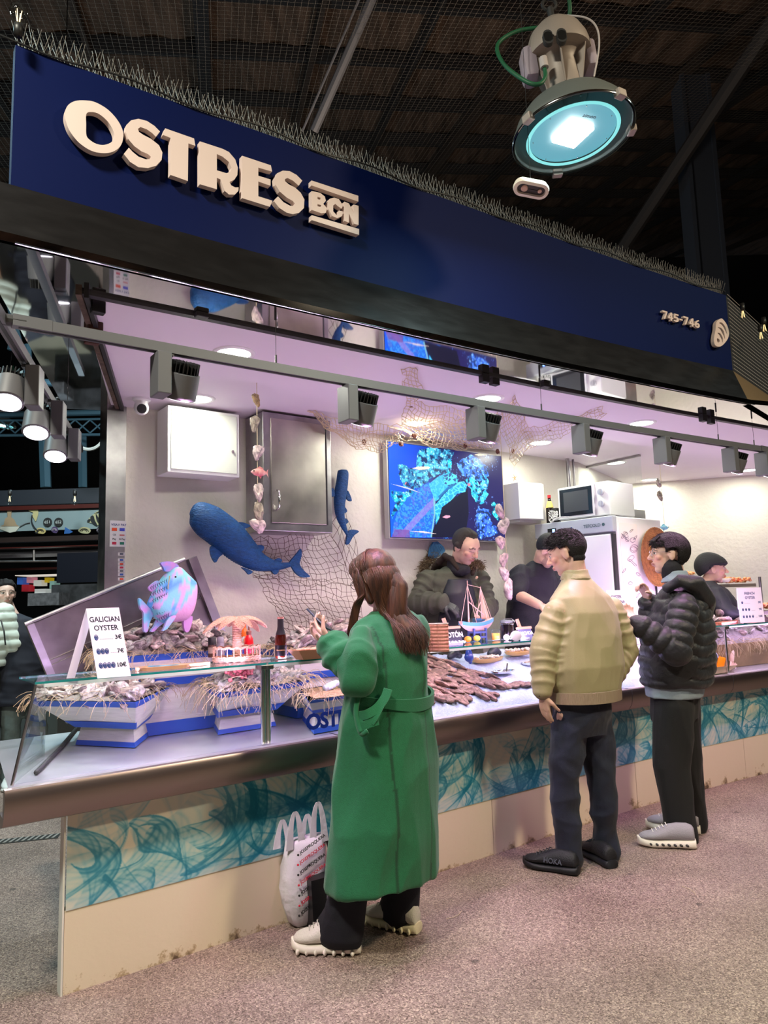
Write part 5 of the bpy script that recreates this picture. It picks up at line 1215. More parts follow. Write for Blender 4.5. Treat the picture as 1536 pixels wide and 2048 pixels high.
zD = HN(335, 1306, 3.62).z
cD, tD = tallcrate('tall boat-shaped crate under the painted fish, heaped with pale oysters', 1.02, 1.78, 3.58, 3.98, BZ, zD - .16, zD)
cE, tE = tallcrate('tall boat-shaped crate behind the beer bottle, heaped with pale oysters', 1.98, 2.85, 3.50, 3.92, BZ, zD - .19, zD - .03)
mound('oyster_heap', 'mass of oyster shells filling the left end crate', tA, .055, 3, m_heap)
scatter(tA, .055, 36, 'rough grey oyster piled in the crate at the left end of the glass case', 'oysters in the left end crate', 31)
mound('oyster_heap', 'mass of oyster shells filling the crate behind the chrome post', tB, .05, 4, m_heap)
scatter(tB, .06, 20, 'rough grey oyster in the crate behind the chrome glass post', 'oysters in the middle crate', 32)
mound('oyster_heap', 'mass of pale shells under the painted fish', tD, .11, 5, m_heap)
scatter(tD, .12, 49, 'pale pinkish oyster shell heaped around the painted fish', 'oysters under the painted fish', 33)
mound('oyster_heap', 'mass of pale shells behind the beer bottle', tE, .11, 6, m_heap)
scatter(tE, .12, 49, 'pale pinkish oyster shell heaped behind the beer bottle', 'oysters behind the beer bottle', 34)
straw(tA, 90, 'curly packing straw spilling over the left end crate', 1, L=.12, side=(0, 2, 3))
straw(tB, 240, 'thick curly packing straw spilling over the crate behind the chrome post', 2, L=.17)
straw(tC, 60, 'curly shavings around the crate beside the OSTRES lettering', 3, L=.12)
straw(tD, 130, 'packing straw hanging over the tall crate under the painted fish', 4, side=(0, 3), L=.12)
straw(tE, 120, 'packing straw hanging over the tall crate behind the beer bottle', 5, side=(0, 3), L=.12)
mb = MB(); r_ = random.Random(4); A = lerp(tB[0], tB[1], .1) + UZ * .07; Bq = lerp(tB[3], tB[1], .6) + UZ * .075
for k in range(90): mb.ell(lerp(A, Bq, r_.random()) + Vector((r_.uniform(-.03, .03), r_.uniform(-.03, .03), r_.uniform(-.02, .03))), r_.uniform(.006, .011), seg=8, rn=5)
tag(mb.build('pink_seaweed', mat('pink_seaweed', '#c0626a', .5), None, smooth=True), 'clump of pinkish red seaweed on the crate below the palm basket', 'seaweed', kind='stuff')
o = mound('wood_shavings', 'tan wood shavings filling the crate beside the OSTRES lettering', tC, .02, 9, mat('wood_shavings', '#b98e68', .8, var=.5, vscale=60, bump=1, bscale=80)); o['category'] = 'shavings'
cc = sum(tC, Vector()) / 4
for i, (a, b_, colr, nm) in enumerate([(-.05, -.05, '#c02430', 'red'), (.06, .0, '#3a6fb8', 'blue'), (.12, .03, '#3a6fb8', 'blue')]):
 p = cc + EU * a + EN * b_ + UZ * .035; M = Matrix.Translation(p) @ Matrix.Rotation(STALL_YAW + .5 * i, 4, 'Z') @ Matrix.Rotation(math.pi / 2 - .3, 4, 'Y')
 t = thing('small_bottle', 'little clear bottle with %s cap lying in the shavings, %s' % (nm, ['leftmost', 'middle', 'rightmost'][i]), 'bottle', M=M)
 mb = MB(); mb.lathe([(.016, -.05), (.018, -.045), (.018, .03), (.008, .045), (.008, .05)], seg=16); mb.build('bottle_body', mat('clear_plastic', (.65, .72, .75), .15, trans=.5), t, smooth=True)
 mb = MB(); mb.cyl((0, 0, .05), (0, 0, .066), .0095, seg=14); mb.build('cap', mat('cap_' + nm, colr, .4), t)
 mb = MB(); mb.lathe([(.0184, -.03), (.0184, .012)], seg=16, cap=False); mb.build('label', mat('label_white_blue', '#b8cbe6', .5), t)
IC = [S(2.36, 3.03, .815), S(4.40, 2.99, .815), S(4.40, 3.58, 1.10), S(2.36, 3.58, 1.10)]
g1, g2 = 110, 44; vs = []; r_ = np.random.RandomState(2)
for j in range(g2 + 1):
 for i in range(g1 + 1):
  s_, t_ = i / g1, j / g2; u = 2.36 + 2.0 * s_; k = nc(u); p = S(u, k - .035 + .58 * t_, .80 + .27 * (t_ ** .8) * (1 if t_ < .97 else .2))
  vs.append(p + UZ * (.014 * math.sin(u * 17 + 3 * t_) * math.sin(t_ * 9 + u * 5) * (t_ > .02) + r_.uniform(0, .008) - (.02 if j == 0 else 0)))
fs = [(j * (g1 + 1) + i, j * (g1 + 1) + i + 1, (j + 1) * (g1 + 1) + i + 1, (j + 1) * (g1 + 1) + i) for j in range(g2) for i in range(g1)]
mb = MB(); mb.add(vs, fs); ice = mb.build('crushed_ice', mat('crushed_ice', (.56, .66, .86), .22, bump=.8, bscale=130, var=.12, vscale=60, spec=.8), None, smooth=True); tag(ice, 'bed of white crushed ice in the counter right of the woman', 'ice', kind='stuff')
def icez(u, t_): return .80 + .27 * t_ ** .8 + .014 * math.sin(u * 17 + 3 * t_) * math.sin(t_ * 9 + u * 5)
r_ = random.Random(77)
for row in range(10):
 t_ = .13 + row * .088; n_ = 15 - max(0, int((row - 2) * 1.0))
 for c in range(n_):
  if len([1]) and (row * 31 + c * 7) % 9 == 0: continue
  u = 2.44 + c * .055 + row * .012 + r_.uniform(-.012, .012) ; tt = t_ + (0.0 if c < n_ - 3 else .04 * (c - n_ + 3)) + r_.uniform(-.02, .02)
  k = nc(u); p = S(u, k - .035 + .58 * tt, icez(u, tt) + .018)
  M = Matrix.Translation(p) @ Matrix.Rotation(STALL_YAW - 1.05 + r_.uniform(-.35, .35), 4, 'Z') @ Matrix.Rotation(.28 + r_.uniform(-.15, .15), 4, 'Y') @ Matrix.Rotation(r_.uniform(-.5, .5), 4, 'X') @ Matrix.Scale(r_.uniform(.85, 1.2), 4)
  oyster(M, r_.randrange(9), 'brown oyster laid in overlapping rows on the crushed ice', 'oysters laid out on the ice')
for u, tt in ((3.42, .19), (3.36, .22), (3.30, .20)):
 p = S(u, nc(u) - .035 + .58 * tt, icez(u, tt) + .015); oyster(Matrix.Translation(p) @ Matrix.Rotation(-.1, 4, 'Z') @ Matrix.Scale(1.05, 4), 4, 'brown oyster laid in overlapping rows on the crushed ice', 'oysters laid out on the ice')
def dish(name, lab, cat, x, y, a, b_, h, m, extra=None, n=None):
 tt = .5
 for _ in range(12):
  p = HN(x, y, nc(3.2) - .035 + .58 * tt); tt += (p.z - icez(p.dot(EU), tt) < 0) * -.02 + (p.z - icez(p.dot(EU), tt) > 0) * .02
 t = thing(name, lab, cat, p + UZ * .006, STALL_YAW)
 mb = MB(); rings = []
 for r0_, z in [(.55, 0), (.9, h * .4), (1, h), (.95, h), (.85, h * .45), (.5, .004), (.01, .004)]: rings.append([Vector((a * r0_ * math.cos(q), b_ * r0_ * math.sin(q), z)) for q in [2 * math.pi * k / 28 for k in range(28)]])
 mb.ring(rings, cap=False); mb.build('dish', m, t, smooth=True, angle=50)
 return t
m_bam = mat('golden_dish', '#c99a52', .35, coat=.4)
t = dish('oval_metal_dish', 'oval silver dish with a spoon sunk in the crushed ice', 'dish', 1006, 1349, .095, .05, .018, m_chrome)
mb = MB(); mb.cyl((.03, 0, .005), (.045, 0, .06), .005, seg=8); mb.build('spoon', m_chrome, t)
t = dish('oval_serving_dish', 'long golden oval dish of pale seafood on the ice, left one', 'dish', 975, 1327, .14, .055, .03, m_bam); mb = MB(); r_ = random.Random(3)
for k in range(40): mb.ell((r_.uniform(-.1, .1), r_.uniform(-.03, .03), .03 + r_.uniform(0, .012)), (r_.uniform(.008, .016), .01, .008), seg=8, rn=5)
mb.build('salad', mat('pale_seafood', '#e2cfc0', .4, var=.3, vscale=60), t, smooth=True)
t = dish('oval_serving_dish', 'long golden oval dish of pale seafood on the ice, right one', 'dish', 1040, 1312, .14, .055, .03, m_bam); mb = MB()
for k in range(40): mb.ell((r_.uniform(-.1, .1), r_.uniform(-.03, .03), .03 + r_.uniform(0, .012)), (r_.uniform(.008, .016), .01, .008), seg=8, rn=5)
mb.build('salad', mat('pale_seafood'), t, smooth=True)
t = dish('shell_dish', 'silver dish of opened shellfish beside the beige jacket', 'dish', 1060, 1332, .075, .04, .02, m_chrome); mb = MB()
for k in range(14): mb.ell((r_.uniform(-.05, .05), r_.uniform(-.02, .02), .02), (.014, .01, .006), seg=8, rn=5)
mb.build('shellfish', mat('brown_white_shellfish', '#b9a58c', .4, var=.6, vscale=50), t, smooth=True)
mb = MB(); p = HN(938, 1315, 3.40); mb.chain([p + UZ * .03, p, p - UZ * .03 + EU * .01], [.022, .03, .012]); o = mb.build('blue_mussel', mat('blue_mussel', '#1c3f92', .25, coat=.6), None, smooth=True); tag(o, 'large shiny blue mussel standing at the back of the ice', 'mussel')
for i, (x, y, w) in enumerate([(905, 1318, 'left'), (985, 1312, 'right')]):
 mb = MB(); p = HN(x - 5, y - 5, 3.5); mb.chain([p, p + EU * .04 + UZ * .02, p + EU * .08], [.02, .03, .02]); o = mb.build('dark_mussel_cluster' if 0 else 'mussel', mat('dark_shellfish', '#2c3340', .3, var=.5, vscale=30), None, smooth=True); tag(o, 'dark grey shellfish at the back of the ice, ' + w + ' one', 'mussel')
FR_ = [S(5.0, 3.12, 1.0), S(6.9, 2.96, 1.0), S(6.9, 3.42, 1.0), S(5.0, 3.5, 1.0)]
t = thing('wooden_display_box', 'long raw wooden display box of oysters at the right end of the counter', 'display crate', S(5.6, 3.3, BZ))
mb = MB(); mb.hexa([S(5.1, 3.2, BZ), S(6.8, 3.04, BZ), S(6.8, 3.36, BZ), S(5.1, 3.44, BZ)] + FR_); mb.build('box', mat('raw_wood', '#9a7f5c', .7, var=.3, vscale=8), t, world=True)
mound('oyster_heap', 'mass of pale shells at the right end of the counter', FR_, .22, 7, m_heap)
scatter(FR_, .23, 42, 'pale grey oyster heaped beside the french oyster card', 'oysters by the french oyster card', 35, inset=.97, sc=(.9, 1.3))
straw(FR_, 260, 'golden straw hanging from the wooden box at the right end', 8, side=(0, 0, 3), L=.18)
t = thing('paper_tray', 'folded pale paper tray holding squid and an orange packet beside the puffer jacket', 'tray', HN(1435, 1345, 2.97))
A = [HN(x, y, n) for x, y, n in [(1400, 1352, 2.97), (1455, 1345, 2.97), (1450, 1335, 3.15), (1400, 1340, 3.15)]]; Bq = [HN(x, y, n) for x, y, n in [(1395, 1338, 2.94), (1475, 1330, 2.95), (1468, 1322, 3.2), (1395, 1328, 3.2)]]
mb = MB(); mb.ring([A, Bq], cap=False); mb.add(A, [(0, 1, 2, 3)]); mb.build('folded_paper', mat('pink_kraft', '#d9b8a4', .7), t, world=True)
p = HN(1442, 1325, 3.05); t = thing('orange_packet', 'orange plastic packet standing in the pale paper tray', 'packet', p); mb = MB(); mb.bbox((-.028, -.012, -.045), (.028, .012, .045), .01, Matrix.Rotation(.3, 4, 'Y')); mb.build('pouch', mat('orange_pack', '#f08c12', .35), t, smooth=True, angle=40)
p = HN(1462, 1305, 3.1); mb = MB(); mb.chain([p + UZ * .06, p, p - UZ * .06], [.014, .026, .018])
for k in range(6): mb.chain([p - UZ * .05, p - UZ * .11 + EU * (k - 2.5) * .014, p - UZ * .13 + EU * (k - 2.5) * .022], [.007, .005, .003])
tag(mb.build('squid', mat('pale_squid', '#e6c9bc', .3), None, smooth=True), 'pale whole squid leaning in the glass case by the orange packet', 'squid')
p = HN(1425, 1308, 3.1); t = thing('blue_card', 'small pale blue label card leaning behind the orange packet', 'card', p); mb = MB(); mb.box((-.06, -.002, -.025), (.06, .002, .025), stall_frame((0, 0, 0)) @ Matrix.Rotation(-.5, 4, 'X') @ Matrix.Rotation(.2, 4, 'Y')); mb.build('card_sheet', mat('pale_blue_card', '#9fb6ea', .5), t)
# steel flap leaning behind
FLn = 3.9
q = [HN(50, 1252, FLn), HN(388, 1113, FLn), HN(470, 1300, FLn + .0), HN(130, 1440, FLn)]
M0 = stall_frame(q[0]); ex = (q[1] - q[0]); LX = ex.length; ex.normalize(); ez = (ex.cross(EN)) * 1;
if ez.z > 0: ez = -ez
HM = .52
t = thing('steel_tray_lid', 'large worn stainless steel lid leaning tilted behind the painted fish', 'lid', q[0])
def fl(a, b, c=0): return q[0] + ex * a + ez * b - EN * c
mb = MB(); mb.hexa([fl(0, 0), fl(LX, 0), fl(LX, HM), fl(0, HM)] + [p - EN * .012 for p in (fl(0, 0), fl(LX, 0), fl(LX, HM), fl(0, HM))]); mb.build('sheet', mat('stained_steel_sheet', (.22, .20, .20), .42, 1, var=.35, vscale=5, rvar=.12), t, world=True)
for nm, (a0, b0, a1, b1) in {'left_frame': (0, 0, .035, HM), 'right_frame': (LX - .05, 0, LX, HM)}.items():
 mb = MB(); mb.hexa([fl(a0, b0, .012), fl(a1, b0, .012), fl(a1, b1, .012), fl(a0, b1, .012), fl(a0, b0, .04), fl(a1, b0, .04), fl(a1, b1, .04), fl(a0, b1, .04)]); mb.build(nm, m_steeld, t, world=True)
mb = MB(); mb.tube([fl(0, -.008, .01), fl(LX - .06, -.008, .01)], .011, 8); mb.build('top_bar', m_steeld, t, world=True)
for b_ in (.20, .225):
 mb = MB(); mb.tube([fl(.04, b_, .015), fl(LX - .05, b_, .015)], .003, 6); mb.build('pressed_rib', m_chrome, t, world=True)
p0 = HZ(72, 1545, BZ + .008); p1 = HZ(152, 1458, BZ + .008); mb = MB(); mb.tube([p0, lerp(p0, p1, .5) + EU * .008, p1], .009, 8)
tag(mb.build('rubber_hose', m_dark, None, smooth=True), 'dark rubber hose lying on the steel at the left end of the counter', 'hose')
# painted fish statue
n_ = 3.62; s0 = lambda x, y: (260 + x / 7.68, 1100 + y / 7.68)
def PF(x, y, dn=0): return HN(*s0(x, y), n_ + dn)
base = PF(600, 1250); ft = thing('painted_fish_statue', 'turquoise and pink painted wooden fish standing on the oyster heap', 'statue', base)
top_ = [(300, 870), (310, 790), (345, 690), (420, 540), (530, 380), (660, 270), (760, 260), (860, 350), (940, 430), (975, 470)]
bot_ = [(310, 900), (330, 960), (370, 1030), (440, 1090), (540, 1130), (680, 1110), (850, 1080), (950, 960), (990, 760), (985, 570)]
mb = MB(); rings = []; cols = []
for i, (a, b) in enumerate(zip(spline(top_, 4), spline(bot_, 4))):
 A = PF(*a); Bq = PF(*b); c = (A + Bq) / 2; h = (A - Bq) / 2; f_ = i / 36; th = .075 * math.sin(math.pi * min(1, .12 + f_ * .80)) ** .7 + .012
 rings.append([c + h * math.sin(w) + EN * (-th * math.cos(w)) for w in [2 * math.pi * k / 28 for k in range(28)]])
mb.ring(rings)
V = np.array([tuple(v) for v in mb.v]); nn_ = sinnoise(V, 45, 3); n2_ = sinnoise(V, 90, 5)
us = V @ np.array(EU); zs = V[:, 2]; lo_, hi_ = zs.min(), zs.max(); uf = (us - us.min()) / (us.max() - us.min()); zf = (zs - lo_) / (hi_ - lo_)
col = np.where(nn_[:, None] > .5, np.array(rgb('#5a9fdc')), np.array(rgb('#7fcbd8'))); col = np.where((n2_ > .55)[:, None], np.array(rgb('#c9a3d8')), col)
belly = (uf - .55) * 1.0 + (.62 - zf) * .9 > .36; col = np.where(belly[:, None], np.array(rgb('#dba6cf')), col)
mb.c = [tuple(c) for c in col]; m_pf = mat('painted_fish', (.8, .8, .8), .45, vcol='Col', bump=.2, bscale=60)
mb.build('body', m_pf, ft, world=True, smooth=True, vcol=True)
def fin(nm, pl, dn, th=.01, colr='#66c3dc'):
 q = [PF(x, y, dn) for x, y in pl]; F = stall_frame(q[0]); Fi = F.inverted(); l2 = spline([((Fi @ p).x, (Fi @ p).z) for p in q], 3, True)
 mb = MB(); mb.prism(l2, -th, th, F @ Matrix.Rotation(math.pi / 2, 4, 'X')); mb.build(nm, mat('fish_fin_' + colr[1:], colr, .45, col2='#c48fd0', vscale=22), ft, world=True)
fin('dorsal_fin', [(530, 330), (500, 270), (465, 215), (480, 190), (560, 175), (650, 190), (740, 250), (640, 320)], -.005, .012, '#6a9fe6')
fin('back_fin', [(340, 640), (280, 600), (300, 550), (380, 485), (430, 475), (420, 560)], 0, .008)
fin('tail_fin', [(330, 940), (240, 840), (140, 740), (130, 800), (150, 900), (195, 960), (200, 1100), (205, 1250), (260, 1250), (290, 1120), (340, 1010)], 0, .012)
fin('leg_fin', [(440, 1080), (400, 1080), (370, 1160), (310, 1250), (360, 1250), (430, 1180), (500, 1120)], .01, .012)
fin('leg_fin', [(620, 1020), (560, 1080), (520, 1180), (490, 1245), (560, 1210), (640, 1110), (700, 1010)], -.07, .010)
fin('leg_fin', [(820, 1060), (830, 1240), (900, 1240), (950, 1020)], -.0, .012, '#c79acb')
mb = MB(); e = PF(700, 415, -.062); mb.ell(e, .0055, seg=10, rn=8); mb.build('eye', m_black, ft, world=True)
mb = MB(); p = PF(968, 510, -.01); mb.lathe([(.008, -.004), (.014, .0), (.016, .006)], c=p, axis=EU, seg=20, cap=False); mb.build('mouth', mat('mouth_orange', '#e89a3a', .5), ft, world=True); mb = MB(); mb.ell(p + EU * .003, .009, seg=10, rn=6); mb.build('mouth_hole', m_black, ft, world=True)
mb = MB(); r_ = random.Random(2)
for row in range(6):
 for c in range(8 - row // 2):
  x = 360 + c * 32 + row * -6 + (500 - 400) * 0 + 60 * (c < 0); y = 560 + row * 95 - c * 22 + 0
  xx = 560 - c * 34 + (row > 3) * 30; yy = 470 + row * 105 + c * 16
  p = PF(xx, yy, -.082 + .012 * abs(row - 2.5) / 3 + .05 * (c / 8) ** 2); mb.tube([p + UZ * .010 + EU * .004, p + EU * -.002, p - UZ * .010 + EU * .004], [.0008, .0022, .0008], 5)
mb.build('scale_marks', mat('scale_ink', '#123a4c', .5), ft, world=True)
mb = MB(); mb.tube([PF(x, y, dn) for x, y, dn in [(610, 400, -.055), (585, 560, -.074), (590, 700, -.076), (660, 810, -.074), (760, 720, -.068), (900, 590, -.04)]], .003, 6); mb.build('gill_line', mat('gill_tan', '#b8a878', .6), ft, world=True)
# price cards
m_card = mat('white_card', '#e9e4f2', .5); m_ink = mat('dark_ink', '#1c2233', .6); m_inkb = mat('blue_ink', '#1d3b7c', .6)
def price_card(lab, tl_, tr_, bl_, br_, nb_, title, names, prices, ink, leg=None, bold=.004):
 P = [HN(*bl_, nb_)]; d0 = ray(*bl_); Y = P[0].y
 BLp = P[0]; BRp = HZ(*br_, BLp.z); TLp = HY(*tl_, Y + .035); wv = (BRp - BLp); TRp = TLp + wv
 t = thing('price_card', lab, 'price card', (BLp + BRp) / 2)
 W = wv.length; ex = wv.normalized(); up = (TLp - BLp); up = up - ex * up.dot(ex) * 0; HH = up.length; ey = up.normalized(); ez = ex.cross(ey).normalized()
 M = frame(BLp, ex, ey, ez)
 mb = MB(); mb.box((0, 0, -.002), (W, HH, 0), M); mb.build('card_front', m_card, t, world=True)
 if leg:
  L2 = HZ(*leg, BLp.z); mb = MB(); a = TLp; w = ex * .03
  mb.hexa([L2, L2 + w, L2 + w + EN * .002, L2 + EN * .002, a - UZ * .003, a + w - UZ * .003, a + w + EN * .002 - UZ * .003, a + EN * .002 - UZ * .003]); mb.build('card_leg', m_card, t, world=True)
 mb = MB()
 for i, ln in enumerate(title): text_mb(mb, ln, HH * .105, M @ Matrix.Translation((W * .5, HH * (.80 - i * .125), .0006)), .0003, .0006, 'CENTER', sx=.86)
 for i, pz in enumerate(prices):
  y = HH * (.545 - i * .20); text_mb(mb, pz, HH * .082, M @ Matrix.Translation((W * .93, y, .0006)), .0003, .0006, 'RIGHT')
  k = [1, 3, 4][i]; dots = '.' * int([14, 9, 5][i]);
  text_mb(mb, dots, HH * .06, M @ Matrix.Translation((W * (.12 + .13 * k), y, .0006)), .0003, 0, 'LEFT')
 mb.build('lettering', ink, t, world=True)
 mb = MB()
 for i in range(3):
  y = HH * (.575 - i * .20)
  for j in range([1, 3, 4][i]):
   c = Vector((W * (.16 + .125 * j), y, .001)); s_ = HH * .038
   for q_ in (1, .6, .3): mb.tube([M @ (c + Vector((s_ * .62 * q_ * math.cos(a) - .15 * s_ * (1 - q_), s_ * q_ * math.sin(a) - s_ * .3 * (1 - q_), 0))) for a in [2 * math.pi * k / 14 for k in range(15)]], HH * .0045, 4)
 mb.build('oyster_icons', m_inkb, t, world=True)
 return t
price_card('white standing price card reading GALICIAN OYSTER on the left glass top', (172, 1217), (242, 1216), (195, 1357), (262, 1352), 2.92, ['GALICIAN', 'OYSTER'], None, ['3€', '7€', '10€'], m_ink, leg=(133, 1357))
price_card('white standing price card reading FRENCH OYSTER at the right end', (1473, 1176), (1520, 1173), (1481, 1246), (1530, 1244), 2.93, ['FRENCH', 'OYSTER'], None, ['3€', '7€', '10€'], m_inkb, leg=(1478, 1240))
price_card('white price card partly hidden behind the beige jacket', (1212, 1181), (1243, 1180), (1232, 1262), (1266, 1260), 3.15, ['OYSTER', 'GALICIANA'], None, ['3€', '7€', '10€'], m_ink)
def chalk(lab, x, y, w, h, n, l1, l2, colr):
 p = HN(x, y, n); M = stall_frame(p) @ Matrix.Rotation(-.28, 4, 'X'); t = thing('chalkboard_sign', lab, 'sign', M=M)
 mb = MB(); mb.bbox((-w / 2, 0, 0), (w / 2, .006, h), .002); mb.build('board', mat('slate_' + colr[1:], colr, .6), t)
 mb = MB(); mb.box((-w / 2 - .005, -.004, h), (w / 2 + .005, .012, h + .014)); mb.box((-w * .25, .0, h + .01), (-w * .08, .012, h + .07), Matrix.Rotation(-.15, 4, 'Y')); mb.build('wooden_clip', mat('pink_wood', '#d9a48c', .6), t)
 mb = MB(); Mx = frame((0, -.0012, h * .48), (1, 0, 0), (0, 0, 1), (0, -1, 0)); text_mb(mb, l1, h * .42, Mx, .0004, .0012)
 text_mb(mb, l2, h * .20, frame((0, -.0012, h * .12), (1, 0, 0), (0, 0, 1), (0, -1, 0)), .0004, .0003, shear=.3); mb.build('lettering', m_white, t)
chalk('small chalkboard with wooden clip reading POTÓN, left of the model ship', 912, 1290, .115, .095, 3.12, 'POTÓN', 'Grill, Garlic, Parsley', '#1c1d28')
chalk('small chalkboard with wooden clip reading ANCHOA, right of the glass jar', 1055, 1280, .115, .07, 3.12, 'ANCHOA', 'vinagre', '#6a6f9a')
# things on the glass
ph_n = 3.08
def onglass(x, y): return HZ(x, y, GT)
bp = onglass(474, 1322); m_cane = mat('pink_cane', '#cf9f88', .75, bump=.8, bscale=120, var=.2, vscale=40)
pb_ = thing('palm_tree_basket', 'oval wicker condiment basket with a woven palm tree in its middle', 'basket', M=stall_frame(bp))
mb = MB(); oa, ob = .115, .075
for k, z in enumerate((.004, .010, .016, .022)): mb.tube([((oa + .002 * (k % 2)) * math.cos(a), (ob + .002 * (k % 2)) * math.sin(a), z + .002 * math.sin(a * 20)) for a in [2 * math.pi * j / 60 for j in range(61)]], .0036, 6)
mb.build('woven_base', m_cane, pb_, smooth=True)
mb = MB(); rings = [[(q * oa * math.cos(a), q * ob * math.sin(a), .003) for a in [2 * math.pi * j / 30 for j in range(30)]] for q in (1, .01)]; mb.ring(rings, cap=False); mb.build('floor', m_cane, pb_)
mb = MB()
for z in (.062, .067): mb.tube([(oa * math.cos(a), ob * math.sin(a), z + .003 * math.sin(a * 16)) for a in [2 * math.pi * j / 60 for j in range(61)]], .003, 6)
mb.build('rim', m_cane, pb_, smooth=True)
for j in range(22):
 mb = MB(); a = 2 * math.pi * j / 22; mb.tube([(oa * math.cos(a), ob * math.sin(a), .02), (oa * math.cos(a), ob * math.sin(a), .064)], .0022, 5); mb.build('upright', m_cane, pb_)
mb = MB(); mb.lathe([(.020 + .0025 * (k % 2), .004 + k * .0052) for k in range(36)], c=(0, 0, 0), seg=18, cap=False); mb.build('trunk', m_cane, pb_, smooth=False)
for j, (an, L_, dr) in enumerate([(-100, .075, .06), (-55, .08, .055), (170, .16, .075), (195, .11, .06), (5, .165, .06), (20, .15, .08), (90, .09, .05), (140, .10, .05)]):
 mb = MB(); a = math.radians(an); d = Vector((math.cos(a), math.sin(a), 0)); sd = Vector((-d.y, d.x, 0)); rows = []
 for i in range(11):
  q = i / 10; w = .034 * math.sin(math.pi * min(1, q * .92 + .06)) ** .8; c = d * L_ * q + UZ * (.195 + .02 * math.sin(q * 2.2) - dr * q ** 2.2)
  rows.append([c - sd * w - UZ * w * .35, c - sd * w * .5 + UZ * .002, c + UZ * .006, c + sd * w * .5 + UZ * .002, c + sd * w - UZ * w * .35])
 mb.ring(rows, cap=False, closed=False); mb.ring([[p - UZ * .003 for p in r][::-1] for r in rows], cap=False, closed=False)
 for i in range(1, 11):
  mb.tube([rows[i][0], rows[i][2] + UZ * .001, rows[i][4]], .0019, 4)
 mb.tube([r[0] for r in rows], .0026, 5); mb.tube([r[4] for r in rows], .0026, 5); mb.tube([r[2] for r in rows], .0024, 5)
 mb.build('palm_leaf', m_cane, pb_, smooth=True)
def bottle(lab, name, x, y, prof, m, cap_prof, mcap, label=None, extra=None):
 p = onglass(x, y) + UZ * .004; t = thing(name, lab, 'bottle', p)
 mb = MB(); mb.lathe(prof, seg=24); mb.build('bottle_body', m, t, smooth=True, angle=50)
 mb = MB(); mb.lathe(cap_prof, seg=22); mb.build('cap', mcap, t, smooth=True, angle=40)
 if label: mb = MB(); mb.lathe(label[0], seg=24, cap=False); mb.build('label', label[1], t, smooth=True)
 return t
bottle('pepper grinder with black cap at the left of the palm basket', 'pepper_grinder', 424, 1316, [(.019, 0), (.020, .004), (.020, .062)], mat('pepper_glass', '#6a4a40', .25, var=.5, vscale=200), [(.0205, .062), (.0205, .096), (.018, .099)], m_black, ([(.0205, .02), (.0205, .05)], mat('label_tan', '#a5907f', .5)))
bottle('clear glass salt grinder beside the pepper grinder in the palm basket', 'salt_grinder', 441, 1314, [(.019, 0), (.020, .004), (.020, .06), (.016, .068)], mat('salt_glass', '#c4bcc8', .12, trans=.5), [(.017, .066), (.019, .07), (.018, .092), (.012, .10)], mat('clear_cap', '#b9b4c0', .15, trans=.5))
bottle('small silver spray bottle with black pump in the palm basket', 'spray_bottle', 476, 1316, [(.021, 0), (.022, .004), (.022, .045), (.015, .058), (.010, .062)], mat('silver_bottle', (.62, .60, .62), .25, .9), [(.010, .062), (.010, .078), (.006, .080), (.006, .092), (.004, .094)], m_black)
bottle('red chilli sauce squeeze bottle in the palm basket', 'chilli_sauce_bottle', 498, 1312, [(.023, 0), (.025, .006), (.024, .06), (.021, .085), (.012, .102), (.011, .106)], mat('chilli_red', '#d8141e', .25, coat=.5), [(.013, .104), (.014, .122), (.006, .127), (.003, .148), (.002, .15)], mat('brown_cap', '#7c4636', .4), ([(.0253, .012), (.0248, .055)], mat('label_pinkred', '#e23a62', .4)))
bottle('orange sauce bottle behind the red chilli sauce bottle', 'orange_sauce_bottle', 489, 1304, [(.020, 0), (.021, .006), (.021, .10), (.012, .125), (.009, .13)], mat('orange_sauce', '#e86a20', .3), [(.010, .13), (.010, .145), (.005, .16)], mat('orange_cap', '#d85a1c', .4))
bt = bottle('small dark beer bottle with black label standing alone on the glass', 'beer_bottle', 562, 1318, [(.026, 0), (.0275, .004), (.0275, .09), (.0235, .115), (.0165, .135), (.0145, .15), (.014, .19)], mat('brown_beer_glass', '#3c1008', .1, coat=.6), [(.0148, .186), (.0158, .188), (.0158, .196), (.001, .197)], mat('copper_cap', '#c08a78', .35, .5), ([(.0281, .012), (.0281, .062)], mat('label_black', '#0d0c10', .35)))
mb = MB(); mb.lathe([(.0245, .112), (.0172, .135), (.0152, .15), (.0146, .186)], seg=24, cap=False); mb.build('foil', m_black, bt, smooth=True)
mb = MB(); q_ = Matrix.Rotation(math.atan2(-bp.x * 0 - 1, 0) + .2, 4, 'Z'); dv = (CO - onglass(562, 1318)); dv.z = 0; dv.normalize(); rx = Vector((-dv.y, dv.x, 0)); text_mb(mb, 'freixenet', .011, frame(dv * .0292 + UZ * .036, rx, UZ, dv), .0005); mb.build('lettering', mat('gold_ink', '#b08a5c', .4), bt)
def board(lab, x0, y0, x1, y1, w, m):
 a = onglass(x0, y0); b = onglass(x1, y1); d = (b - a); L_ = d.length; d.normalize(); M = frame(a, d, Vector((-d.y, d.x, 0)), UZ); t = thing('serving_board', lab, 'board', M=M)
 mb = MB(); l2 = spline([(0, 0), (.02, -w * .4), (L_ * .55, -w * .5), (L_ * .72, -w * .2), (L_, -w * .14), (L_, w * .14), (L_ * .72, w * .2), (L_ * .55, w * .5), (.02, w * .4)], 4, True); mb.prism(l2, 0, .014); mb.build('wood', m, t)
 return t, L_
t, L_ = board('long wooden serving board with a blue sea inlay beside the palm basket', 275, 1342, 415, 1330, .12, mat('acacia_wood', '#a9805c', .5, var=.3, vscale=8))
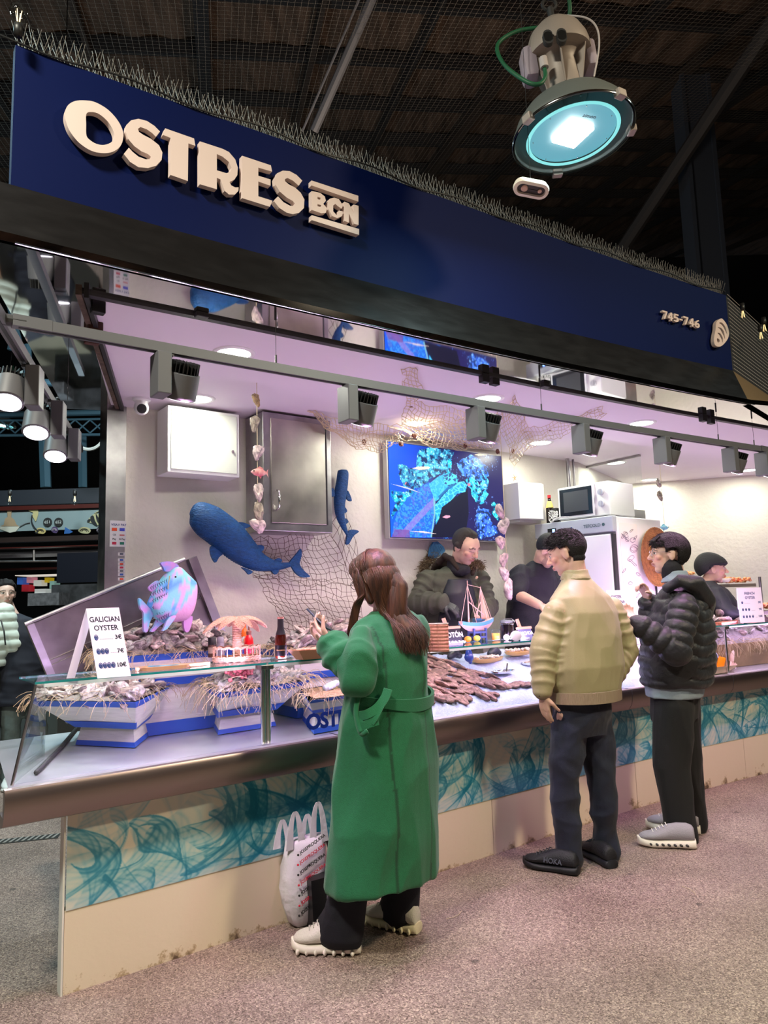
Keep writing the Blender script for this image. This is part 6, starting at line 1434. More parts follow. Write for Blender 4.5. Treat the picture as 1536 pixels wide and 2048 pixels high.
mb = MB(); mb.prism(spline([(.05, -.02), (L_ * .5, -.045), (L_ * .5, -.01), (.3 * L_, .02), (.06, .03)], 4, True), .0142, .0152); mb.build('blue_inlay', mat('blue_resin', '#2f8fc0', .2, col2='#bfe0ea', vscale=20), t)
t, L_ = board('small wooden board in front of the french oyster card', 1436, 1249, 1478, 1243, .09, mat('red_wood', '#a8604a', .5))
c = onglass(618, 1318); t = thing('kraft_food_tray', 'brown kraft paper food tray on the glass below the phone', 'tray', M=stall_frame(c))
mb = MB(); mb.ring([[(-.05, -.035, .001), (.05, -.035, .001), (.05, .035, .001), (-.05, .035, .001)], [(-.085, -.055, .045), (.085, -.055, .045), (.085, .055, .045), (-.085, .055, .045)]], cap=False); mb.add([(-.05, -.035, .001), (.05, -.035, .001), (.05, .035, .001), (-.05, .035, .001)], [(0, 1, 2, 3)]); mb.build('tray', mat('kraft_paper', '#c08e6e', .7), t)
mb = MB(); r_ = random.Random(5)
for k in range(5): mb.ell((-.045 + k * .022, r_.uniform(-.02, .02), .045), (.026, .018, .008), Matrix.Rotation(r_.uniform(-.5, .5), 3, 'Z'), seg=12, rn=7)
mb.build('food', mat('food_pinkish', '#d8a48c', .5, var=.3, vscale=80), t, smooth=True)
m_cup = mat('kraft_cup', '#b97f6c', .7, bump=.5, bscale=30, stretch=(1, 1, 12))
for i, (x, y) in enumerate([(862, 1300), (874, 1297), (886, 1294)]):
 p = HZ(x, 1303, GT + .001) - EN * .0; t = thing('paper_cup_stack', 'stack of brown kraft paper cups behind the woman in green, ' + ['left', 'middle', 'right'][i] + ' stack', 'cups', p, 0, 'stacks of paper cups')
 mb = MB(); mb.lathe([(.030 + (.003 if k % 2 else 0), k * .0085) for k in range(17)] + [(.002, .137)], seg=20); mb.build('cups', m_cup, t)
 mb = MB(); mb.lathe([(.033, .137), (.034, .141), (.028, .141)], seg=20, cap=False); mb.build('white_rim', m_white, t)
p = onglass(955, 1281); sh = thing('model_sailing_ship', 'painted model fishing ship with bare masts on a little blue stand', 'model ship', M=stall_frame(p + UZ * .0))
mb = MB(); rings = []
for i in range(15):
 q = i / 14; x = -.135 + .27 * q; w = .034 * math.sin(math.pi * (.10 + .86 * q)) ** .6; zt_ = .105 + .018 * (2 * q - 1) ** 2 + .012 * q; zb_ = .055 + .045 * abs(2 * q - 1) ** 3
 rings.append([(x, -w, zt_), (x, -w * .8, (zt_ + zb_) / 2), (x, 0, zb_), (x, w * .8, (zt_ + zb_) / 2), (x, w, zt_)])
mb.ring(rings); mb.build('hull', mat('ship_pinkwhite', '#d8b6b0', .6), sh, smooth=True, angle=50)
mb = MB()
for s_ in (0, 4): mb.ring([[Vector(r[s_]) + Vector((0, (-1 if s_ == 0 else 1) * .002, -.022)), Vector(r[s_]) + Vector((0, (-1 if s_ == 0 else 1) * .003, 0)), Vector(r[s_])] for r in rings], cap=True)
mb.build('blue_strake', mat('ship_blue', '#4f93b8', .5), sh)
mb = MB(); mb.bbox((-.02, -.018, .10), (.03, .018, .135), .004); mb.bbox((.035, -.012, .10), (.06, .012, .128), .003); mb.build('cabin', mat('ship_dark_blue', '#2f5c7c', .5), sh)
m_mast = mat('pink_mast', '#d6a69a', .6)
for x, h in ((-.065, .37), (.045, .33)):
 mb = MB(); mb.cyl((x, 0, .10), (x, 0, h), .004, .0025, seg=8); mb.build('mast', m_mast, sh)
mb = MB()
for a, b in [((-.065, 0, .345), (-.13, 0, .12)), ((-.065, 0, .345), (-.115, .02, .11)), ((-.065, 0, .345), (-.09, -.02, .11)), ((-.065, 0, .345), (-.04, .02, .11)), ((-.065, 0, .345), (-.02, -.02, .11)), ((-.065, 0, .33), (.02, 0, .13)), ((.045, 0, .325), (.13, 0, .13)), ((.045, 0, .325), (.10, .01, .12)), ((.045, 0, .325), (.075, -.02, .11)), ((.045, 0, .31), (.0, 0, .12)), ((-.065, 0, .345), (.045, 0, .325)), ((.045, 0, .325), (.02, .02, .11))]:
 mb.tube([a, b], .0014, 4)
mb.build('rigging', mat('rigging_pink', '#e0bcae', .7), sh)
mb = MB(); mb.tube([(-.065, -.004, .24), (.06, -.004, .155)], .003, 6); mb.tube([(-.01, -.006, .16), (.035, -.006, .235)], .003, 6); mb.build('boom', m_mast, sh)
mb = MB(); mb.add([(.05, 0, .31), (.052, 0, .13), (.115, .0, .13)], [(0, 1, 2), (2, 1, 0)]); mb.build('net_sail', mat('net_sail', '#b89a80', .8), sh)
mb = MB()
for x in (-.05, .05):
 mb.box((x - .006, -.03, 0), (x + .006, -.02, .075)); mb.box((x - .006, .02, 0), (x + .006, .03, .075))
for z in (.015, .045): mb.box((-.05, -.032, z), (.05, -.026, z + .012)); mb.box((-.05, .026, z), (.05, .032, z + .012))
mb.build('stand', mat('slate_blue_wood', '#48598f', .6), sh)
for i, (x, y, c, nm) in enumerate([(968, 1285, '#c9c24a', 'yellow green'), (950, 1287, '#e08a28', 'orange'), (895, 1292, '#d8b23a', 'yellow')]):
 mb = MB(); mb.ell((0, 0, 0), (.022, .018, .018), seg=14, rn=9); o = mb.build('citrus_fruit', mat('citrus_' + c[1:], c, .45), None, smooth=True); o.location = onglass(x, y - 2) + UZ * .018 + EN * .06; tag(o, nm + ' citrus fruit on the glass near the model ship', 'fruit')
p = onglass(992, 1281); t = thing('drinking_glass', 'short glass of orange juice between the model ship and the jar', 'glass', p)
mb = MB(); mb.lathe([(.026, 0), (.030, .07), (.028, .07), (.024, .006)], seg=24, cap=False); mb.build('tumbler', m_glass, t, smooth=True)
mb = MB(); mb.lathe([(.024, .004), (.026, .045), (.001, .045)], seg=22); mb.build('juice', mat('orange_juice', '#e8a44a', .2), t, smooth=True)
p = onglass(1022, 1279) + EN * .03; t = thing('glass_jar', 'clip-top glass jar of dark sauce with a white shell leaning on it', 'jar', p)
mb = MB(); mb.lathe([(.038, 0), (.040, .006), (.040, .075), (.036, .088), (.036, .10)], seg=28); mb.build('dark_contents', mat('dark_jam', '#120c10', .12, coat=.8), t, smooth=True)
mb = MB(); mb.lathe([(.042, .0), (.0425, .08), (.038, .092), (.038, .103)], seg=28, cap=False); mb.build('jar_glass', m_glass, t, smooth=True)
mb = MB(); mb.lathe([(.040, .103), (.041, .108), (.036, .120), (.001, .123)], seg=28); mb.build('lid', mat('lid_glass', '#9aa4a6', .1, trans=.6), t, smooth=True)
mb = MB(); mb.tube([(.042 * math.cos(a), .042 * math.sin(a), .095 + .004 * math.sin(3 * a)) for a in [2 * math.pi * j / 30 for j in range(31)]], .0018, 5); mb.tube([(.042, 0, .095), (.052, 0, .11), (.03, 0, .128), (-.02, 0, .126)], .0018, 5); mb.build('wire_clip', m_chrome, t)
for i, (x, y, r0_) in enumerate([(1024, 1281, .034), (1005, 1280, .02)]):
 mb = MB(); mb.ell((0, 0, 0), (r0_, r0_ * .4, r0_ * .9), seg=20, rn=12); o = mb.build('white_shell', mat('white_shell', '#e9dfe6', .3), None, smooth=True); o.location = onglass(x, y) + UZ * r0_ * .85 - EN * .035; tag(o, ['large', 'small'][i] + ' white shell in front of the glass jar', 'shell')
p = HN(1263, 1210, 3.4); M = stall_frame(p) @ Matrix.Rotation(-.12, 4, 'X'); t = thing('orange_menu_board', 'orange card menu on a stand between the two men', 'menu', M=M)
mb = MB(); mb.bbox((-.055, 0, -.12), (.055, .006, .085), .002); mb.build('board', mat('orange_card', '#d07a52', .6), t)
mb = MB(); mb.box((-.055, .006, -.30), (-.045, .012, .08)); mb.box((.045, .006, -.30), (.055, .012, .08)); mb.build('stand', m_dark, t)
mb = MB();
for i in range(3): mb.tube([(-.015 + .012 * i, -.001, .0), (-.005 + .012 * i, -.001, .02)], .0012, 4)
mb.lathe([(.018, 0), (.016, .002)], c=(0, -.001, -.02), axis=(0, -1, 0), seg=18, cap=False); mb.build('logo', m_dark, t)
p = HN(1264, 1245, 3.2); t = thing('red_sauce_bottle', 'red squeeze bottle with green label between the two men', 'bottle', p); mb = MB(); mb.lathe([(.02, -.08), (.022, -.07), (.02, .01), (.01, .04), (.004, .06)], seg=18); mb.build('bottle_body', mat('red_bottle', '#d42a20', .35), t, smooth=True); mb = MB(); mb.lathe([(.0225, -.06), (.0215, -.02)], seg=18, cap=False); mb.build('label', mat('green_label', '#1f8a4c', .5), t)
def food_tray(lab, x0, y0, x1, n, cols, seed):
 A = HN(x0, y0, n); Bq = HN(x1, y0, n); t = thing('food_display_tray', lab, 'food tray', A); W = (Bq - A).dot(EU); M = stall_frame(A)
 mb = MB(); mb.box((0, 0, -.03), (W, .22, 0), M); mb.build('tray', m_steel, t, world=True)
 mb = MB(); r_ = random.Random(seed)
 for k in range(90): mb.ell(M @ Vector((r_.uniform(.02, W - .02), r_.uniform(.02, .2), .02 + r_.uniform(0, .04))), (r_.uniform(.012, .02), .014, .013), seg=8, rn=5)
 mb.build('skewers', mat('food_' + cols[1:], cols, .4, col2='#f0c890', vscale=40), t, world=True, smooth=True)['kind'] = 'stuff'
 return t
food_tray('tray of orange and red seafood skewers behind the seller in the black cap', 1460, 1168, 1512, 3.6, '#e0522a', 1)
food_tray('tray of orange fried food under a grey canopy between the two dark jackets', 1376, 1156, 1400, 3.9, '#e88a3a', 2)
food_tray('tray of reddish seafood at the right edge of the picture', 1528, 1222, 1560, 3.0, '#c8503a', 3)
t = thing('rice_bowl', 'pale oval food bowl beside the mouth of the seller in the black cap', 'bowl', HN(1450, 1160, 3.35)); mb = MB(); mb.lathe([(.03, -.02), (.06, .015), (.055, .015), (.001, .008)], seg=24); mb.build('bowl', mat('pale_bowl', '#d8cfc0', .5), t, smooth=True)
mb = MB(); p = HN(1520, 1165, 3.15); mb.cyl(p - UZ * .3, p + UZ * .05, .012, seg=10); tag(mb.build('metal_post', m_steeld), 'slim grey post behind the french oyster card', 'post')
def sticker(lab, x0, y0, x1, y1, lines):
 u0 = 1.2; n = 4.268; A = HN(x0, y1, n); Bq = HN(x1, y0, n); W = (Bq - A).dot(EU); H_ = Bq.z - A.z; M = stall_frame(A)
 t = thing('payment_sticker', lab, 'sticker', M=M); mb = MB(); mb.box((0, -.001, 0), (W, 0, H_)); mb.build('sheet', mat('sticker_sheet', '#c9c4cc', .4), t)
 mi = {}
 for (fx, fz, w, h, c, tx) in lines:
  mb = MB()
  if tx: text_mb(mb, tx, h * H_ * 1.2, frame((fx * W, -.0016, fz * H_), (1, 0, 0), (0, 0, 1), (0, -1, 0)), .0003, .0004)
  else: mb.box((fx * W - w * W / 2, -.0022, fz * H_), (fx * W + w * W / 2, -.001, fz * H_ + h * H_))
  mb.build('printed_mark', mat('print_' + c[1:], c, .5), t)
sticker('white payment card sticker sheet with VISA on the steel wall post', 219, 1042, 252, 1093, [(.28, .80, 0, .10, '#1c2a6c', 'VISA'), (.76, .80, 0, .10, '#1c2a6c', 'V PAY'), (.28, .60, .32, .12, '#c8401c', None), (.76, .60, .32, .12, '#3a3fb0', None), (.28, .42, 0, .08, '#5c6270', 'CB'), (.76, .42, .3, .05, '#b85a5a', None), (.28, .26, 0, .08, '#20242c', 'Pay'), (.76, .26, 0, .08, '#20242c', 'G Pay'), (.28, .08, .26, .10, '#b02a48', None), (.76, .08, .26, .10, '#1c6c5c', None)])
for i, y in enumerate([1105, 1117, 1125, 1132, 1139, 1146, 1155]):
 sticker('tiny payment label on the steel wall post, number %s from the top' % ['one', 'two', 'three', 'four', 'five', 'six', 'seven'][i], 236, y, 250, y + 6, [(.5, .2, .5, .6, ['#5c6270', '#3a5ab0', '#c8401c', '#b02a48'][i % 4], None)])
# people
def V3(*a): return Vector(a)
def loft(mb, secs, seg=28, pw=1.0):
 """secs: (centre, half-width vector, half-depth vector)"""
 rings = []
 for c, a, b in secs:
  r_ = []
  for k in range(seg):
   w = 2 * math.pi * k / seg; x = math.cos(w); y = math.sin(w)
   x = math.copysign(abs(x) ** pw, x); y = math.copysign(abs(y) ** pw, y)
   r_.append(Vector(c) + Vector(a) * x + Vector(b) * y)
  rings.append(r_)
 mb.ring(rings)
def hframe(c, fwd, up=(0, 0, 1)):
 f = Vector(fwd).normalized(); u = Vector(up); u = (u - f * u.dot(f)).normalized(); x = f.cross(u)
 return frame(c, x, f, u)
def head(mb, H, k=1.0, female=False, neck_to=None, nr_=.054):
 """H: frame at head centre, x right, y forward, z up; head 0.23 high"""
 def E(c, r, R=None): mb.ell(H @ (Vector(c) * k), [q * k for q in r], H.to_3x3() @ (R if R is not None else Matrix.Identity(3)), seg=24, rn=16)
 E((0, -.018, .032), (.075, .093, .084)); E((0, .025, .02), (.068, .070, .075)); E((0, .030, -.030), (.058, .060, .078))
 E((0, .048, -.088), (.034 if not female else .028, .034, .026)); E((.034, .015, -.062), (.022, .045, .034)); E((-.034, .015, -.062), (.022, .045, .034))
 mb.chain([H @ (Vector(p) * k) for p in ((0, .086, .022), (0, .100, .002), (0, .112, -.018))], [.009 * k, .009 * k, .0125 * k])
 E((.010, .100, -.022), (.008, .010, .008)); E((-.010, .100, -.022), (.008, .010, .008))
 E((.030, .076, .030), (.024, .014, .009)); E((-.030, .076, .030), (.024, .014, .009))
 E((.040, .062, -.015), (.022, .022, .020)); E((-.040, .062, -.015), (.022, .022, .020))
 E((0, .090, -.050), (.023, .011, .006)); E((0, .088, -.060), (.020, .012, .0065))
 E((.031, .072, .010), (.014, .0125, .0115)); E((-.031, .072, .010), (.014, .0125, .0115))
 for s_ in (1, -1):
  R = Matrix.Rotation(s_ * .35, 3, 'Z'); E((s_ * .077, -.006, -.006), (.009, .021, .032), R); E((s_ * .079, -.012, .008), (.010, .017, .018), R)
 if neck_to is not None: mb.cap(H @ (Vector((0, -.022, -.05)) * k), neck_to, nr_ * k, (nr_ + .008) * k)
def paint_face(co, H, skin, lip=(.45, .18, .15), brow=(.02, .015, .012), closed=False, stubble=0, k=1.0):
 Hi = np.array(H.inverted()); q = (co @ Hi[:3, :3].T + Hi[:3, 3]) / k
 x, y, z = q.T; c = np.tile(np.array(skin), (len(co), 1)); n = sinnoise(co, 60, 2)
 near = (np.abs(x) < .10) & (np.abs(y) < .14) & (np.abs(z) < .14)
 def mix(m, col, a=1): nonlocal c; m = (m & near) if m.dtype == bool else m; c[m] = c[m] * (1 - a) + np.array(col) * a
 c *= (1 + .06 * n)[:, None]
 mix((np.abs(x) > .022) & (np.abs(x) < .062) & (y > .04) & (z < .0) & (z > -.045), (skin[0] * 1.15, skin[1] * .72, skin[2] * .70), .35)
 mix((np.abs(x) < .016) & (y > .095) & (z < -.005), (skin[0] * 1.1, skin[1] * .75, skin[2] * .72), .4)
 if stubble: mix((y > .02) & (z < -.035) & (z > -.125) & (np.abs(x) < .07), (.09, .07, .06), stubble)
 mix((((x) / .023) ** 2 + ((z + .055) / .0105) ** 2 < 1) & (y > .085), lip, .8)
 mix((np.abs(x) < .020) & (np.abs(z + .0552) < .0013) & (y > .085), (.12, .04, .04), .8)
 ax = np.abs(x)
 mix((np.abs(z - (.034 - .25 * (ax - .030) ** 2 / .01)) < .0045) & (ax > .012) & (ax < .052) & (y > .05), brow, .85)
 e = ((ax - .031) / .0135) ** 2 + ((z - .010) / .0062) ** 2 < 1
 if closed: mix((np.abs(z - .005) < .0022) & (ax > .017) & (ax < .046) & (y > .06), brow, .8)
 else:
  mix(e & (y > .06), (.62, .58, .55), 1); mix((np.hypot(ax - .031, z - .010) < .0062) & (y > .06), (.03, .018, .012), 1)
  mix((np.abs(z - .0165 + 8 * (ax - .031) ** 2) < .0015) & (ax > .016) & (ax < .046) & (y > .06), (.02, .015, .012), .8)
 return c, q
def hand(mb, W, d, n, side, curl=.5, sc=1.0, curls=None, thumb=.6, spread=.0):
 W = Vector(W); d = Vector(d).normalized(); n = Vector(n); n = (n - d * n.dot(d)).normalized(); x = d.cross(n) * side
 offs = (.028, .0095, -.0095, -.027); Ls = (.070, .078, .072, .058)
 for i, (o, L_) in enumerate(zip(offs, Ls)):
  kb = W + d * (.082 - .004 * abs(i - 1)) * sc + x * o * sc; mb.cap(W + x * o * .45 * sc, kb, .0155 * sc, .0115 * sc, 10)
  cu = curls[i] if curls else curl; a = cu * .7; p = kb; dd = (d * math.cos(spread * (1.5 - i)) + x * math.sin(spread * (1.5 - i))).normalized()
  for s_, r0, r1 in ((.46, .0098, .0088), (.30, .0088, .0080), (.24, .0080, .0068)):
   v = dd * math.cos(a) + n * math.sin(a); q = p + v * L_ * s_ * sc; mb.cap(p, q, r0 * sc, r1 * sc, 10); p = q; a += cu
 b = W + d * .022 * sc + x * .022 * sc; v = (x * .65 + d * .65 + n * thumb * .5).normalized(); q = b + v * .042 * sc
 mb.cap(b, q, .015 * sc, .0115 * sc, 10); v2 = (x * .15 + d * .85 + n * thumb).normalized(); q2 = q + v2 * .030 * sc; mb.cap(q, q2, .0105 * sc, .0095 * sc, 10); mb.cap(q2, q2 + (v2 + n * .2).normalized() * .022 * sc, .0095 * sc, .0078 * sc, 10)
def make_body(parent, build, H, skin, k=1.0, voxel=.0052, sm=2, **kw):
 mb = MB(); build(mb); co, no, fs = remesh(mb, voxel, sm); col, q = paint_face(co, H, skin, k=k, **kw)
 Mi = np.array(parent.matrix_basis.inverted()); lc = co @ Mi[:3, :3].T + Mi[:3, 3]
 o = mesh_np('body', lc, fs, mat('skin', (.8, .8, .8), .48, vcol='Col', bump=.12, bscale=300), parent, col); return co, no, fs, q
def hair_shell(parent, co, no, fs, q, fn, m, name='hair', seed=1, f=70, extra=None, amp=.35, cols=None):
 """hair grown from the scalp: fn(q) gives thickness per vertex"""
 t = fn(q); keep = t > 0; idx = -np.ones(len(co), int); ids = np.nonzero(keep)[0]; idx[ids] = np.arange(len(ids))
 ff = [tuple(idx[list(p)]) for p in fs if all(keep[i] for i in p)]
 n1 = sinnoise(q[ids] * np.array([2.2, 1, .55]), f, seed); P = co[ids] + no[ids] * (t[ids] * (1 + amp * n1))[:, None]
 Mi = np.array(parent.matrix_basis.inverted()); base = co[ids] - no[ids] * .002
 L_ = np.vstack([P, base]); L_ = L_ @ Mi[:3, :3].T + Mi[:3, 3]; n = len(ids)
 edges = {}
 for p in ff:
  for a, b in zip(p, p[1:] + p[:1]):
   k2 = (b, a)
   if k2 in edges: del edges[k2]
   else: edges[(a, b)] = 1
 side = [(b, a, a + n, b + n) for (a, b) in edges]
 V = [tuple(v) for v in L_]; F_ = ff + side
 if extra is not None:
  Mw = parent.matrix_basis.inverted(); k0 = len(V); V += [tuple(Mw @ Vector(v)) for v in extra.v]; F_ += [tuple(i + k0 for i in f_) for f_ in extra.f]
 return mesh_np(name, np.array(V), F_, m, parent)
def cloth(name, parent, build, m, voxel=.010, sm=4, fold=.006, f=9, seed=1, aniso=(1, 1, 1.6), puff=None, parent_obj=None, ridged=True, colfn=None):
 mb = MB(); build(mb); co, no, fs = remesh(mb, voxel, sm)
 if fold:
  n1 = sinnoise(co * np.array(aniso), f, seed); n2 = sinnoise(co * np.array(aniso), f * 2.3, seed + 5)
  d = ((.5 - np.abs(n1)) * 1.0 + .35 * (.5 - np.abs(n2))) * fold if ridged else (n1 + .4 * n2) * fold
  co = co + no * d[:, None]
 if puff is not None: co = co + no * puff(co)[:, None]
 Mi = np.array(parent.matrix_basis.inverted()); lc = co @ Mi[:3, :3].T + Mi[:3, 3]
 cols = colfn(co) if colfn else None
 return mesh_np(name, lc, fs, m, parent_obj or parent, cols)
def armw(co, segs, amp, wl, rad, seed=3):
 out = np.zeros(len(co)); n = sinnoise(co, 14, seed); off = 0
 for a, b in segs:
  d, t = seglen(co, a, b); m = np.clip((rad + .03 - d) / .03, 0, 1); out = np.maximum(out, m * (.5 + .5 * np.sin(2 * math.pi * (t + off) / wl + 2.6 * n)) ** 2); off += .3
 return out * amp
def seglen(co, a, b):
 a = np.array(a); b = np.array(b); d = b - a; L_ = np.linalg.norm(d); t = np.clip(((co - a) @ d) / L_ ** 2, 0, 1); return np.linalg.norm(co - a - t[:, None] * d, axis=1), t * L_
def shoe(parent, heel, d, L=.29, W=.10, up='#d8d2c8', sole='#e8e2d8', accent=None, hgt=.085, sole_h=.034, lugs=False, name='shoe', writing=None, tongue=True):
 d = Vector(d); d.z = 0; d.normalize(); x = Vector((d.y, -d.x, 0)); M = frame(Vector(heel), x, d, UZ)
 prof = [(0, .30), (.03, .36), (.12, .40), (.30, .37), (.45, .38), (.62, .46), (.75, .49), (.88, .42), (.96, .28), (1.0, .10)]
 def sec(y, w, z0, z1, n=16, top=.75):
  r_ = []
  for k in range(n):
   a = 2 * math.pi * k / n; cx = math.cos(a); sy = math.sin(a); cx = math.copysign(abs(cx) ** .7, cx); sy = math.copysign(abs(sy) ** .7, sy)
   ww = w * (1 if sy < 0 else 1 - (1 - top) * sy); r_.append(M @ Vector((cx * ww, y, (z0 + z1) / 2 + sy * (z1 - z0) / 2)))
  return r_
 mb = MB(); mb.ring([sec(y * L, w * W, .006 * max(0, (y - .8) / .2) * 2, sole_h + .004 * math.cos(y * 6) + .010 * max(0, (y - .85)) * 4, top=.92) for y, w in prof][::-1]); so = mb.build('sole', mat('sole_' + sole[1:], sole, .55), None, smooth=True, angle=60)
 so.parent = None
 mb2 = MB(); hs = [.72, .88, 1.0, 1.0, .90, .66, .46, .36, .25, .10]
 mb2.ring([sec(.006 + y * (L - .014), w * W * .94, sole_h - .006, sole_h + h * hgt, top=.55) for (y, w), h in zip(prof, hs)][::-1])
 o = mb2.build(name, mat('upper_' + up[1:], up, .6, bump=.3, bscale=150), parent, world=True, smooth=True, angle=60)
 def sub(mbx, nm, mt, sm=False): return mbx.build(nm, mt, o, world=True, smooth=sm, angle=50)
 me = so.data; Mi = parent.matrix_basis.inverted()
 for v in me.vertices: v.co = Mi @ v.co
 so.parent = o
 if tongue:
  mb = MB()
  for k in range(5):
   y = L * (.48 + .06 * k); z = sole_h + hgt * (.93 - .11 * k); mb.tube([M @ Vector((-.024, y, z - .006)), M @ Vector((0, y + .006, z + .004)), M @ Vector((.024, y, z - .006))], .0026, 5)
  sub(mb, 'laces', mat('lace_' + (accent or sole)[1:], accent or sole, .7))
 if lugs:
  mb = MB()
  for k in range(7):
   for s_ in (-1, 1): mb.ell(M @ Vector((s_ * W * .375, L * (.10 + .13 * k), .014)), (.009, .018, .013), seg=8, rn=6)
  sub(mb, 'lugs', mat('lug_' + sole[1:], sole, .6), True)
 return o, M
skin_f = (.62, .38, .31); skin_m = (.55, .34, .25); skin_b = (.40, .23, .16)
# ---- woman in the green coat
Wb = HY(770, 1880, 3.25); Wb.z = 0
wo = thing('person', 'person with long brown hair in a long green belted coat, looking at a phone', 'person', Wb)
Fw = V3(-.75, .66, 0).normalized(); Rw = V3(Fw.y, -Fw.x, 0)
def Wj(x, y, Y): return HY(x, y, Y)
hd = Wj(748, 1158, 3.27); Hw = hframe(hd, Fw * .93 + V3(0, 0, -.42), UZ)
wrist = Wj(662, 1290, 3.12); elbow = Wj(716, 1362, 3.02); shL = Wj(722, 1262, 3.10); shR = Wj(828, 1262, 3.38)
wristR = Wj(690, 1300, 3.42); elbR = Wj(800, 1370, 3.45); chest = Wj(775, 1290, 3.25); hip = Wj(775, 1470, 3.25); neck = Wj(772, 1222, 3.26)
hW = Wj(666, 1284, 3.11); hD = V3(-.62, .42, .60).normalized(); hN = V3(.30, .10, .90); hN = (hN - hD * hN.dot(hD)).normalized()
def wbody(mb):
 head(mb, Hw, .97, True, neck, .048)
 mb.chain([neck, chest, hip], [.06, .11, .12]); mb.chain([lerp(shL, elbow, .2), elbow, wrist], [.04, .04, .026]); mb.chain([lerp(shR, elbR, .2), elbR, wristR], [.04, .04, .026]); mb.cap(chest, lerp(shL, elbow, .2), .08, .04); mb.cap(chest, lerp(shR, elbR, .2), .08, .04)
 for s_, kn, an in ((-1, Wj(712, 1640, 3.18), Wj(690, 1860, 3.2)), (1, Wj(800, 1640, 3.34), Wj(805, 1835, 3.40))): mb.chain([hip + Rw * s_ * .08, kn, an], [.085, .06, .04])
 hand(mb, hW, hD, hN, -1, .55, 1.0, curls=[.45, .5, .55, .6], thumb=.9)
 hand(mb, Wj(664, 1285, 3.36), V3(-.75, -.1, .5), V3(.2, -.5, .6), -1, .5, .95)
cw = make_body(wo, wbody, Hw, skin_f, k=.97)
def wcoat(mb):
 secs = [((768, 1752), .285, .205), ((769, 1740), .285, .205), ((772, 1560), .262, .19), ((775, 1440), .235, .172), ((776, 1390), .212, .155), ((777, 1340), .215, .160), ((778, 1290), .215, .150), ((778, 1258), .200, .125), ((777, 1240), .165, .10), ((775, 1228), .115, .08), ((773, 1218), .075, .065)]
 loft(mb, [(Wj(x, y, 3.25), Rw * a, Fw * b) for (x, y), a, b in secs], 40)
 mb.chain([lerp(shL, elbow, .08), lerp(shL, elbow, .5) + V3(-.005, -.01, 0), elbow, lerp(elbow, wrist, .72)], [.060, .072, .066, .070], 20)
 mb.chain([shR, elbR, lerp(elbR, wristR, .7)], [.078, .08, .07], 18)
def wcol(co):      # felt seams
 c = np.tile(np.array(rgb('#176640')), (len(co), 1)); r_ = co - np.array(Wj(772, 1560, 3.25)); s_ = r_ @ np.array(Rw); fwd = r_ @ np.array(Fw)
 for o_ in (-.135, .055):
  m = (np.abs(s_ - o_ * (1 + .0 * fwd)) < .0045) & (fwd < 0) & (co[:, 2] < 1.32); c[m] *= .42
 return c
coat = cloth('green_coat', wo, wcoat, mat('green_wool', (.8, .8, .8), .88, vcol='Col', sheen=.18, bump=.3, bscale=350, var=.10, vscale=80), .0085, 4, .026, 6.5, 3, (1.6, 1.6, .55), colfn=wcol, puff=lambda co: armw(co, [(shL, elbow), (elbow, wrist)], .004, .11, .10))
mat('green_felt_plain', '#176640', .88, sheen=.18, bump=.3, bscale=350)
def tu(mb): mb.chain([lerp(elbow, wrist, .50), lerp(elbow, wrist, .68), lerp(elbow, wrist, .84)], [.070, .080, .074], 22)
cloth('sleeve_turn_up', wo, tu, MATS['green_felt_plain'], .006, 3, .008, 16, puff=lambda co: armw(co, [(elbow, wrist)], .010, .075, .11), parent_obj=coat)
m_felt = MATS['green_felt_plain']
mb = MB(); rings = []
for k in range(41):
 a = math.pi * (1.0 + k / 40 * 1.0) + .12; c = Wj(776, 1388, 3.25); r1, r2 = .222, .166
 p = c + Rw * r1 * math.cos(a) + Fw * r2 * math.sin(a); o_ = (Rw * math.cos(a) / r1 + Fw * math.sin(a) / r2).normalized(); z = .022 + .004 * math.sin(a * 3)
 dz = -.035 * math.sin((k / 40) * math.pi) ** 2; p = p + UZ * dz
 rings.append([p - UZ * z, p + o_ * .012 - UZ * z, p + o_ * .014 + UZ * z, p + UZ * z])
mb.ring(rings); be = mb.build('coat_belt', m_felt, wo, world=True, smooth=True, angle=40)
mb = MB()
def strap(mb, pts, w, Yd):
 P = [Wj(x, y, Y) for x, y, Y in pts]; sp = [Vector(p) for p in spline([tuple(p) for p in P], 6)]; rings = []
 for i, p in enumerate(sp):
  d = (sp[min(i + 1, len(sp) - 1)] - sp[max(i - 1, 0)]).normalized(); n_ = Yd; s_ = d.cross(n_).normalized() * w
  rings.append([p - s_ - n_ * .004, p + s_ - n_ * .004, p + s_ + n_ * .004, p - s_ + n_ * .004])
 mb.ring(rings)
strap(mb, [(776, 1378, 3.035), (770, 1395, 3.02), (755, 1415, 3.0), (735, 1428, 2.985), (718, 1432, 3.0)], .018, V3(.2, 1, 0).normalized())
strap(mb, [(718, 1432, 3.0), (722, 1452, 2.99), (740, 1446, 2.985), (756, 1441, 2.99)], .017, V3(.2, 1, 0).normalized())
strap(mb, [(770, 1395, 3.02), (752, 1430, 2.99), (742, 1446, 2.985)], .014, V3(.2, 1, 0).normalized())
mb.build('belt_tail', m_felt, be, world=True, smooth=True, angle=40)
mb = MB(); strap(mb, [(718, 1385, 3.005), (712, 1425, 3.0), (722, 1466, 2.985), (735, 1462, 2.97)], .010, V3(.3, 1, 0).normalized()); mb.build('pocket_welt', m_felt, coat, world=True, smooth=True)
def wcuff(mb): mb.chain([lerp(elbow, wrist, .6), lerp(elbow, wrist, 1.02)], [.045, .040], 18)
cloth('black_sleeve_cuff', wo, wcuff, mat('black_knit', (.010, .009, .014), .8, bump=.3, bscale=200), .005, 2, .002, 20)
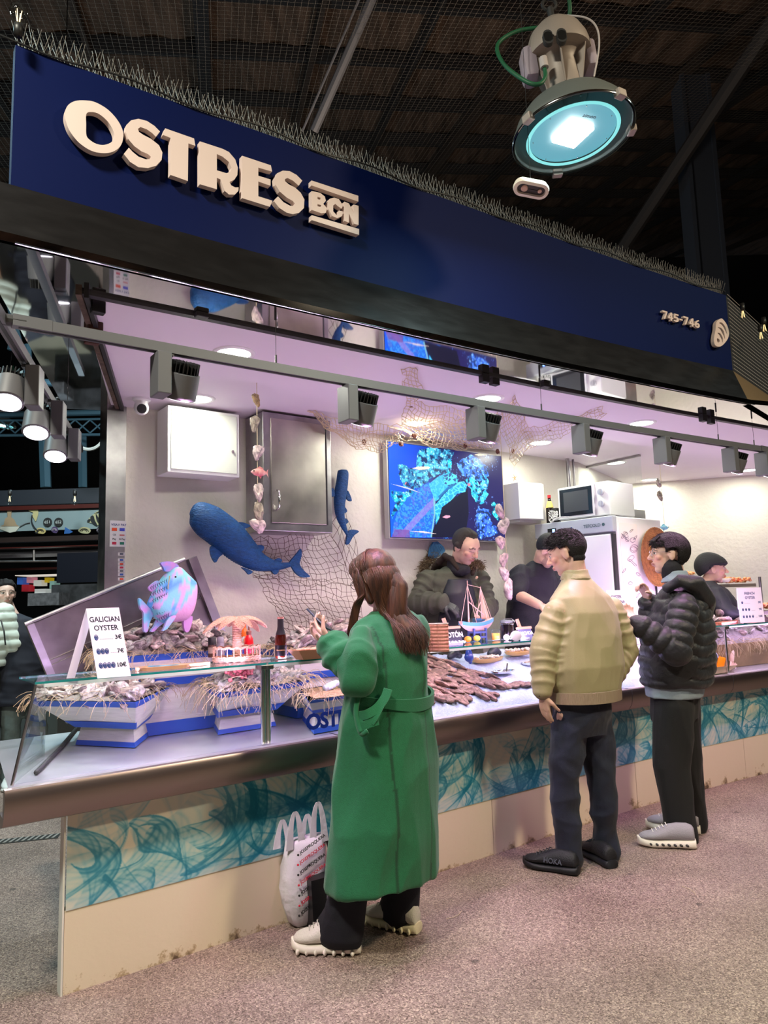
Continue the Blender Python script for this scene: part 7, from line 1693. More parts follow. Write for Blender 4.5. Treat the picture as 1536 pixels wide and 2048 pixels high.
def wpants(mb):
 mb.chain([Wj(716, 1560, 3.18), Wj(706, 1760, 3.18)], [.10, .080], 22); mb.chain([Wj(706, 1760, 3.18), Wj(688, 1822, 3.19)], [.080, .088], 22)
 loft(mb, [(Wj(700, 1790, 3.18), Rw * .075, Fw * .085), (Wj(684, 1835, 3.19), Rw * .085, Fw * .11), (Wj(676, 1866, 3.20) , Rw * .085, Fw * .135), (Wj(680, 1886, 3.20), Rw * .07, Fw * .12)], 24)
 mb.chain([Wj(800, 1560, 3.36), Wj(806, 1750, 3.38)], [.10, .076], 22)
 loft(mb, [(Wj(806, 1750, 3.38), Rw * .072, Fw * .078), (Wj(800, 1800, 3.39), Rw * .075, Fw * .095), (Wj(795, 1830, 3.40), Rw * .07, Fw * .11), (Wj(800, 1848, 3.40), Rw * .055, Fw * .09)], 24)
cloth('flared_trousers', wo, wpants, mat('black_navy_cloth', (.006, .006, .012), .85, sheen=0, bump=.15, bscale=300), .008, 3, .009, 10, 8, (1, 1, .8))
sdir = V3(-.93, .22, 0)
hl = HZ(722, 1903, 0); shoe(wo, hl, V3(-1, .10, 0), .29, .115, '#d6cfc6', '#efe6da', '#b8b0a8', .10, .045, True)
hr = HZ(838, 1866, 0); shoe(wo, hr + V3(0, .0, 0), V3(-.86, .52, 0), .28, .11, '#c9c6b8', '#e6dcb8', '#b8b0a8', .09, .04, True)
def wfn(q):
 x, y, z = q.T; front = y - .052 - .03 * np.clip((z - .04) / .08, 0, 1); t = .019 * np.clip((.02 - front) / .03, 0, 1); t[(np.abs(x) > .074) & (z < .03) & (z > -.06) & (y > -.045) & (y < .03)] = 0; t[(np.abs(z) > .16) | (np.abs(x) > .12) | (np.abs(y) > .16)] = 0
 t[(z < -.10)] = 0; t[(y > .02) & (z < .045)] = 0; return t
ex = MB(); rs = random.Random(12); bk = -Fw
def hp0(x, y, z): return Hw @ (V3(x, y, z) * .97)
def hp(x, y, z): return Hw @ (V3(x, y, z) * .97)
for s_ in (-1, 1): ex.chain([hp0(s_ * .045, .0, .10), hp0(s_ * .078, .005, .04), hp0(s_ * .082, .008, -.03), hp0(s_ * .078, 0, -.11)], [.022, .026, .024, .016], 10)
ex.chain([hp(0, -.045, .06), hp(0, -.062, -.01), hp(.02, -.085, -.09), Wj(790, 1235, 3.19) , Wj(818, 1272, 3.16)], [.055, .060, .055, .05, .035], 14)
for k in range(1000):
 az = rs.uniform(-1, 1); main = rs.random() < .78
 th = az * 1.5; top = rs.uniform(.45, 1)
 p0 = hp(math.sin(th) * .070 * (1 - top * .5), -.03 - math.cos(th) * .05 * (1 - top * .4) , .055 + .075 * top * .9); p1 = hp(math.sin(th) * .090, -.018 - math.cos(th) * .098, .03); p2 = hp(math.sin(th) * .098, -.030 - math.cos(th) * .092, -.055)
 if main:
  e = rs.random(); lat = (az + 1) / 2; xe = 800 + 58 * lat + rs.uniform(-8, 8); ye = 1262 + 45 * rs.random() ** .6 + 8 * lat
  mid = Wj(765 + 48 * lat + rs.uniform(-5, 5), 1222 + rs.uniform(-6, 8), 3.165 + .05 * lat); m2 = Wj((765 + 48 * lat) * .4 + xe * .6, 1248, 3.125 + .05 * lat); end = Wj(xe, ye, 3.09 + .055 * lat)
  pts = [p0, p1, p2, mid, m2, end]
 else:
  s_ = -1; p1 = hp(-.098 + rs.uniform(-.008, .004), .045 * rs.random() - .012, .02); p2 = hp(-.102, .045 * rs.random() - .005, -.07); p0 = hp(-.03, .03 * rs.random() - .01, .112)
  pts = [p0, hp(-.066, .02 * rs.random(), .085), p1, p2, Wj(713 + rs.uniform(-8, 8), 1214, 3.20), Wj(699 + rs.uniform(-7, 9), 1262 + rs.uniform(0, 30), 3.22)]
 sp = spline([tuple(p) for p in pts], 5); n_ = len(sp); r0 = rs.uniform(.0016, .0032)
 ex.tube(sp, [r0 * (1 if i < n_ * .7 else max(.15, 1 - (i - n_ * .7) / (n_ * .3))) for i in range(n_)], 4, cap=False)
for k in range(620):
 a = rs.uniform(0, 2 * math.pi); L_ = rs.uniform(.7, 1.0)
 if abs(a - math.pi / 2) < .75 or math.sin(a) < -.35: continue
 y0 = rs.uniform(-.04, .05); P_ = []
 for i in range(9):
  e = math.pi / 2 * (1 - i / 8 * 1.28 * L_); q = .019 * min(1, (i + 2) / 5); r1 = .078 + q; P_.append(hp(r1 * math.cos(a) * math.cos(e), y0 * math.sin(max(e, 0)) + (r1 + .014) * math.sin(a) * math.cos(e) - .018, .034 + (.082 + q) * math.sin(e)))
 ex.tube(P_, [.003, .003, .003, .003, .003, .0028, .0026, .002, .0006], 4, cap=False)
hair_shell(wo, *cw, wfn, mat('long_brown_hair', '#2c1711', .5, col2='#543020', vscale=55, stretch=(1, 1, .12), bump=.3, bscale=120), extra=ex, amp=.05)
mb = MB()
for s_ in (-1, 1): mb.tube([hp(s_ * .034 + .024 * math.cos(a), .098, .012 + .020 * math.sin(a)) for a in [2 * math.pi * k / 22 for k in range(23)]], .0016, 5)
mb.tube([hp(-.058, .096, .015), hp(-.080, .03, .018), hp(-.082, -.01, .012)], .0015, 5); mb.tube([hp(-.010, .098, .014), hp(.010, .098, .014)], .0015, 5); mb.build('glasses', m_dark, wo, world=True)
pd = V3(-.55, .35, .0).normalized(); ph = hW + hD * .118 + hN * .026; px_ = -hD; pn = hN
t = thing('smartphone', 'dark smartphone held in the raised hand of the woman in green', 'phone', M=frame(ph, px_, pn.cross(px_), pn))
mb = MB(); mb.bbox((-.068, -.034, -.0045), (.068, .034, .0045), .004); mb.build('case', mat('navy_phone_case', (.02, .03, .06), .35), t, smooth=True, angle=40)
mb = MB(); mb.box((-.064, -.030, .0045), (.064, .030, .005)); mb.build('screen', mat('phone_screen', (.01, .01, .02), .08), t)
bg = thing('plastic_carrier_bag', 'white plastic carrier bag with slanted red and black lettering leaning on the counter', 'bag', HZ(615, 1850, 0))
B0 = HZ(612, 1858, 0); bx_ = EU; by = EN
def bagsec(z, w, d_, off, n=20, seed=0): return [B0 + EU * (off + w * math.copysign(abs(math.cos(a)) ** .6, math.cos(a)) * (1 + .06 * math.sin(a * 5 + z * 30))) + EN * (.05 + d_ * math.sin(a) * (1 + .15 * math.sin(a * 4 + z * 22 + seed))) + UZ * z for a in [2 * math.pi * k / n for k in range(n)]]
mb = MB(); mb.ring([bagsec(.004, .05, .03, .02), bagsec(.03, .075, .045, .02), bagsec(.10, .10, .06, .015), bagsec(.18, .108, .065, .015), bagsec(.26, .106, .06, .02), bagsec(.33, .105, .045, .03), bagsec(.37, .10, .03, .035)]); m_bag = mat('white_film', (.80, .78, .84), .28, bump=.9, bscale=18, spec=.7, trans=.05)
mb.build('bag', m_bag, bg, world=True, smooth=True)
for s_, off, top in ((1, .085, .52), (-1, -.035, .50), (1, .06, .46), (-1, -.07, .46)):
 mb = MB(); c = B0 + EN * (.02 if top > .48 else .075); pts = [c + EU * (off - .03) + UZ * .34, c + EU * (off - .022) + UZ * (top - .06), c + EU * off + UZ * top, c + EU * (off + .022) + UZ * (top - .06), c + EU * (off + .035) + UZ * .34]
 sp = [Vector(p) for p in spline([tuple(p) for p in pts], 5)]; rings = []
 for i, p in enumerate(sp):
  w = .007 + .012 * abs(i / (len(sp) - 1) - .5) * 2; rings.append([p - EN * .0015 - EU * w, p + EN * .0015 - EU * w, p + EN * .0015 + EU * w, p - EN * .0015 + EU * w])
 mb.ring(rings); mb.build('handle', m_bag, bg, world=True)
mb = MB(); mk_ = MB()
for i in range(7):
 z = .075 + i * .042; p = B0 - EU * .035 + EN * (-.024 - .004 * math.sin(i)) + UZ * z; mm = frame(p, (EU * .93 + UZ * .36).normalized(), (UZ * .93 - EU * .36).normalized(), -EN)
 text_mb(mb if i % 2 else mk_, 'JOSEPROQUERA', .020, mm, .0006, .0003, 'LEFT', spacing=.95); (mb if i % 2 else mk_).ell(p - EU * .012, (.005, .003, .005), seg=10, rn=6)
mb.build('pink_lettering', mat('pink_ink', '#d8324a', .5), bg, world=True); mk_.build('black_lettering', m_black, bg, world=True)
bg2 = thing('black_tote_bag', 'black and grey stiff shopping tote standing between her feet and the counter', 'bag', HZ(690, 1845, 0))
P0_ = HZ(622, 1868, 0); q1 = HZ(668, 1876, 0); M = frame(HZ(628, 1868, 0), EU, EN, UZ)
mb = MB(); mb.hexa([M @ Vector(p) for p in ((0, 0, 0), (.26, -.02, 0), (.27, .12, 0), (.02, .12, 0), (-.01, -.0, .22), (.27, -.02, .22), (.28, .11, .22), (.01, .11, .22))]); mb.build('bag_body', mat('black_leatherette', (.010, .010, .012), .4), bg2, world=True)
mb = MB(); mb.hexa([M @ Vector(p) for p in ((.065, -.010, .01), (.245, -.024, .01), (.245, -.020, .01), (.065, -.006, .01), (.065, -.010, .205), (.25, -.024, .205), (.25, -.020, .205), (.065, -.006, .205))]); mb.build('grey_panel', mat('grey_canvas', '#8f8792', .6), bg2, world=True)
for y in (0, .10): mb = MB(); mb.tube([M @ Vector((.06, y - .012, .21)), M @ Vector((.09, y - .012, .32)), M @ Vector((.13, y - .012, .34)), M @ Vector((.16, y - .012, .21))], .006, 6); mb.build('handle', MATS['black_leatherette'], bg2, world=True)
# ---- man in the beige bomber jacket
Y1 = 4.08; F1 = V3(-.6, .8, 0); R1 = V3(.8, .6, 0)
m1b = HY(1165, 1740, Y1); m1b.z = 0; m1 = thing('person', 'person with short black hair in a beige bomber jacket and dark jeans', 'person', m1b)
h1 = HY(1133, 1108, Y1); H1 = hframe(h1, V3(-.88, .40, -.30), UZ)
sl = HY(1110, 1224, 3.95); sr = HY(1222, 1218, 4.19); el = HY(1088, 1305, 3.93); er = HY(1252, 1300, 4.22); wl = HY(1086, 1388, 3.92); wr = HY(1226, 1362, 4.16); ck = HY(1152, 1165, Y1); chs = HY(1165, 1230, Y1); hp1 = HY(1165, 1400, Y1)
lk = HY(1128, 1555, 4.02); la = HY(1138, 1715, 4.02); rk = HY(1203, 1555, 4.12); ra_ = HY(1214, 1705, 4.14)
def b1(mb):
 head(mb, H1, 1.02, False, ck, .058); mb.chain([ck, chs, hp1], [.07, .13, .13]); mb.cap(chs, sl, .1, .06); mb.cap(chs, sr, .1, .06)
 mb.chain([sl, el, wl], [.05, .042, .03]); mb.chain([sr, er, wr], [.05, .042, .03]); mb.chain([hp1 - R1 * .09, lk, la], [.09, .06, .045]); mb.chain([hp1 + R1 * .09, rk, ra_], [.09, .06, .045])
 hand(mb, wl, V3(.10, .12, -1), V3(.8, .5, 0), 1, .2, 1.0); hand(mb, wr + V3(-.06, -.03, .01), V3(-.35, 0, -1), V3(-.8, -.3, 0), -1, .2, .85)
c1 = make_body(m1, b1, H1, skin_m, k=1.02)
def j1(mb):
 secs = [((1167, 1398), .215, .165), ((1167, 1375), .228, .178), ((1166, 1330), .262, .192), ((1165, 1270), .245, .175), ((1163, 1225), .235, .155), ((1160, 1195), .215, .125), ((1156, 1175), .150, .095), ((1152, 1160), .090, .080), ((1149, 1146), .078, .072)]
 loft(mb, [(HY(x, y, Y1), R1 * a, F1 * b) for (x, y), a, b in secs], 36)
 mb.chain([sl, lerp(sl, el, .5), el, lerp(el, wl, .85)], [.066, .072, .070, .056], 20); mb.chain([sr, lerp(sr, er, .5), er, lerp(er, wr, .85)], [.066, .072, .070, .056], 20)
m_bom = mat('beige_nylon', '#9c926c', .42, bump=.12, bscale=300, sheen=.15, spec=.5)
jk = cloth('bomber_jacket', m1, j1, m_bom, .0075, 3, .0085, 7, 4, (1.3, 1.3, .8), puff=lambda co: armw(co, [(sl, el), (el, wl)], .007, .065, .085) + armw(co, [(sr, er), (er, wr)], .007, .065, .085))
mb = MB(); rings = []
for k in range(48):
 a = 2 * math.pi * k / 48; c = HY(1167, 1388, Y1); o_ = (R1 * math.cos(a) * 1.0 + F1 * math.sin(a) * .78); p = c + o_ * .222
 rings.append([p - UZ * .03, p + o_ * .012 - UZ * .03, p + o_ * .014 + UZ * .028, p + UZ * .03])
mb.ring(rings + rings[:1], cap=False); mb.build('ribbed_hem', mat('beige_rib', '#a08c74', .7, bump=.8, bscale=90, stretch=(6, 6, .2)), jk, world=True, smooth=True, angle=40)
def cf(mb): mb.chain([lerp(el, wl, .72), lerp(el, wl, .93)], [.056, .050], 18); mb.chain([lerp(er, wr, .72), lerp(er, wr, .93)], [.056, .050], 18)
cloth('ribbed_cuff', m1, cf, MATS['beige_rib'], .006, 2, .001, 30, parent_obj=jk)
def cl(mb):
 for k in range(3): pass
 rr = []
 for z, r0, r1 in ((-.02, .090, .085), (.010, .078, .074), (.035, .074, .070)):
  rr.append((HY(1150, 1152, Y1) + UZ * z, R1 * r0, F1 * r1))
 loft(mb, rr, 26)
cloth('stand_collar', m1, cl, m_bom, .006, 2, .002, 20, parent_obj=jk)
mb = MB(); c = wl + UZ * .012; mb.tube([c + R1 * .040 * math.cos(a) + F1 * .036 * math.sin(a) for a in [2 * math.pi * k / 20 for k in range(21)]], .010, 8); mb.bbox((-.018, -.045, -.02), (.018, -.033, .02), .004, frame(c, F1 * -1, R1, UZ)); mb.build('wristwatch', m_black, m1, world=True, smooth=True, angle=50)
def p1(mb):
 loft(mb, [(HY(1166, 1470, Y1), R1 * .18, F1 * .12), (HY(1166, 1430, Y1), R1 * .195, F1 * .14), (HY(1166, 1385, Y1), R1 * .19, F1 * .135)], 26)
 mb.chain([hp1 - R1 * .085 - UZ * .05, lk, lerp(lk, la, .55), la - UZ * .0], [.108, .082, .074, .072], 20); mb.chain([hp1 + R1 * .085 - UZ * .05, rk, lerp(rk, ra_, .55), ra_], [.108, .082, .074, .070], 20)
cloth('jeans', m1, p1, mat('dark_denim', '#161d33', .75, col2='#0f1424', vscale=9, bump=.25, bscale=350, sheen=.1), .0075, 2, .010, 13, 9, (.9, .9, 1.3))
_, Ms = shoe(m1, HZ(1158, 1750, 0), V3(-.80, .50, 0), .30, .112, '#15161c', '#101116', '#2a2c34', .075, .040); mb = MB()
text_mb(mb, 'HOKA', .034, Ms @ frame((-.052, .12, .052), (0, -1, 0), (.25, 0, 1), (-1, 0, .2)), .0006, .0005); mb.build('lettering', mat('grey_print', '#4c505c', .5), m1, world=True)
shoe(m1, HZ(1226, 1738, 0), V3(-.30, .95, 0), .30, .112, '#15161c', '#1a1c22', '#2a2c34', .075, .040)
def short(front=.03, side=-.03, back=-.075, th=.020, fr=.07):
 def fn(q):
  x, y, z = q.T; line = np.where(y > front, .045 + (y - front) * .55, np.where(y > -.03, side + (y + .03) * (.045 - side) / (front + .03) * .9, back + (y + .12) * .2))
  t = th * np.clip((z - line) / .016, 0, 1) ; t *= np.clip((fr + .028 - y) / .02, 0, 1); t *= (.65 + .35 * np.clip((z + .02) / .06, 0, 1)); t[(np.abs(z) > .16) | (np.abs(x) > .13) | (np.abs(y) > .16)] = 0
  t[(np.abs(x) > .070) & (y > -.030) & (y < .022) & (z < .03)] = 0
  return t
 return fn
def tufts(H, k, n, seed, L=.03, lo=.02, fwd=.35, m_=None, reg=None):
 ex = MB(); rs = random.Random(seed)
 for i in range(n):
  a = rs.uniform(0, 2 * math.pi); e = rs.uniform(.15, 1.45); d = V3(math.cos(a) * math.cos(e), math.sin(a) * math.cos(e), math.sin(e))
  p = V3(d.x * .086, d.y * .104 - .018, d.z * .094 + .032)
  if p.z < lo or (p.y > .06 and p.z < .075): continue
  t = (V3(rs.uniform(-.3, .3), fwd, rs.uniform(-.1, .4)) - d * .0); t = (t - d * t.dot(d) * .75).normalized()
  ex.tube([H @ (p * k), H @ ((p + t * L * .5 + d * .006) * k), H @ ((p + t * L + d * rs.uniform(-.002, .012)) * k)], [.0035, .0026, .0004], 4, cap=False)
 return ex
m_bh = mat('black_hair', (.010, .008, .008), .68, bump=.8, bscale=220, spec=.3)
hair_shell(m1, *c1, short(.02, -.035, -.075, .017, .065), m_bh, f=60, extra=tufts(H1, 1.02, 1500, 3, .034, .015), amp=.12)
# ---- man in the black puffer jacket
Y2 = 4.46; F2 = V3(-.92, .38, 0).normalized(); R2_ = V3(F2.y, -F2.x, 0)
m2b = HY(1352, 1680, Y2); m2b.z = 0; m2 = thing('person', 'person in profile with black bowl haircut, black puffer jacket, hands raised to chest', 'person', m2b)
h2 = HY(1336, 1110, Y2); H2 = hframe(h2, V3(-.97, .16, .02), UZ)
nk = HY(1352, 1165, Y2); ch2 = HY(1362, 1230, Y2); hp2 = HY(1352, 1390, Y2); s2l = HY(1368, 1208, 4.27); s2r = HY(1352, 1205, 4.66); e2l = HY(1352, 1302, 4.18); e2r = HY(1310, 1290, 4.66); w2l = HY(1275, 1248, 4.22); w2r = HY(1296, 1195, 4.55)
l2k = HY(1340, 1530, 4.40); l2a = HY(1362, 1680, 4.40); r2k = HY(1372, 1530, 4.52); r2a = HY(1392, 1655, 4.56)
def b2(mb):
 head(mb, H2, 1.0, False, nk, .056); mb.chain([nk, ch2, hp2], [.07, .12, .12]); mb.cap(ch2, s2l, .1, .06); mb.cap(ch2, s2r, .1, .06)
 mb.chain([s2l, e2l, w2l], [.05, .042, .03]); mb.chain([s2r, e2r, w2r], [.05, .042, .03]); mb.chain([hp2 - R2_ * .08, l2k, l2a], [.09, .06, .045]); mb.chain([hp2 + R2_ * .08, r2k, r2a], [.09, .06, .045])
 hand(mb, w2r + V3(-.01, -.02, 0), V3(-.30, -.25, .55), V3(-.5, -.3, -.7), 1, .9, 1.0, curls=[.45, .85, 1.0, 1.1], thumb=.8)
 hand(mb, w2l + V3(-.0, .0, .01), V3(-.15, .55, .35), V3(.1, -.2, 1), -1, .5, .95)
c2 = make_body(m2, b2, H2, (.60, .38, .30), k=1.0)
axT = (R2_, F2)
def pj(mb):
 secs = [((1352, 1372), .215, .185), ((1352, 1362), .232, .205), ((1354, 1320), .245, .222), ((1358, 1260), .235, .205), ((1362, 1215), .215, .170), ((1362, 1188), .18, .135), ((1358, 1172), .11, .10)]
 loft(mb, [(HY(x, y, Y2), R2_ * a, F2 * b) for (x, y), a, b in secs], 36)
 mb.chain([s2l, lerp(s2l, e2l, .5), e2l, lerp(e2l, w2l, .9)], [.082, .088, .086, .068], 20); mb.chain([s2r, e2r, lerp(e2r, w2r, .9)], [.08, .082, .066], 20)
 mb.cap(lerp(e2l, w2l, .9), lerp(e2l, w2l, 1.0), .06, .056)
def puff2(co):
 dT = np.linalg.norm((co - np.array(ch2))[:, :2], axis=1) - .13; best = np.full(len(co), 9.0); s = co[:, 2] * 1.0 + .01 * np.sin(co[:, 0] * 25); best = dT
 off = 0
 for a, b, r_ in ((s2l, e2l, .075), (e2l, w2l, .07), (s2r, e2r, .07), (e2r, w2r, .06)):
  d, t = seglen(co, a, b); d = d - r_; m = d < best - .005; s = np.where(m, t + off, s); best = np.minimum(best, d); off += .33
 v = np.abs(np.sin(math.pi * s / .066)); n1 = sinnoise(co, 22, 4); return .016 * (v ** .5 - .75) + .0035 * n1
m_puf = mat('black_puffer', (.012, .012, .016), .5, bump=.5, bscale=30, sheen=.1, spec=.45)
pjo = cloth('puffer_jacket', m2, pj, m_puf, .008, 4, .004, 12, 6, (1, 1, 1), puff2)
def hood(mb):
 c = HY(1398, 1185, 4.5); loft(mb, [(HY(1372, 1160, 4.46), R2_ * .13, F2 * .06 + UZ * .02), (HY(1390, 1168, 4.46), R2_ * .17, F2 * .08 + UZ * .05), (HY(1404, 1190, 4.46), R2_ * .16, F2 * .06 + UZ * .08), (HY(1412, 1215, 4.46), R2_ * .12, F2 * .035 + UZ * .05)], 24)
 mb.tube([HY(1330, 1180, 4.36), HY(1358, 1160, 4.28), HY(1390, 1168, 4.30), HY(1412, 1198, 4.36), HY(1415, 1215, 4.46)], [.03, .045, .055, .055, .04], 12)
cloth('hood', m2, hood, m_puf, .008, 4, .010, 14, 3, (1, 1, 1), parent_obj=pjo)
def den2(mb): loft(mb, [(HY(1350, 1165, 4.45), R2_ * .095, F2 * .085), (HY(1352, 1152, 4.45), R2_ * .085, F2 * .075), (HY(1349, 1142, 4.45), R2_ * .078, F2 * .07)], 22)
def den(mb): loft(mb, [(HY(1348, 1392, Y2), R2_ * .195, F2 * .165), (HY(1350, 1345, Y2), R2_ * .20, F2 * .175)], 26)
cloth('denim_shirt', m2, den, mat('pale_denim', '#8c9aa6', .8, bump=.2, bscale=250), .007, 3, .004, 18)
def tn(mb): mb.cap(HY(1346, 1150, 4.45), HY(1342, 1136, 4.44), .066, .063, 20)
cloth('denim_collar', m2, den2, MATS['pale_denim'], .006, 3, .003, 18)
cloth('black_turtleneck', m2, tn, MATS['black_knit'], .005, 2, .001, 20)
def p2(mb):
 loft(mb, [(HY(1352, 1440, Y2), R2_ * .17, F2 * .135), (HY(1352, 1380, Y2), R2_ * .17, F2 * .145)], 26)
 mb.chain([hp2 - R2_ * .07 - UZ * .05, l2k, lerp(l2k, l2a, .6), l2a + V3(0, 0, .02)], [.125, .105, .092, .088], 20); mb.chain([hp2 + R2_ * .07 - UZ * .05, r2k, lerp(r2k, r2a, .6), r2a + V3(0, 0, .02)], [.125, .10, .088, .082], 20)
cloth('black_trousers', m2, p2, mat('black_cloth', (.007, .007, .008), .8, sheen=.05, bump=.15, bscale=300), .008, 3, .020, 9, 7, (1, 1, .35))
_, Ms = shoe(m2, HZ(1392, 1696, 0), V3(-.97, .24, 0), .31, .115, '#9a96a0', '#ece4da', '#e8e4e0', .085, .048); mb = MB()
for k in range(7): mb.ell(Ms @ Vector((-.0475 - .004 * math.sin(k * .5), .05 + .032 * k, .024)), (.010, .011, .007), Matrix.Rotation(.5, 3, 'Y'), seg=10, rn=6)
mb.build('sole_holes', m_dark, m2, world=True, smooth=True)
shoe(m2, HZ(1402, 1668, 0), V3(-.90, .45, 0), .31, .115, '#9a96a0', '#ece4da', '#e8e4e0', .085, .048)
def bowl(q):
 x, y, z = q.T; line = np.where(y > .03, .048, np.where(y > -.04, .012, -.065)); t = .026 * np.clip((z - line) / .02, 0, 1); t[(np.abs(z) > .16) | (np.abs(x) > .13) | (np.abs(y) > .16)] = 0; t[(np.abs(x) > .070) & (y > -.035) & (y < .025) & (z < .02)] = 0; return t
ex = tufts(H2, 1.0, 1600, 5, .045, .01, .75); rs = random.Random(3)
for k in range(120):
 x = rs.uniform(-.075, .075); ex.tube([H2 @ V3(x * .6, .05, .115), H2 @ V3(x * .95, .088, .085), H2 @ V3(x, .096 - abs(x) * .4, .040 + rs.uniform(-.008, .012))], [.004, .004, .0008], 4, cap=False)
hair_shell(m2, *c2, bowl, m_bh, f=50, extra=ex, amp=.10)
mb = MB()
for s_ in (-1, 1): mb.tube([H2 @ V3(s_ * .034 + .023 * math.cos(a), .098, .010 + .020 * math.sin(a)) for a in [2 * math.pi * k / 22 for k in range(23)]], .0013, 5)
mb.tube([H2 @ V3(-.057, .096, .014), H2 @ V3(-.080, .03, .016), H2 @ V3(-.082, -.01, .010)], .0012, 5); mb.build('glasses', m_chrome, m2, world=True)
p = w2r + V3(-.02, -.06, .05)
# ---- seller in the olive parka
Y3 = 5.2; F3 = V3(.50, -.86, 0).normalized(); R3 = V3(F3.y, -F3.x, 0)
m3b = HY(905, 1560, Y3); m3b.z = 0; m3 = thing('person', 'person in an olive fur-hooded parka and dark apron, looking down behind the ship', 'person', m3b)
h3 = HY(932, 1093, 5.12); H3 = hframe(h3, V3(.60, -.62, -.55), UZ + F3 * .3)
n3 = HY(918, 1135, 5.22); ch3 = HY(902, 1185, 5.25); hp3 = HY(905, 1320, 5.25)
aR = HY(856, 1158, 5.18); eR = HY(838, 1205, 5.10); wR = HY(888, 1206, 4.98); aL = HY(958, 1160, 5.30); eL = HY(975, 1215, 5.22); wL = HY(955, 1235, 5.0)
def b3(mb):
 head(mb, H3, 1.04, False, n3, .058); mb.chain([n3, ch3, hp3], [.075, .13, .14]); mb.cap(ch3, aR, .1, .06); mb.cap(ch3, aL, .1, .06); mb.chain([aR, eR, wR], [.05, .042, .03]); mb.chain([aL, eL, wL], [.05, .042, .03])
 for s_ in (-1, 1): mb.chain([hp3 + R3 * s_ * .09, V3(m3b.x, m3b.y, .5) + R3 * s_ * .1, V3(m3b.x, m3b.y, .06) + R3 * s_ * .1], [.09, .06, .05])
c3 = make_body(m3, b3, H3, (.58, .36, .27), k=1.04, closed=True, stubble=.15)
def k3(mb):
 secs = [((905, 1310), .235, .19), ((905, 1250), .235, .185), ((904, 1200), .235, .17), ((904, 1165), .225, .145), ((908, 1145), .18, .115), ((914, 1132), .11, .09)]
 loft(mb, [(HY(x, y, 5.25), R3 * a, F3 * b) for (x, y), a, b in secs], 34)
 mb.chain([aR, lerp(aR, eR, .5), eR, lerp(eR, wR, .88)], [.072, .076, .074, .058], 18); mb.chain([aL, eL, lerp(eL, wL, .85)], [.072, .072, .058], 18)
m_par = mat('olive_parka', '#45473a', .75, bump=.2, bscale=200)
pk = cloth('olive_parka', m3, k3, m_par, .0085, 3, .010, 12, 5, (1, 1, 1.6), puff=lambda co: armw(co, [(aR, eR), (eR, wR)], .014, .06, .095) + armw(co, [(aL, eL), (eL, wL)], .012, .06, .09))
mb = MB(); rs = random.Random(6)
def furry(mb, pts, R_, n, L_):
 sp = [Vector(p) for p in spline([tuple(p) for p in pts], 8)]
 for i in range(n):
  p = rs.choice(sp) + V3(*[rs.gauss(0, R_ * .35) for _ in range(3)]); d = V3(*[rs.gauss(0, 1) for _ in range(3)]).normalized()
  mb.tube([p, p + d * L_ * .5, p + d * L_ - UZ * .006], [.0028, .0018, .0004], 3, cap=False)
furry(mb, [HY(846, 1142, 5.32), HY(852, 1124, 5.36), HY(868, 1112, 5.38)], .05, 700, .035); furry(mb, [HY(940, 1134, 5.16), HY(955, 1126, 5.18), HY(963, 1134, 5.2)], .03, 450, .03)
mb.build('fur_trim', mat('tan_fur', '#7d6a50', .9, var=.4, vscale=60), pk, world=True)
def hd3(mb): loft(mb, [(HY(884, 1150, 5.38), R3 * .11, F3 * .04), (HY(888, 1132, 5.36), R3 * .11, F3 * .05), (HY(894, 1120, 5.34), R3 * .08, F3 * .04)], 20); mb.tube([HY(876, 1128, 5.26), HY(890, 1112, 5.22), HY(903, 1118, 5.14), HY(918, 1140, 5.08)], [.026, .026, .020, .016], 12); mb.tube([HY(945, 1150, 5.12), HY(950, 1130, 5.2), HY(944, 1116, 5.3)], [.014, .02, .02], 12)
cloth('brown_hood_lining', m3, hd3, mat('brown_fleece', '#291c16', .9), .008, 3, .006, 20)
def ap(mb): loft(mb, [(HY(918, 1300, 5.14), R3 * .17, F3 * .10), (HY(918, 1230, 5.13), R3 * .165, F3 * .10), (HY(918, 1185, 5.12), R3 * .13, F3 * .085), (HY(918, 1158, 5.12), R3 * .09, F3 * .06)], 24)
cloth('dark_apron', m3, ap, mat('dark_apron_cloth', (.016, .018, .026), .5), .008, 3, .004, 14)
def gl3(mb): mb.cap(lerp(eR, wR, .9), wR, .036, .034); hand(mb, wR, V3(.7, -.35, -.45), V3(.2, .3, -.9), -1, .6, 1.08); hand(mb, wL, V3(-.5, -.6, -.5), V3(-.2, .3, -.9), 1, .6, 1.08)
cloth('black_gloves', m3, gl3, mat('black_rubber_glove', (.02, .021, .026), .4), .005, 2, .0)
def sc3(mb): mb.chain([HY(908, 1128, 5.2), HY(915, 1142, 5.13), HY(930, 1140, 5.12)], [.055, .045, .04], 14)
cloth('neck_warmer', m3, sc3, MATS['black_knit'], .006, 2, .003, 30)
def rec(q):
 x, y, z = q.T; line = np.where(y > .02, .085, np.where(y > -.03, -.01, -.06)); t = .008 * np.clip((z - line) / .02, 0, 1) * np.clip((.055 - y) / .02, 0, 1); t = np.where((np.abs(x) > .035) & (y > .0) & (z < .085), t * .0 + .003 * (z > line), t); t[(np.abs(z) > .16) | (np.abs(x) > .13) | (np.abs(y) > .16)] = 0; return t
hair_shell(m3, *c3, rec, mat('short_dark_hair', (.030, .022, .018), .7, bump=.6, bscale=300), amp=.2)
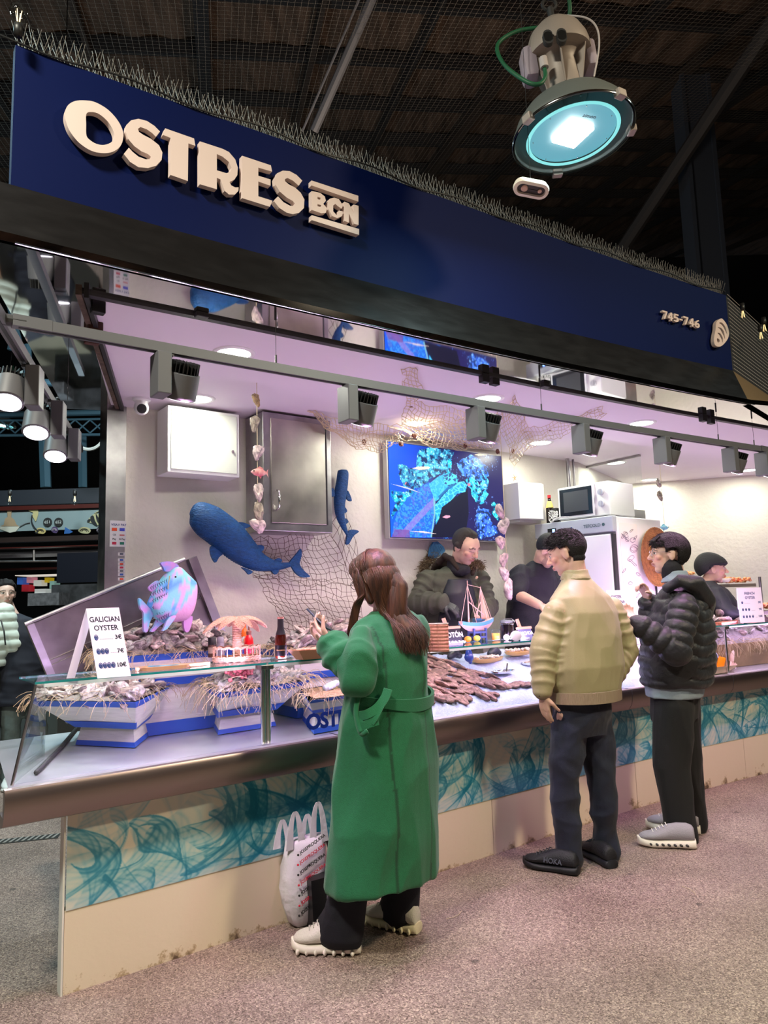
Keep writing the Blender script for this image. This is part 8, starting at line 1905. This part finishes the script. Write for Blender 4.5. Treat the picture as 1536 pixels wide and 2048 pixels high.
# ---- seller bent over, in black, behind the beige jacket
Y4 = 5.5; F4 = V3(.75, -.65, 0).normalized(); R4 = V3(F4.y, -F4.x, 0)
m4b = HY(1075, 1600, Y4); m4b.z = 0; m4 = thing('person', 'person in a black sweater and black cap, head bowed, behind the beige jacket', 'person', m4b)
H4 = hframe(HY(1098, 1102, 5.36), V3(.65, -.35, -.72), UZ + F4 * .5); n4_ = HY(1082, 1130, 5.48); ch4 = HY(1068, 1175, 5.5); hp4 = HY(1065, 1320, 5.55)
a4 = HY(1040, 1150, 5.40); e4 = HY(1034, 1188, 5.28); w4 = HY(1078, 1210, 5.12); a4r = HY(1105, 1150, 5.62); e4r = HY(1115, 1205, 5.5); w4r = HY(1100, 1225, 5.25)
def b4(mb):
 head(mb, H4, 1.0, False, n4_, .056); mb.chain([n4_, ch4, hp4], [.07, .13, .13]); mb.chain([a4, e4, w4], [.05, .043, .032]); mb.chain([a4r, e4r, w4r], [.05, .043, .032]); mb.cap(ch4, a4, .1, .06); mb.cap(ch4, a4r, .1, .06)
 hand(mb, w4, V3(.8, -.4, -.3), V3(.2, .2, -.9), -1, .6); hand(mb, w4r, V3(-.2, -.7, -.3), V3(0, .2, -.9), 1, .6)
 for s_ in (-1, 1): mb.chain([hp4 + R4 * s_ * .09, V3(m4b.x, m4b.y, .5) + R4 * s_ * .1, V3(m4b.x, m4b.y, .06) + R4 * s_ * .1], [.09, .06, .05])
c4 = make_body(m4, b4, H4, skin_m, closed=True, stubble=.4)
def k4(mb):
 secs = [((1062, 1300), .22, .18), ((1064, 1230), .225, .18), ((1066, 1190), .225, .165), ((1070, 1155), .20, .14), ((1076, 1135), .14, .11), ((1082, 1122), .08, .08)]
 loft(mb, [(HY(x, y, 5.5), R4 * a, F4 * b) for (x, y), a, b in secs], 30); mb.chain([a4, lerp(a4, e4, .9)], [.088, .072], 18); mb.chain([a4r, e4r], [.085, .07], 18)
cloth('black_sweater', m4, k4, mat('black_sweater', (.014, .014, .022), .8, bump=.25, bscale=150), .0095, 3, .011, 12, 6, (1, 1, 1.4))
def cap4(q):
 x, y, z = q.T; t = .012 * np.clip((z - .018 - y * .15 + .05 * np.clip(-y / .06, 0, 1)) / .012, 0, 1); t[(np.abs(z) > .16) | (np.abs(x) > .13) | (np.abs(y) > .16)] = 0; return t
mc = mat('black_cap_cloth', (.012, .012, .014), .75, bump=.2, bscale=100); hair_shell(m4, *c4, cap4, mc, 'cap', f=10, amp=.1)
# ---- seller in black cap at right, profile
Y5 = 6.44; F5 = V3(.96, -.26, 0).normalized(); R5 = V3(F5.y, -F5.x, 0)
m5b = HY(1430, 1500, Y5); m5b.z = 0; m5 = thing('person', 'person in profile wearing a black cap and black jacket behind the french oyster card', 'person', m5b)
H5 = hframe(HY(1426, 1139, Y5), V3(.96, -.28, -.05), UZ); n5 = HY(1414, 1170, Y5); ch5 = HY(1425, 1205, Y5); hp5 = HY(1430, 1300, Y5); a5 = HY(1428, 1190, 6.25); e5 = HY(1452, 1225, 6.15); w5 = HY(1482, 1232, 6.15); a5r = HY(1432, 1190, 6.62)
def b5(mb):
 head(mb, H5, 1.04, True, n5, .05); mb.chain([n5, ch5, hp5], [.07, .12, .14]); mb.chain([a5, e5, w5], [.05, .04, .03]); mb.chain([a5r, HY(1462, 1225, 6.6)], [.05, .04]); hand(mb, w5, V3(.9, 0, -.2), V3(0, 0, -1), -1, .5)
c5 = make_body(m5, b5, H5, (.50, .30, .24), k=1.04, lip=(.5, .12, .14))
def k5(mb):
 secs = [((1432, 1300), .24, .20), ((1434, 1240), .24, .20), ((1430, 1205), .225, .18), ((1422, 1182), .19, .14), ((1414, 1170), .11, .10), ((1411, 1160), .08, .08)]
 loft(mb, [(HY(x, y, Y5), R5 * a, F5 * b) for (x, y), a, b in secs], 30); mb.chain([a5, e5, lerp(e5, w5, .9)], [.09, .08, .06], 16)
cloth('black_jacket', m5, k5, mat('black_jacket_cloth', (.014, .015, .024), .6, bump=.2, bscale=100), .0105, 3, .010, 11, 6, (1, 1, 1.4))
def cap5(q):
 x, y, z = q.T; t = .026 * np.clip((z - .030 + .10 * np.clip(-y / .10, 0, 1)) / .014, 0, 1) * (1 + .5 * np.clip(-y / .08, 0, 1)); t[(np.abs(z) > .17) | (np.abs(x) > .13) | (np.abs(y) > .17)] = 0; return t
hair_shell(m5, *c5, cap5, mc, 'cap', f=10, amp=.12)
# ---- man in dark coat in the aisle on the left
Y6 = 6.2; F6 = V3(.45, -.89, 0); R6 = V3(F6.y, -F6.x, 0)
m6b = HY(46, 1548, Y6); m6b.z = 0; m6 = thing('person', 'person with short dark hair in a long navy coat and grey jeans', 'person', m6b)
H6 = hframe(HY(10, 1188, Y6), V3(.62, -.78, -.05), UZ); n6 = HY(18, 1228, Y6); ch6 = HY(34, 1278, Y6); hp6 = HY(42, 1390, Y6)
def b6(mb):
 head(mb, H6, 1.0, False, n6, .056); mb.chain([n6, ch6, hp6], [.07, .13, .13])
 for s_ in (-1, 1): mb.chain([hp6 + R6 * s_ * .09, V3(m6b.x, m6b.y, .48) + R6 * s_ * .1, V3(m6b.x, m6b.y, .08) + R6 * s_ * .11], [.09, .06, .045]); mb.chain([ch6 + R6 * s_ * .18 + UZ * .1, hp6 + R6 * s_ * .27 + UZ * .12, hp6 + R6 * s_ * .2 + F6 * .12], [.055, .045, .03]); mb.cap(ch6, ch6 + R6 * s_ * .18 + UZ * .1, .1, .06)
c6 = make_body(m6, b6, H6, (.58, .40, .33), voxel=.006, stubble=.2)
def k6(mb):
 loft(mb, [(HY(42, 1408, Y6), R6 * .22, F6 * .17), (HY(40, 1330, Y6), R6 * .22, F6 * .16), (HY(36, 1265, Y6), R6 * .21, F6 * .14), (HY(30, 1240, Y6), R6 * .15, F6 * .11), (HY(20, 1226, Y6), R6 * .08, F6 * .08)], 28)
 for s_ in (-1, 1): mb.chain([ch6 + R6 * s_ * .19 + UZ * .08, hp6 + R6 * s_ * .28 + UZ * .12, hp6 + R6 * s_ * .21 + F6 * .10], [.08, .075, .06], 16)
cloth('navy_coat', m6, k6, mat('navy_coat_cloth', (.010, .012, .022), .8), .012, 3, .008, 9)
def p6(mb):
 for s_ in (-1, 1): mb.chain([hp6 + R6 * s_ * .08, V3(m6b.x, m6b.y, .48) + R6 * s_ * .1, V3(m6b.x, m6b.y, .10) + R6 * s_ * .11], [.10, .08, .065], 16)
cloth('grey_jeans', m6, p6, mat('grey_denim', '#6c7a78', .8, col2='#55605e', vscale=12), .011, 2, .009, 12)
for s_ in (-1, 1): shoe(m6, V3(m6b.x, m6b.y, 0) + R6 * s_ * .11 - F6 * .08, F6, .29, .105, '#dfe6e6', '#eef0ee', None, .08, .032)
hair_shell(m6, *c6, short(.02, -.03, -.07, .016, .06), m_bh, amp=.3)
# ---- person in white puffer at the very left
m7b = HY(-52, 1575, 6.0); m7b.z = 0; m7 = thing('person', 'person cut off by the left edge in a white puffer jacket and black trousers', 'person', m7b)
F7 = V3(-.4, .9, 0).normalized(); R7 = V3(F7.y, -F7.x, 0); H7 = hframe(HY(-56, 1160, 6.0), F7, UZ); n7 = HY(-52, 1205, 6.0); ch7 = HY(-48, 1250, 6.0); hp7 = HY(-46, 1360, 6.0)
def b7(mb):
 head(mb, H7, 1.0, False, n7, .056); mb.chain([n7, ch7, hp7], [.07, .13, .13])
 for s_ in (-1, 1): mb.chain([hp7 + R7 * s_ * .09, V3(m7b.x, m7b.y, .48) + R7 * s_ * .1, V3(m7b.x, m7b.y, .08) + R7 * s_ * .11], [.09, .06, .045]); mb.chain([ch7 + R7 * s_ * .18 + UZ * .1, ch7 + R7 * s_ * .26 - UZ * .18, ch7 + R7 * s_ * .12 + F7 * .22 - UZ * .15], [.055, .045, .03]); mb.cap(ch7, ch7 + R7 * s_ * .18 + UZ * .1, .1, .06)
c7 = make_body(m7, b7, H7, skin_m, voxel=.007)
def k7(mb):
 loft(mb, [(HY(-46, 1335, 6.0), R7 * .22, F7 * .18), (HY(-46, 1290, 6.0), R7 * .24, F7 * .19), (HY(-48, 1235, 6.0), R7 * .24, F7 * .16), (HY(-50, 1208, 6.0), R7 * .15, F7 * .12), (HY(-52, 1196, 6.0), R7 * .09, F7 * .1)], 28)
 for s_ in (-1, 1): mb.chain([ch7 + R7 * s_ * .19 + UZ * .09, ch7 + R7 * s_ * .27 - UZ * .17, ch7 + R7 * s_ * .14 + F7 * .18 - UZ * .14], [.095, .09, .07], 16)
cloth('white_puffer_jacket', m7, k7, mat('white_puffer', '#cfdcd2', .6), .011, 3, .003, 12, puff=lambda co: .014 * (np.abs(np.sin(math.pi * co[:, 2] / .075)) ** .5 - .7))
def p7(mb):
 for s_ in (-1, 1): mb.chain([hp7 + R7 * s_ * .08, V3(m7b.x, m7b.y, .48) + R7 * s_ * .1, V3(m7b.x, m7b.y, .10) + R7 * s_ * .11], [.11, .075, .055], 16)
cloth('black_leggings', m7, p7, MATS['black_cloth'], .011, 2, .004, 12)
for s_ in (-1, 1): shoe(m7, V3(m7b.x, m7b.y, 0) + R7 * s_ * .11 - F7 * .08, F7, .28, .10, '#dfe6e6', '#eef0ee', None, .08, .032)
hair_shell(m7, *c7, short(.02, -.03, -.07, .016, .06), m_bh, amp=.3)
mb = MB(); mb.tube([HY(2, 1240, 5.8), HY(8, 1262, 5.76), HY(11, 1290, 5.74)], .006, 6); tag_ = mb.build('bag_strap', m_black, m7, world=True)
# rest of the market hall (left background)
m_hallw = mat('dark_hall_wall', '#1b1a1c', .8)
for nm, a, b in (('wall_far', (-14, 22, 0), (16, 22.2, 12)), ('wall_hall_left', (-13.2, -6, 0), (-13, 22, 12)), ('wall_hall_right', (15, -6, 0), (15.2, 22, 12))):
 mb = MB(); mb.box(a, b); struct(mb.build(nm, m_hallw))
KY = 8.0
def K(x, y, Y=KY): return HY(x, y, Y)
def slab(name, x0, y0, x1, y1, Y, d, m, parent=None, lab=None, cat=None, z0=None):
 A = K(x0, y1, Y); Bq = K(x1, y0, Y); mb = MB(); z = A.z if z0 is None else z0; mb.box((A.x, Y, z), (Bq.x, Y + d, Bq.z)); o = mb.build(name, m, parent, world=parent is not None)
 return tag(o, lab, cat) if lab else o
kk = thing('market_kiosk', 'neighbouring stall on the left with a sea-life sign numbered 651 652', 'stall', K(110, 1300))
slab('dark_canopy', -160, 974, 240, 1016, KY, .6, mat('dark_navy_canopy', (.010, .013, .02), .5), kk)
slab('trim_board', -160, 1014, 240, 1018, KY - .03, .05, mat('mahogany', '#3c1410', .35), kk)
slab('sign_board', -160, 1018, 240, 1068, KY, .05, mat('grey_blue_sign', '#6f8084', .3, coat=.5), kk)
slab('lower_board', -160, 1068, 240, 1090, KY - .02, .1, mat('dark_brown_board', '#241a18', .4), kk)
slab('mahogany_beam', -160, 1088, 240, 1102, KY - .05, .15, MATS['mahogany'], kk)
slab('ceiling_strip', -160, 1103, 240, 1110, KY + .3, .5, mat('grey_strip_panel', '#77757f', .4), kk)  # plain grey strip, no emission
slab('rear_beam', -160, 1130, 240, 1146, KY + 1.2, .1, MATS['mahogany'], kk)
mb = MB(); mb.cyl(K(-160, 1124), K(240, 1121), .012, seg=8); mb.cyl(K(68, 1100), K(68, 1122), .014, seg=8); mb.build('steel_rail', m_steeld, kk, world=True)
slab('counter_front', -160, 1318, 118, 1420, KY - .8, .8, mat('grey_cabinet', '#4c5250', .5), kk, z0=0)
slab('counter_top', -165, 1306, 125, 1318, KY - .85, .9, mat('worn_tan_top', '#7c7a6c', .4), kk)
zz = lambda x, y: K(x / 5.689, 960 + y / 5.689, KY - .012)
def draw(name, pl, c, sm=True, dy=0, tube=None):
 q = [zz(*p) for p in pl]; mb = MB(); m = mat('paint_' + c[1:], c, .5)
 if tube: mb.tube([p - V3(0, dy, 0) for p in [Vector(s) for s in spline([tuple(p) for p in q], 5)]], tube, 5)
 else:
  l = [(p.x, p.z) for p in q]; l = spline(l, 3, True) if sm else l; mb.prism(l, 0, .004, frame((0, KY - .006 - dy, 0), (1, 0, 0), (0, 0, 1), (0, -1, 0)))
 return mb.build(name, m, kk, world=True)
draw('seahorse', [(375, 335), (420, 330), (435, 370), (425, 420), (405, 470), (385, 440), (365, 400), (375, 370), (320, 350)], '#a09a70')
draw('seahorse_tail', [(365, 400), (360, 470), (385, 530), (425, 580), (415, 605), (400, 590)], '#20242a', tube=.007)
for x, s_ in ((543, '651'), (668, '652')):
 p = zz(x, 478); mb = MB(); mb.lathe([(.048, 0), (.048, .006), (.001, .007)], c=p, axis=(0, -1, 0), seg=26); mb.build('number_disc', m_black, kk, world=True)
 mb = MB(); text_mb(mb, s_, .045, frame(p + V3(0, -.009, -.016), (1, 0, 0), (0, 0, 1), (0, -1, 0)), .0005); mb.build('lettering', mat('pale_paint', '#aab4b4', .5), kk, world=True)
for x, y, w, h, c in [(460, 580, 60, 38, '#9c9060'), (620, 570, 40, 40, '#3a2c50'), (960, 575, 72, 42, '#8c8a6c'), (1145, 570, 52, 44, '#33303a')]:
 draw('shell_picture', [(x - w, y), (x - w * .6, y - h * .8), (x, y - h), (x + w * .7, y - h * .7), (x + w, y + 4), (x + w * .6, y + h * .8), (x, y + h * .8), (x - w * .6, y + h * .6)], c)
 for k in (.7, .4): draw('shell_line', [(x - w * k, y + 8), (x - w * k * .5, y - h * k * .6), (x + w * k * .5, y - h * k * .6), (x + w * k, y + 8)], '#15181c' if w > 55 else '#8a8490', dy=.006, tube=.003)
draw('blue_tail_picture', [(740, 535), (830, 590), (790, 608), (728, 612)], '#1e4c86', False)
draw('angel_fish', [(990, 470), (1030, 420), (1080, 380), (1140, 400), (1185, 450), (1180, 500), (1110, 515), (1040, 490)], '#8f8f70'); draw('angel_fish_fin', [(1075, 380), (1130, 355), (1215, 352)], '#8f8f70', tube=.005)
draw('fish_stripe', [(1030, 420), (1062, 405), (1080, 460), (1110, 520), (1070, 505), (1035, 470)], '#10141a', dy=.006); draw('fish_stripe', [(1090, 385), (1115, 420), (1150, 470), (1190, 490), (1150, 505), (1105, 470)], '#10141a', dy=.006); draw('fish_head_stripe', [(990, 470), (1012, 445), (1030, 450), (1020, 475)], '#10141a', dy=.006)
draw('ship_picture', [(0, 525), (40, 510), (55, 440), (85, 420), (80, 345), (130, 345), (125, 420), (160, 450), (185, 505), (215, 525)], '#8a7860', False); draw('ship_hull_picture', [(0, 530), (225, 528), (180, 585), (110, 600), (0, 560)], '#a8aaa0', False); draw('spoon_picture', [(225, 530), (290, 495), (340, 485)], '#5c6468', tube=.006)
slab('menu_screen', 113, 1104, 200, 1166, KY - .3, .05, mat('black_screen', (.006, .007, .012), .3), None, 'large black hanging board in the neighbouring stall', 'board')
o = slab('patterned_box', 102, 1167, 200, 1212, KY - .5, .3, mat('grey_pattern', '#2e2f33', .8, col2='#0c0d10', vscale=9), None, 'grey patterned box below the black hanging board', 'box')
slab('glowing_shelf', 30, 1148, 112, 1152, KY + .9, .4, mat('glowing_shelf_white', '#d4d2d0', .5, emit='#fff4e6', es=.5), None, 'white shelf with an added glow far inside the neighbouring stall', 'shelf')  # emission put into the shelf in place of lamps shining on it
rs = random.Random(8)
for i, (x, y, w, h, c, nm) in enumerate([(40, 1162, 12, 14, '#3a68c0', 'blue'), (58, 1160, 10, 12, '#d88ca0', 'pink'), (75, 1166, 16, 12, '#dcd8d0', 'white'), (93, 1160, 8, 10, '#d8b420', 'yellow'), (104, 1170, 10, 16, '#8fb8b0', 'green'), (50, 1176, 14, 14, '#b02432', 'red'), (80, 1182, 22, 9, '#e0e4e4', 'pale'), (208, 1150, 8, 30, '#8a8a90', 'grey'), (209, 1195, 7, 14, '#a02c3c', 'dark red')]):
 slab('shop_item', x - w / 2, y - h / 2, x + w / 2, y + h / 2, KY + .5, .15, mat('item_' + c[1:], c, .5, emit=c, es=.25 if i < 7 else 0), None, nm + ' box of goods inside the neighbouring stall, beyond the man in the navy coat', 'goods')  # most boxes glow faintly in their own colour, as if lit
slab('fish_display', 55, 1185, 118, 1212, KY - .75, .5, mat('grey_fish_tray', '#58585c', .5, var=.5, vscale=30), None, 'grey slanted fish tray on the neighbouring counter', 'tray')
slab('grey_table', 95, 1218, 215, 1306, KY - .3, .3, mat('dark_grey_fish', '#26282b', .7, var=.6, vscale=14), None, 'dark heap of goods on the neighbouring counter behind the steel lid', 'goods')
m_truss = mat('blue_grey_truss', '#4a6a7a', .5)
def bar(mb, x0, y0, x1, y1, Y, r): mb.cyl(K(x0, y0, Y), K(x1, y1, Y), r, seg=6)
mb = MB(); bar(mb, -100, 832, 330, 822, 12, .05); bar(mb, -100, 843, 330, 836, 12, .02)
for i in range(-4, 10): bar(mb, i * 30, 840, i * 30 + 30, 866, 12, .014); bar(mb, i * 30 + 30, 840, i * 30, 866, 12, .014)
bar(mb, -100, 872, 330, 868, 12, .025); struct(mb.build('trim_50', m_truss))
mb = MB(); bar(mb, 88, 868, 92, 975, 11.8, .09); bar(mb, 165, 868, 166, 975, 12.5, .08); struct(mb.build('trim_51', m_truss))
mb = MB(); bar(mb, 8, 560, 42, 700, 10, .05); bar(mb, 38, 620, 20, 700, 10, .04); bar(mb, 55, 690, 57, 800, 10, .06); bar(mb, 62, 740, 68, 830, 10, .03); bar(mb, -60, 758, 110, 766, 10, .05); struct(mb.build('trim_52', m_truss))
mb = MB(); sp = spline([tuple(K(*p, 7.5)) for p in [(150, 886), (170, 898), (190, 896), (206, 882), (222, 860)]], 6); mb.tube(sp, .018, 6); tag(mb.build('white_cable', mat('pale_cable', '#8d9290', .5)), 'pale cable sagging across the dark aisle beside the steel post', 'cable')
copy_tree(hb, Matrix.Translation(K(4, 852, 13.5)) @ Matrix.Rotation(.1, 4, 'Y'), 'distant cyan high-bay lamp hanging in the aisle behind the left spotlights')
for i, x in enumerate((20, 150, 210)): bulb(K(x, 980, 7.6), 'small clear bulb on the dark canopy of the neighbouring stall, ' + ['left', 'middle', 'right'][i], 1.3)
bulb(K(115, 795, 5.0), 'single clear bulb hanging in the aisle left of the stall ceiling', 1.0, cord=3.2)
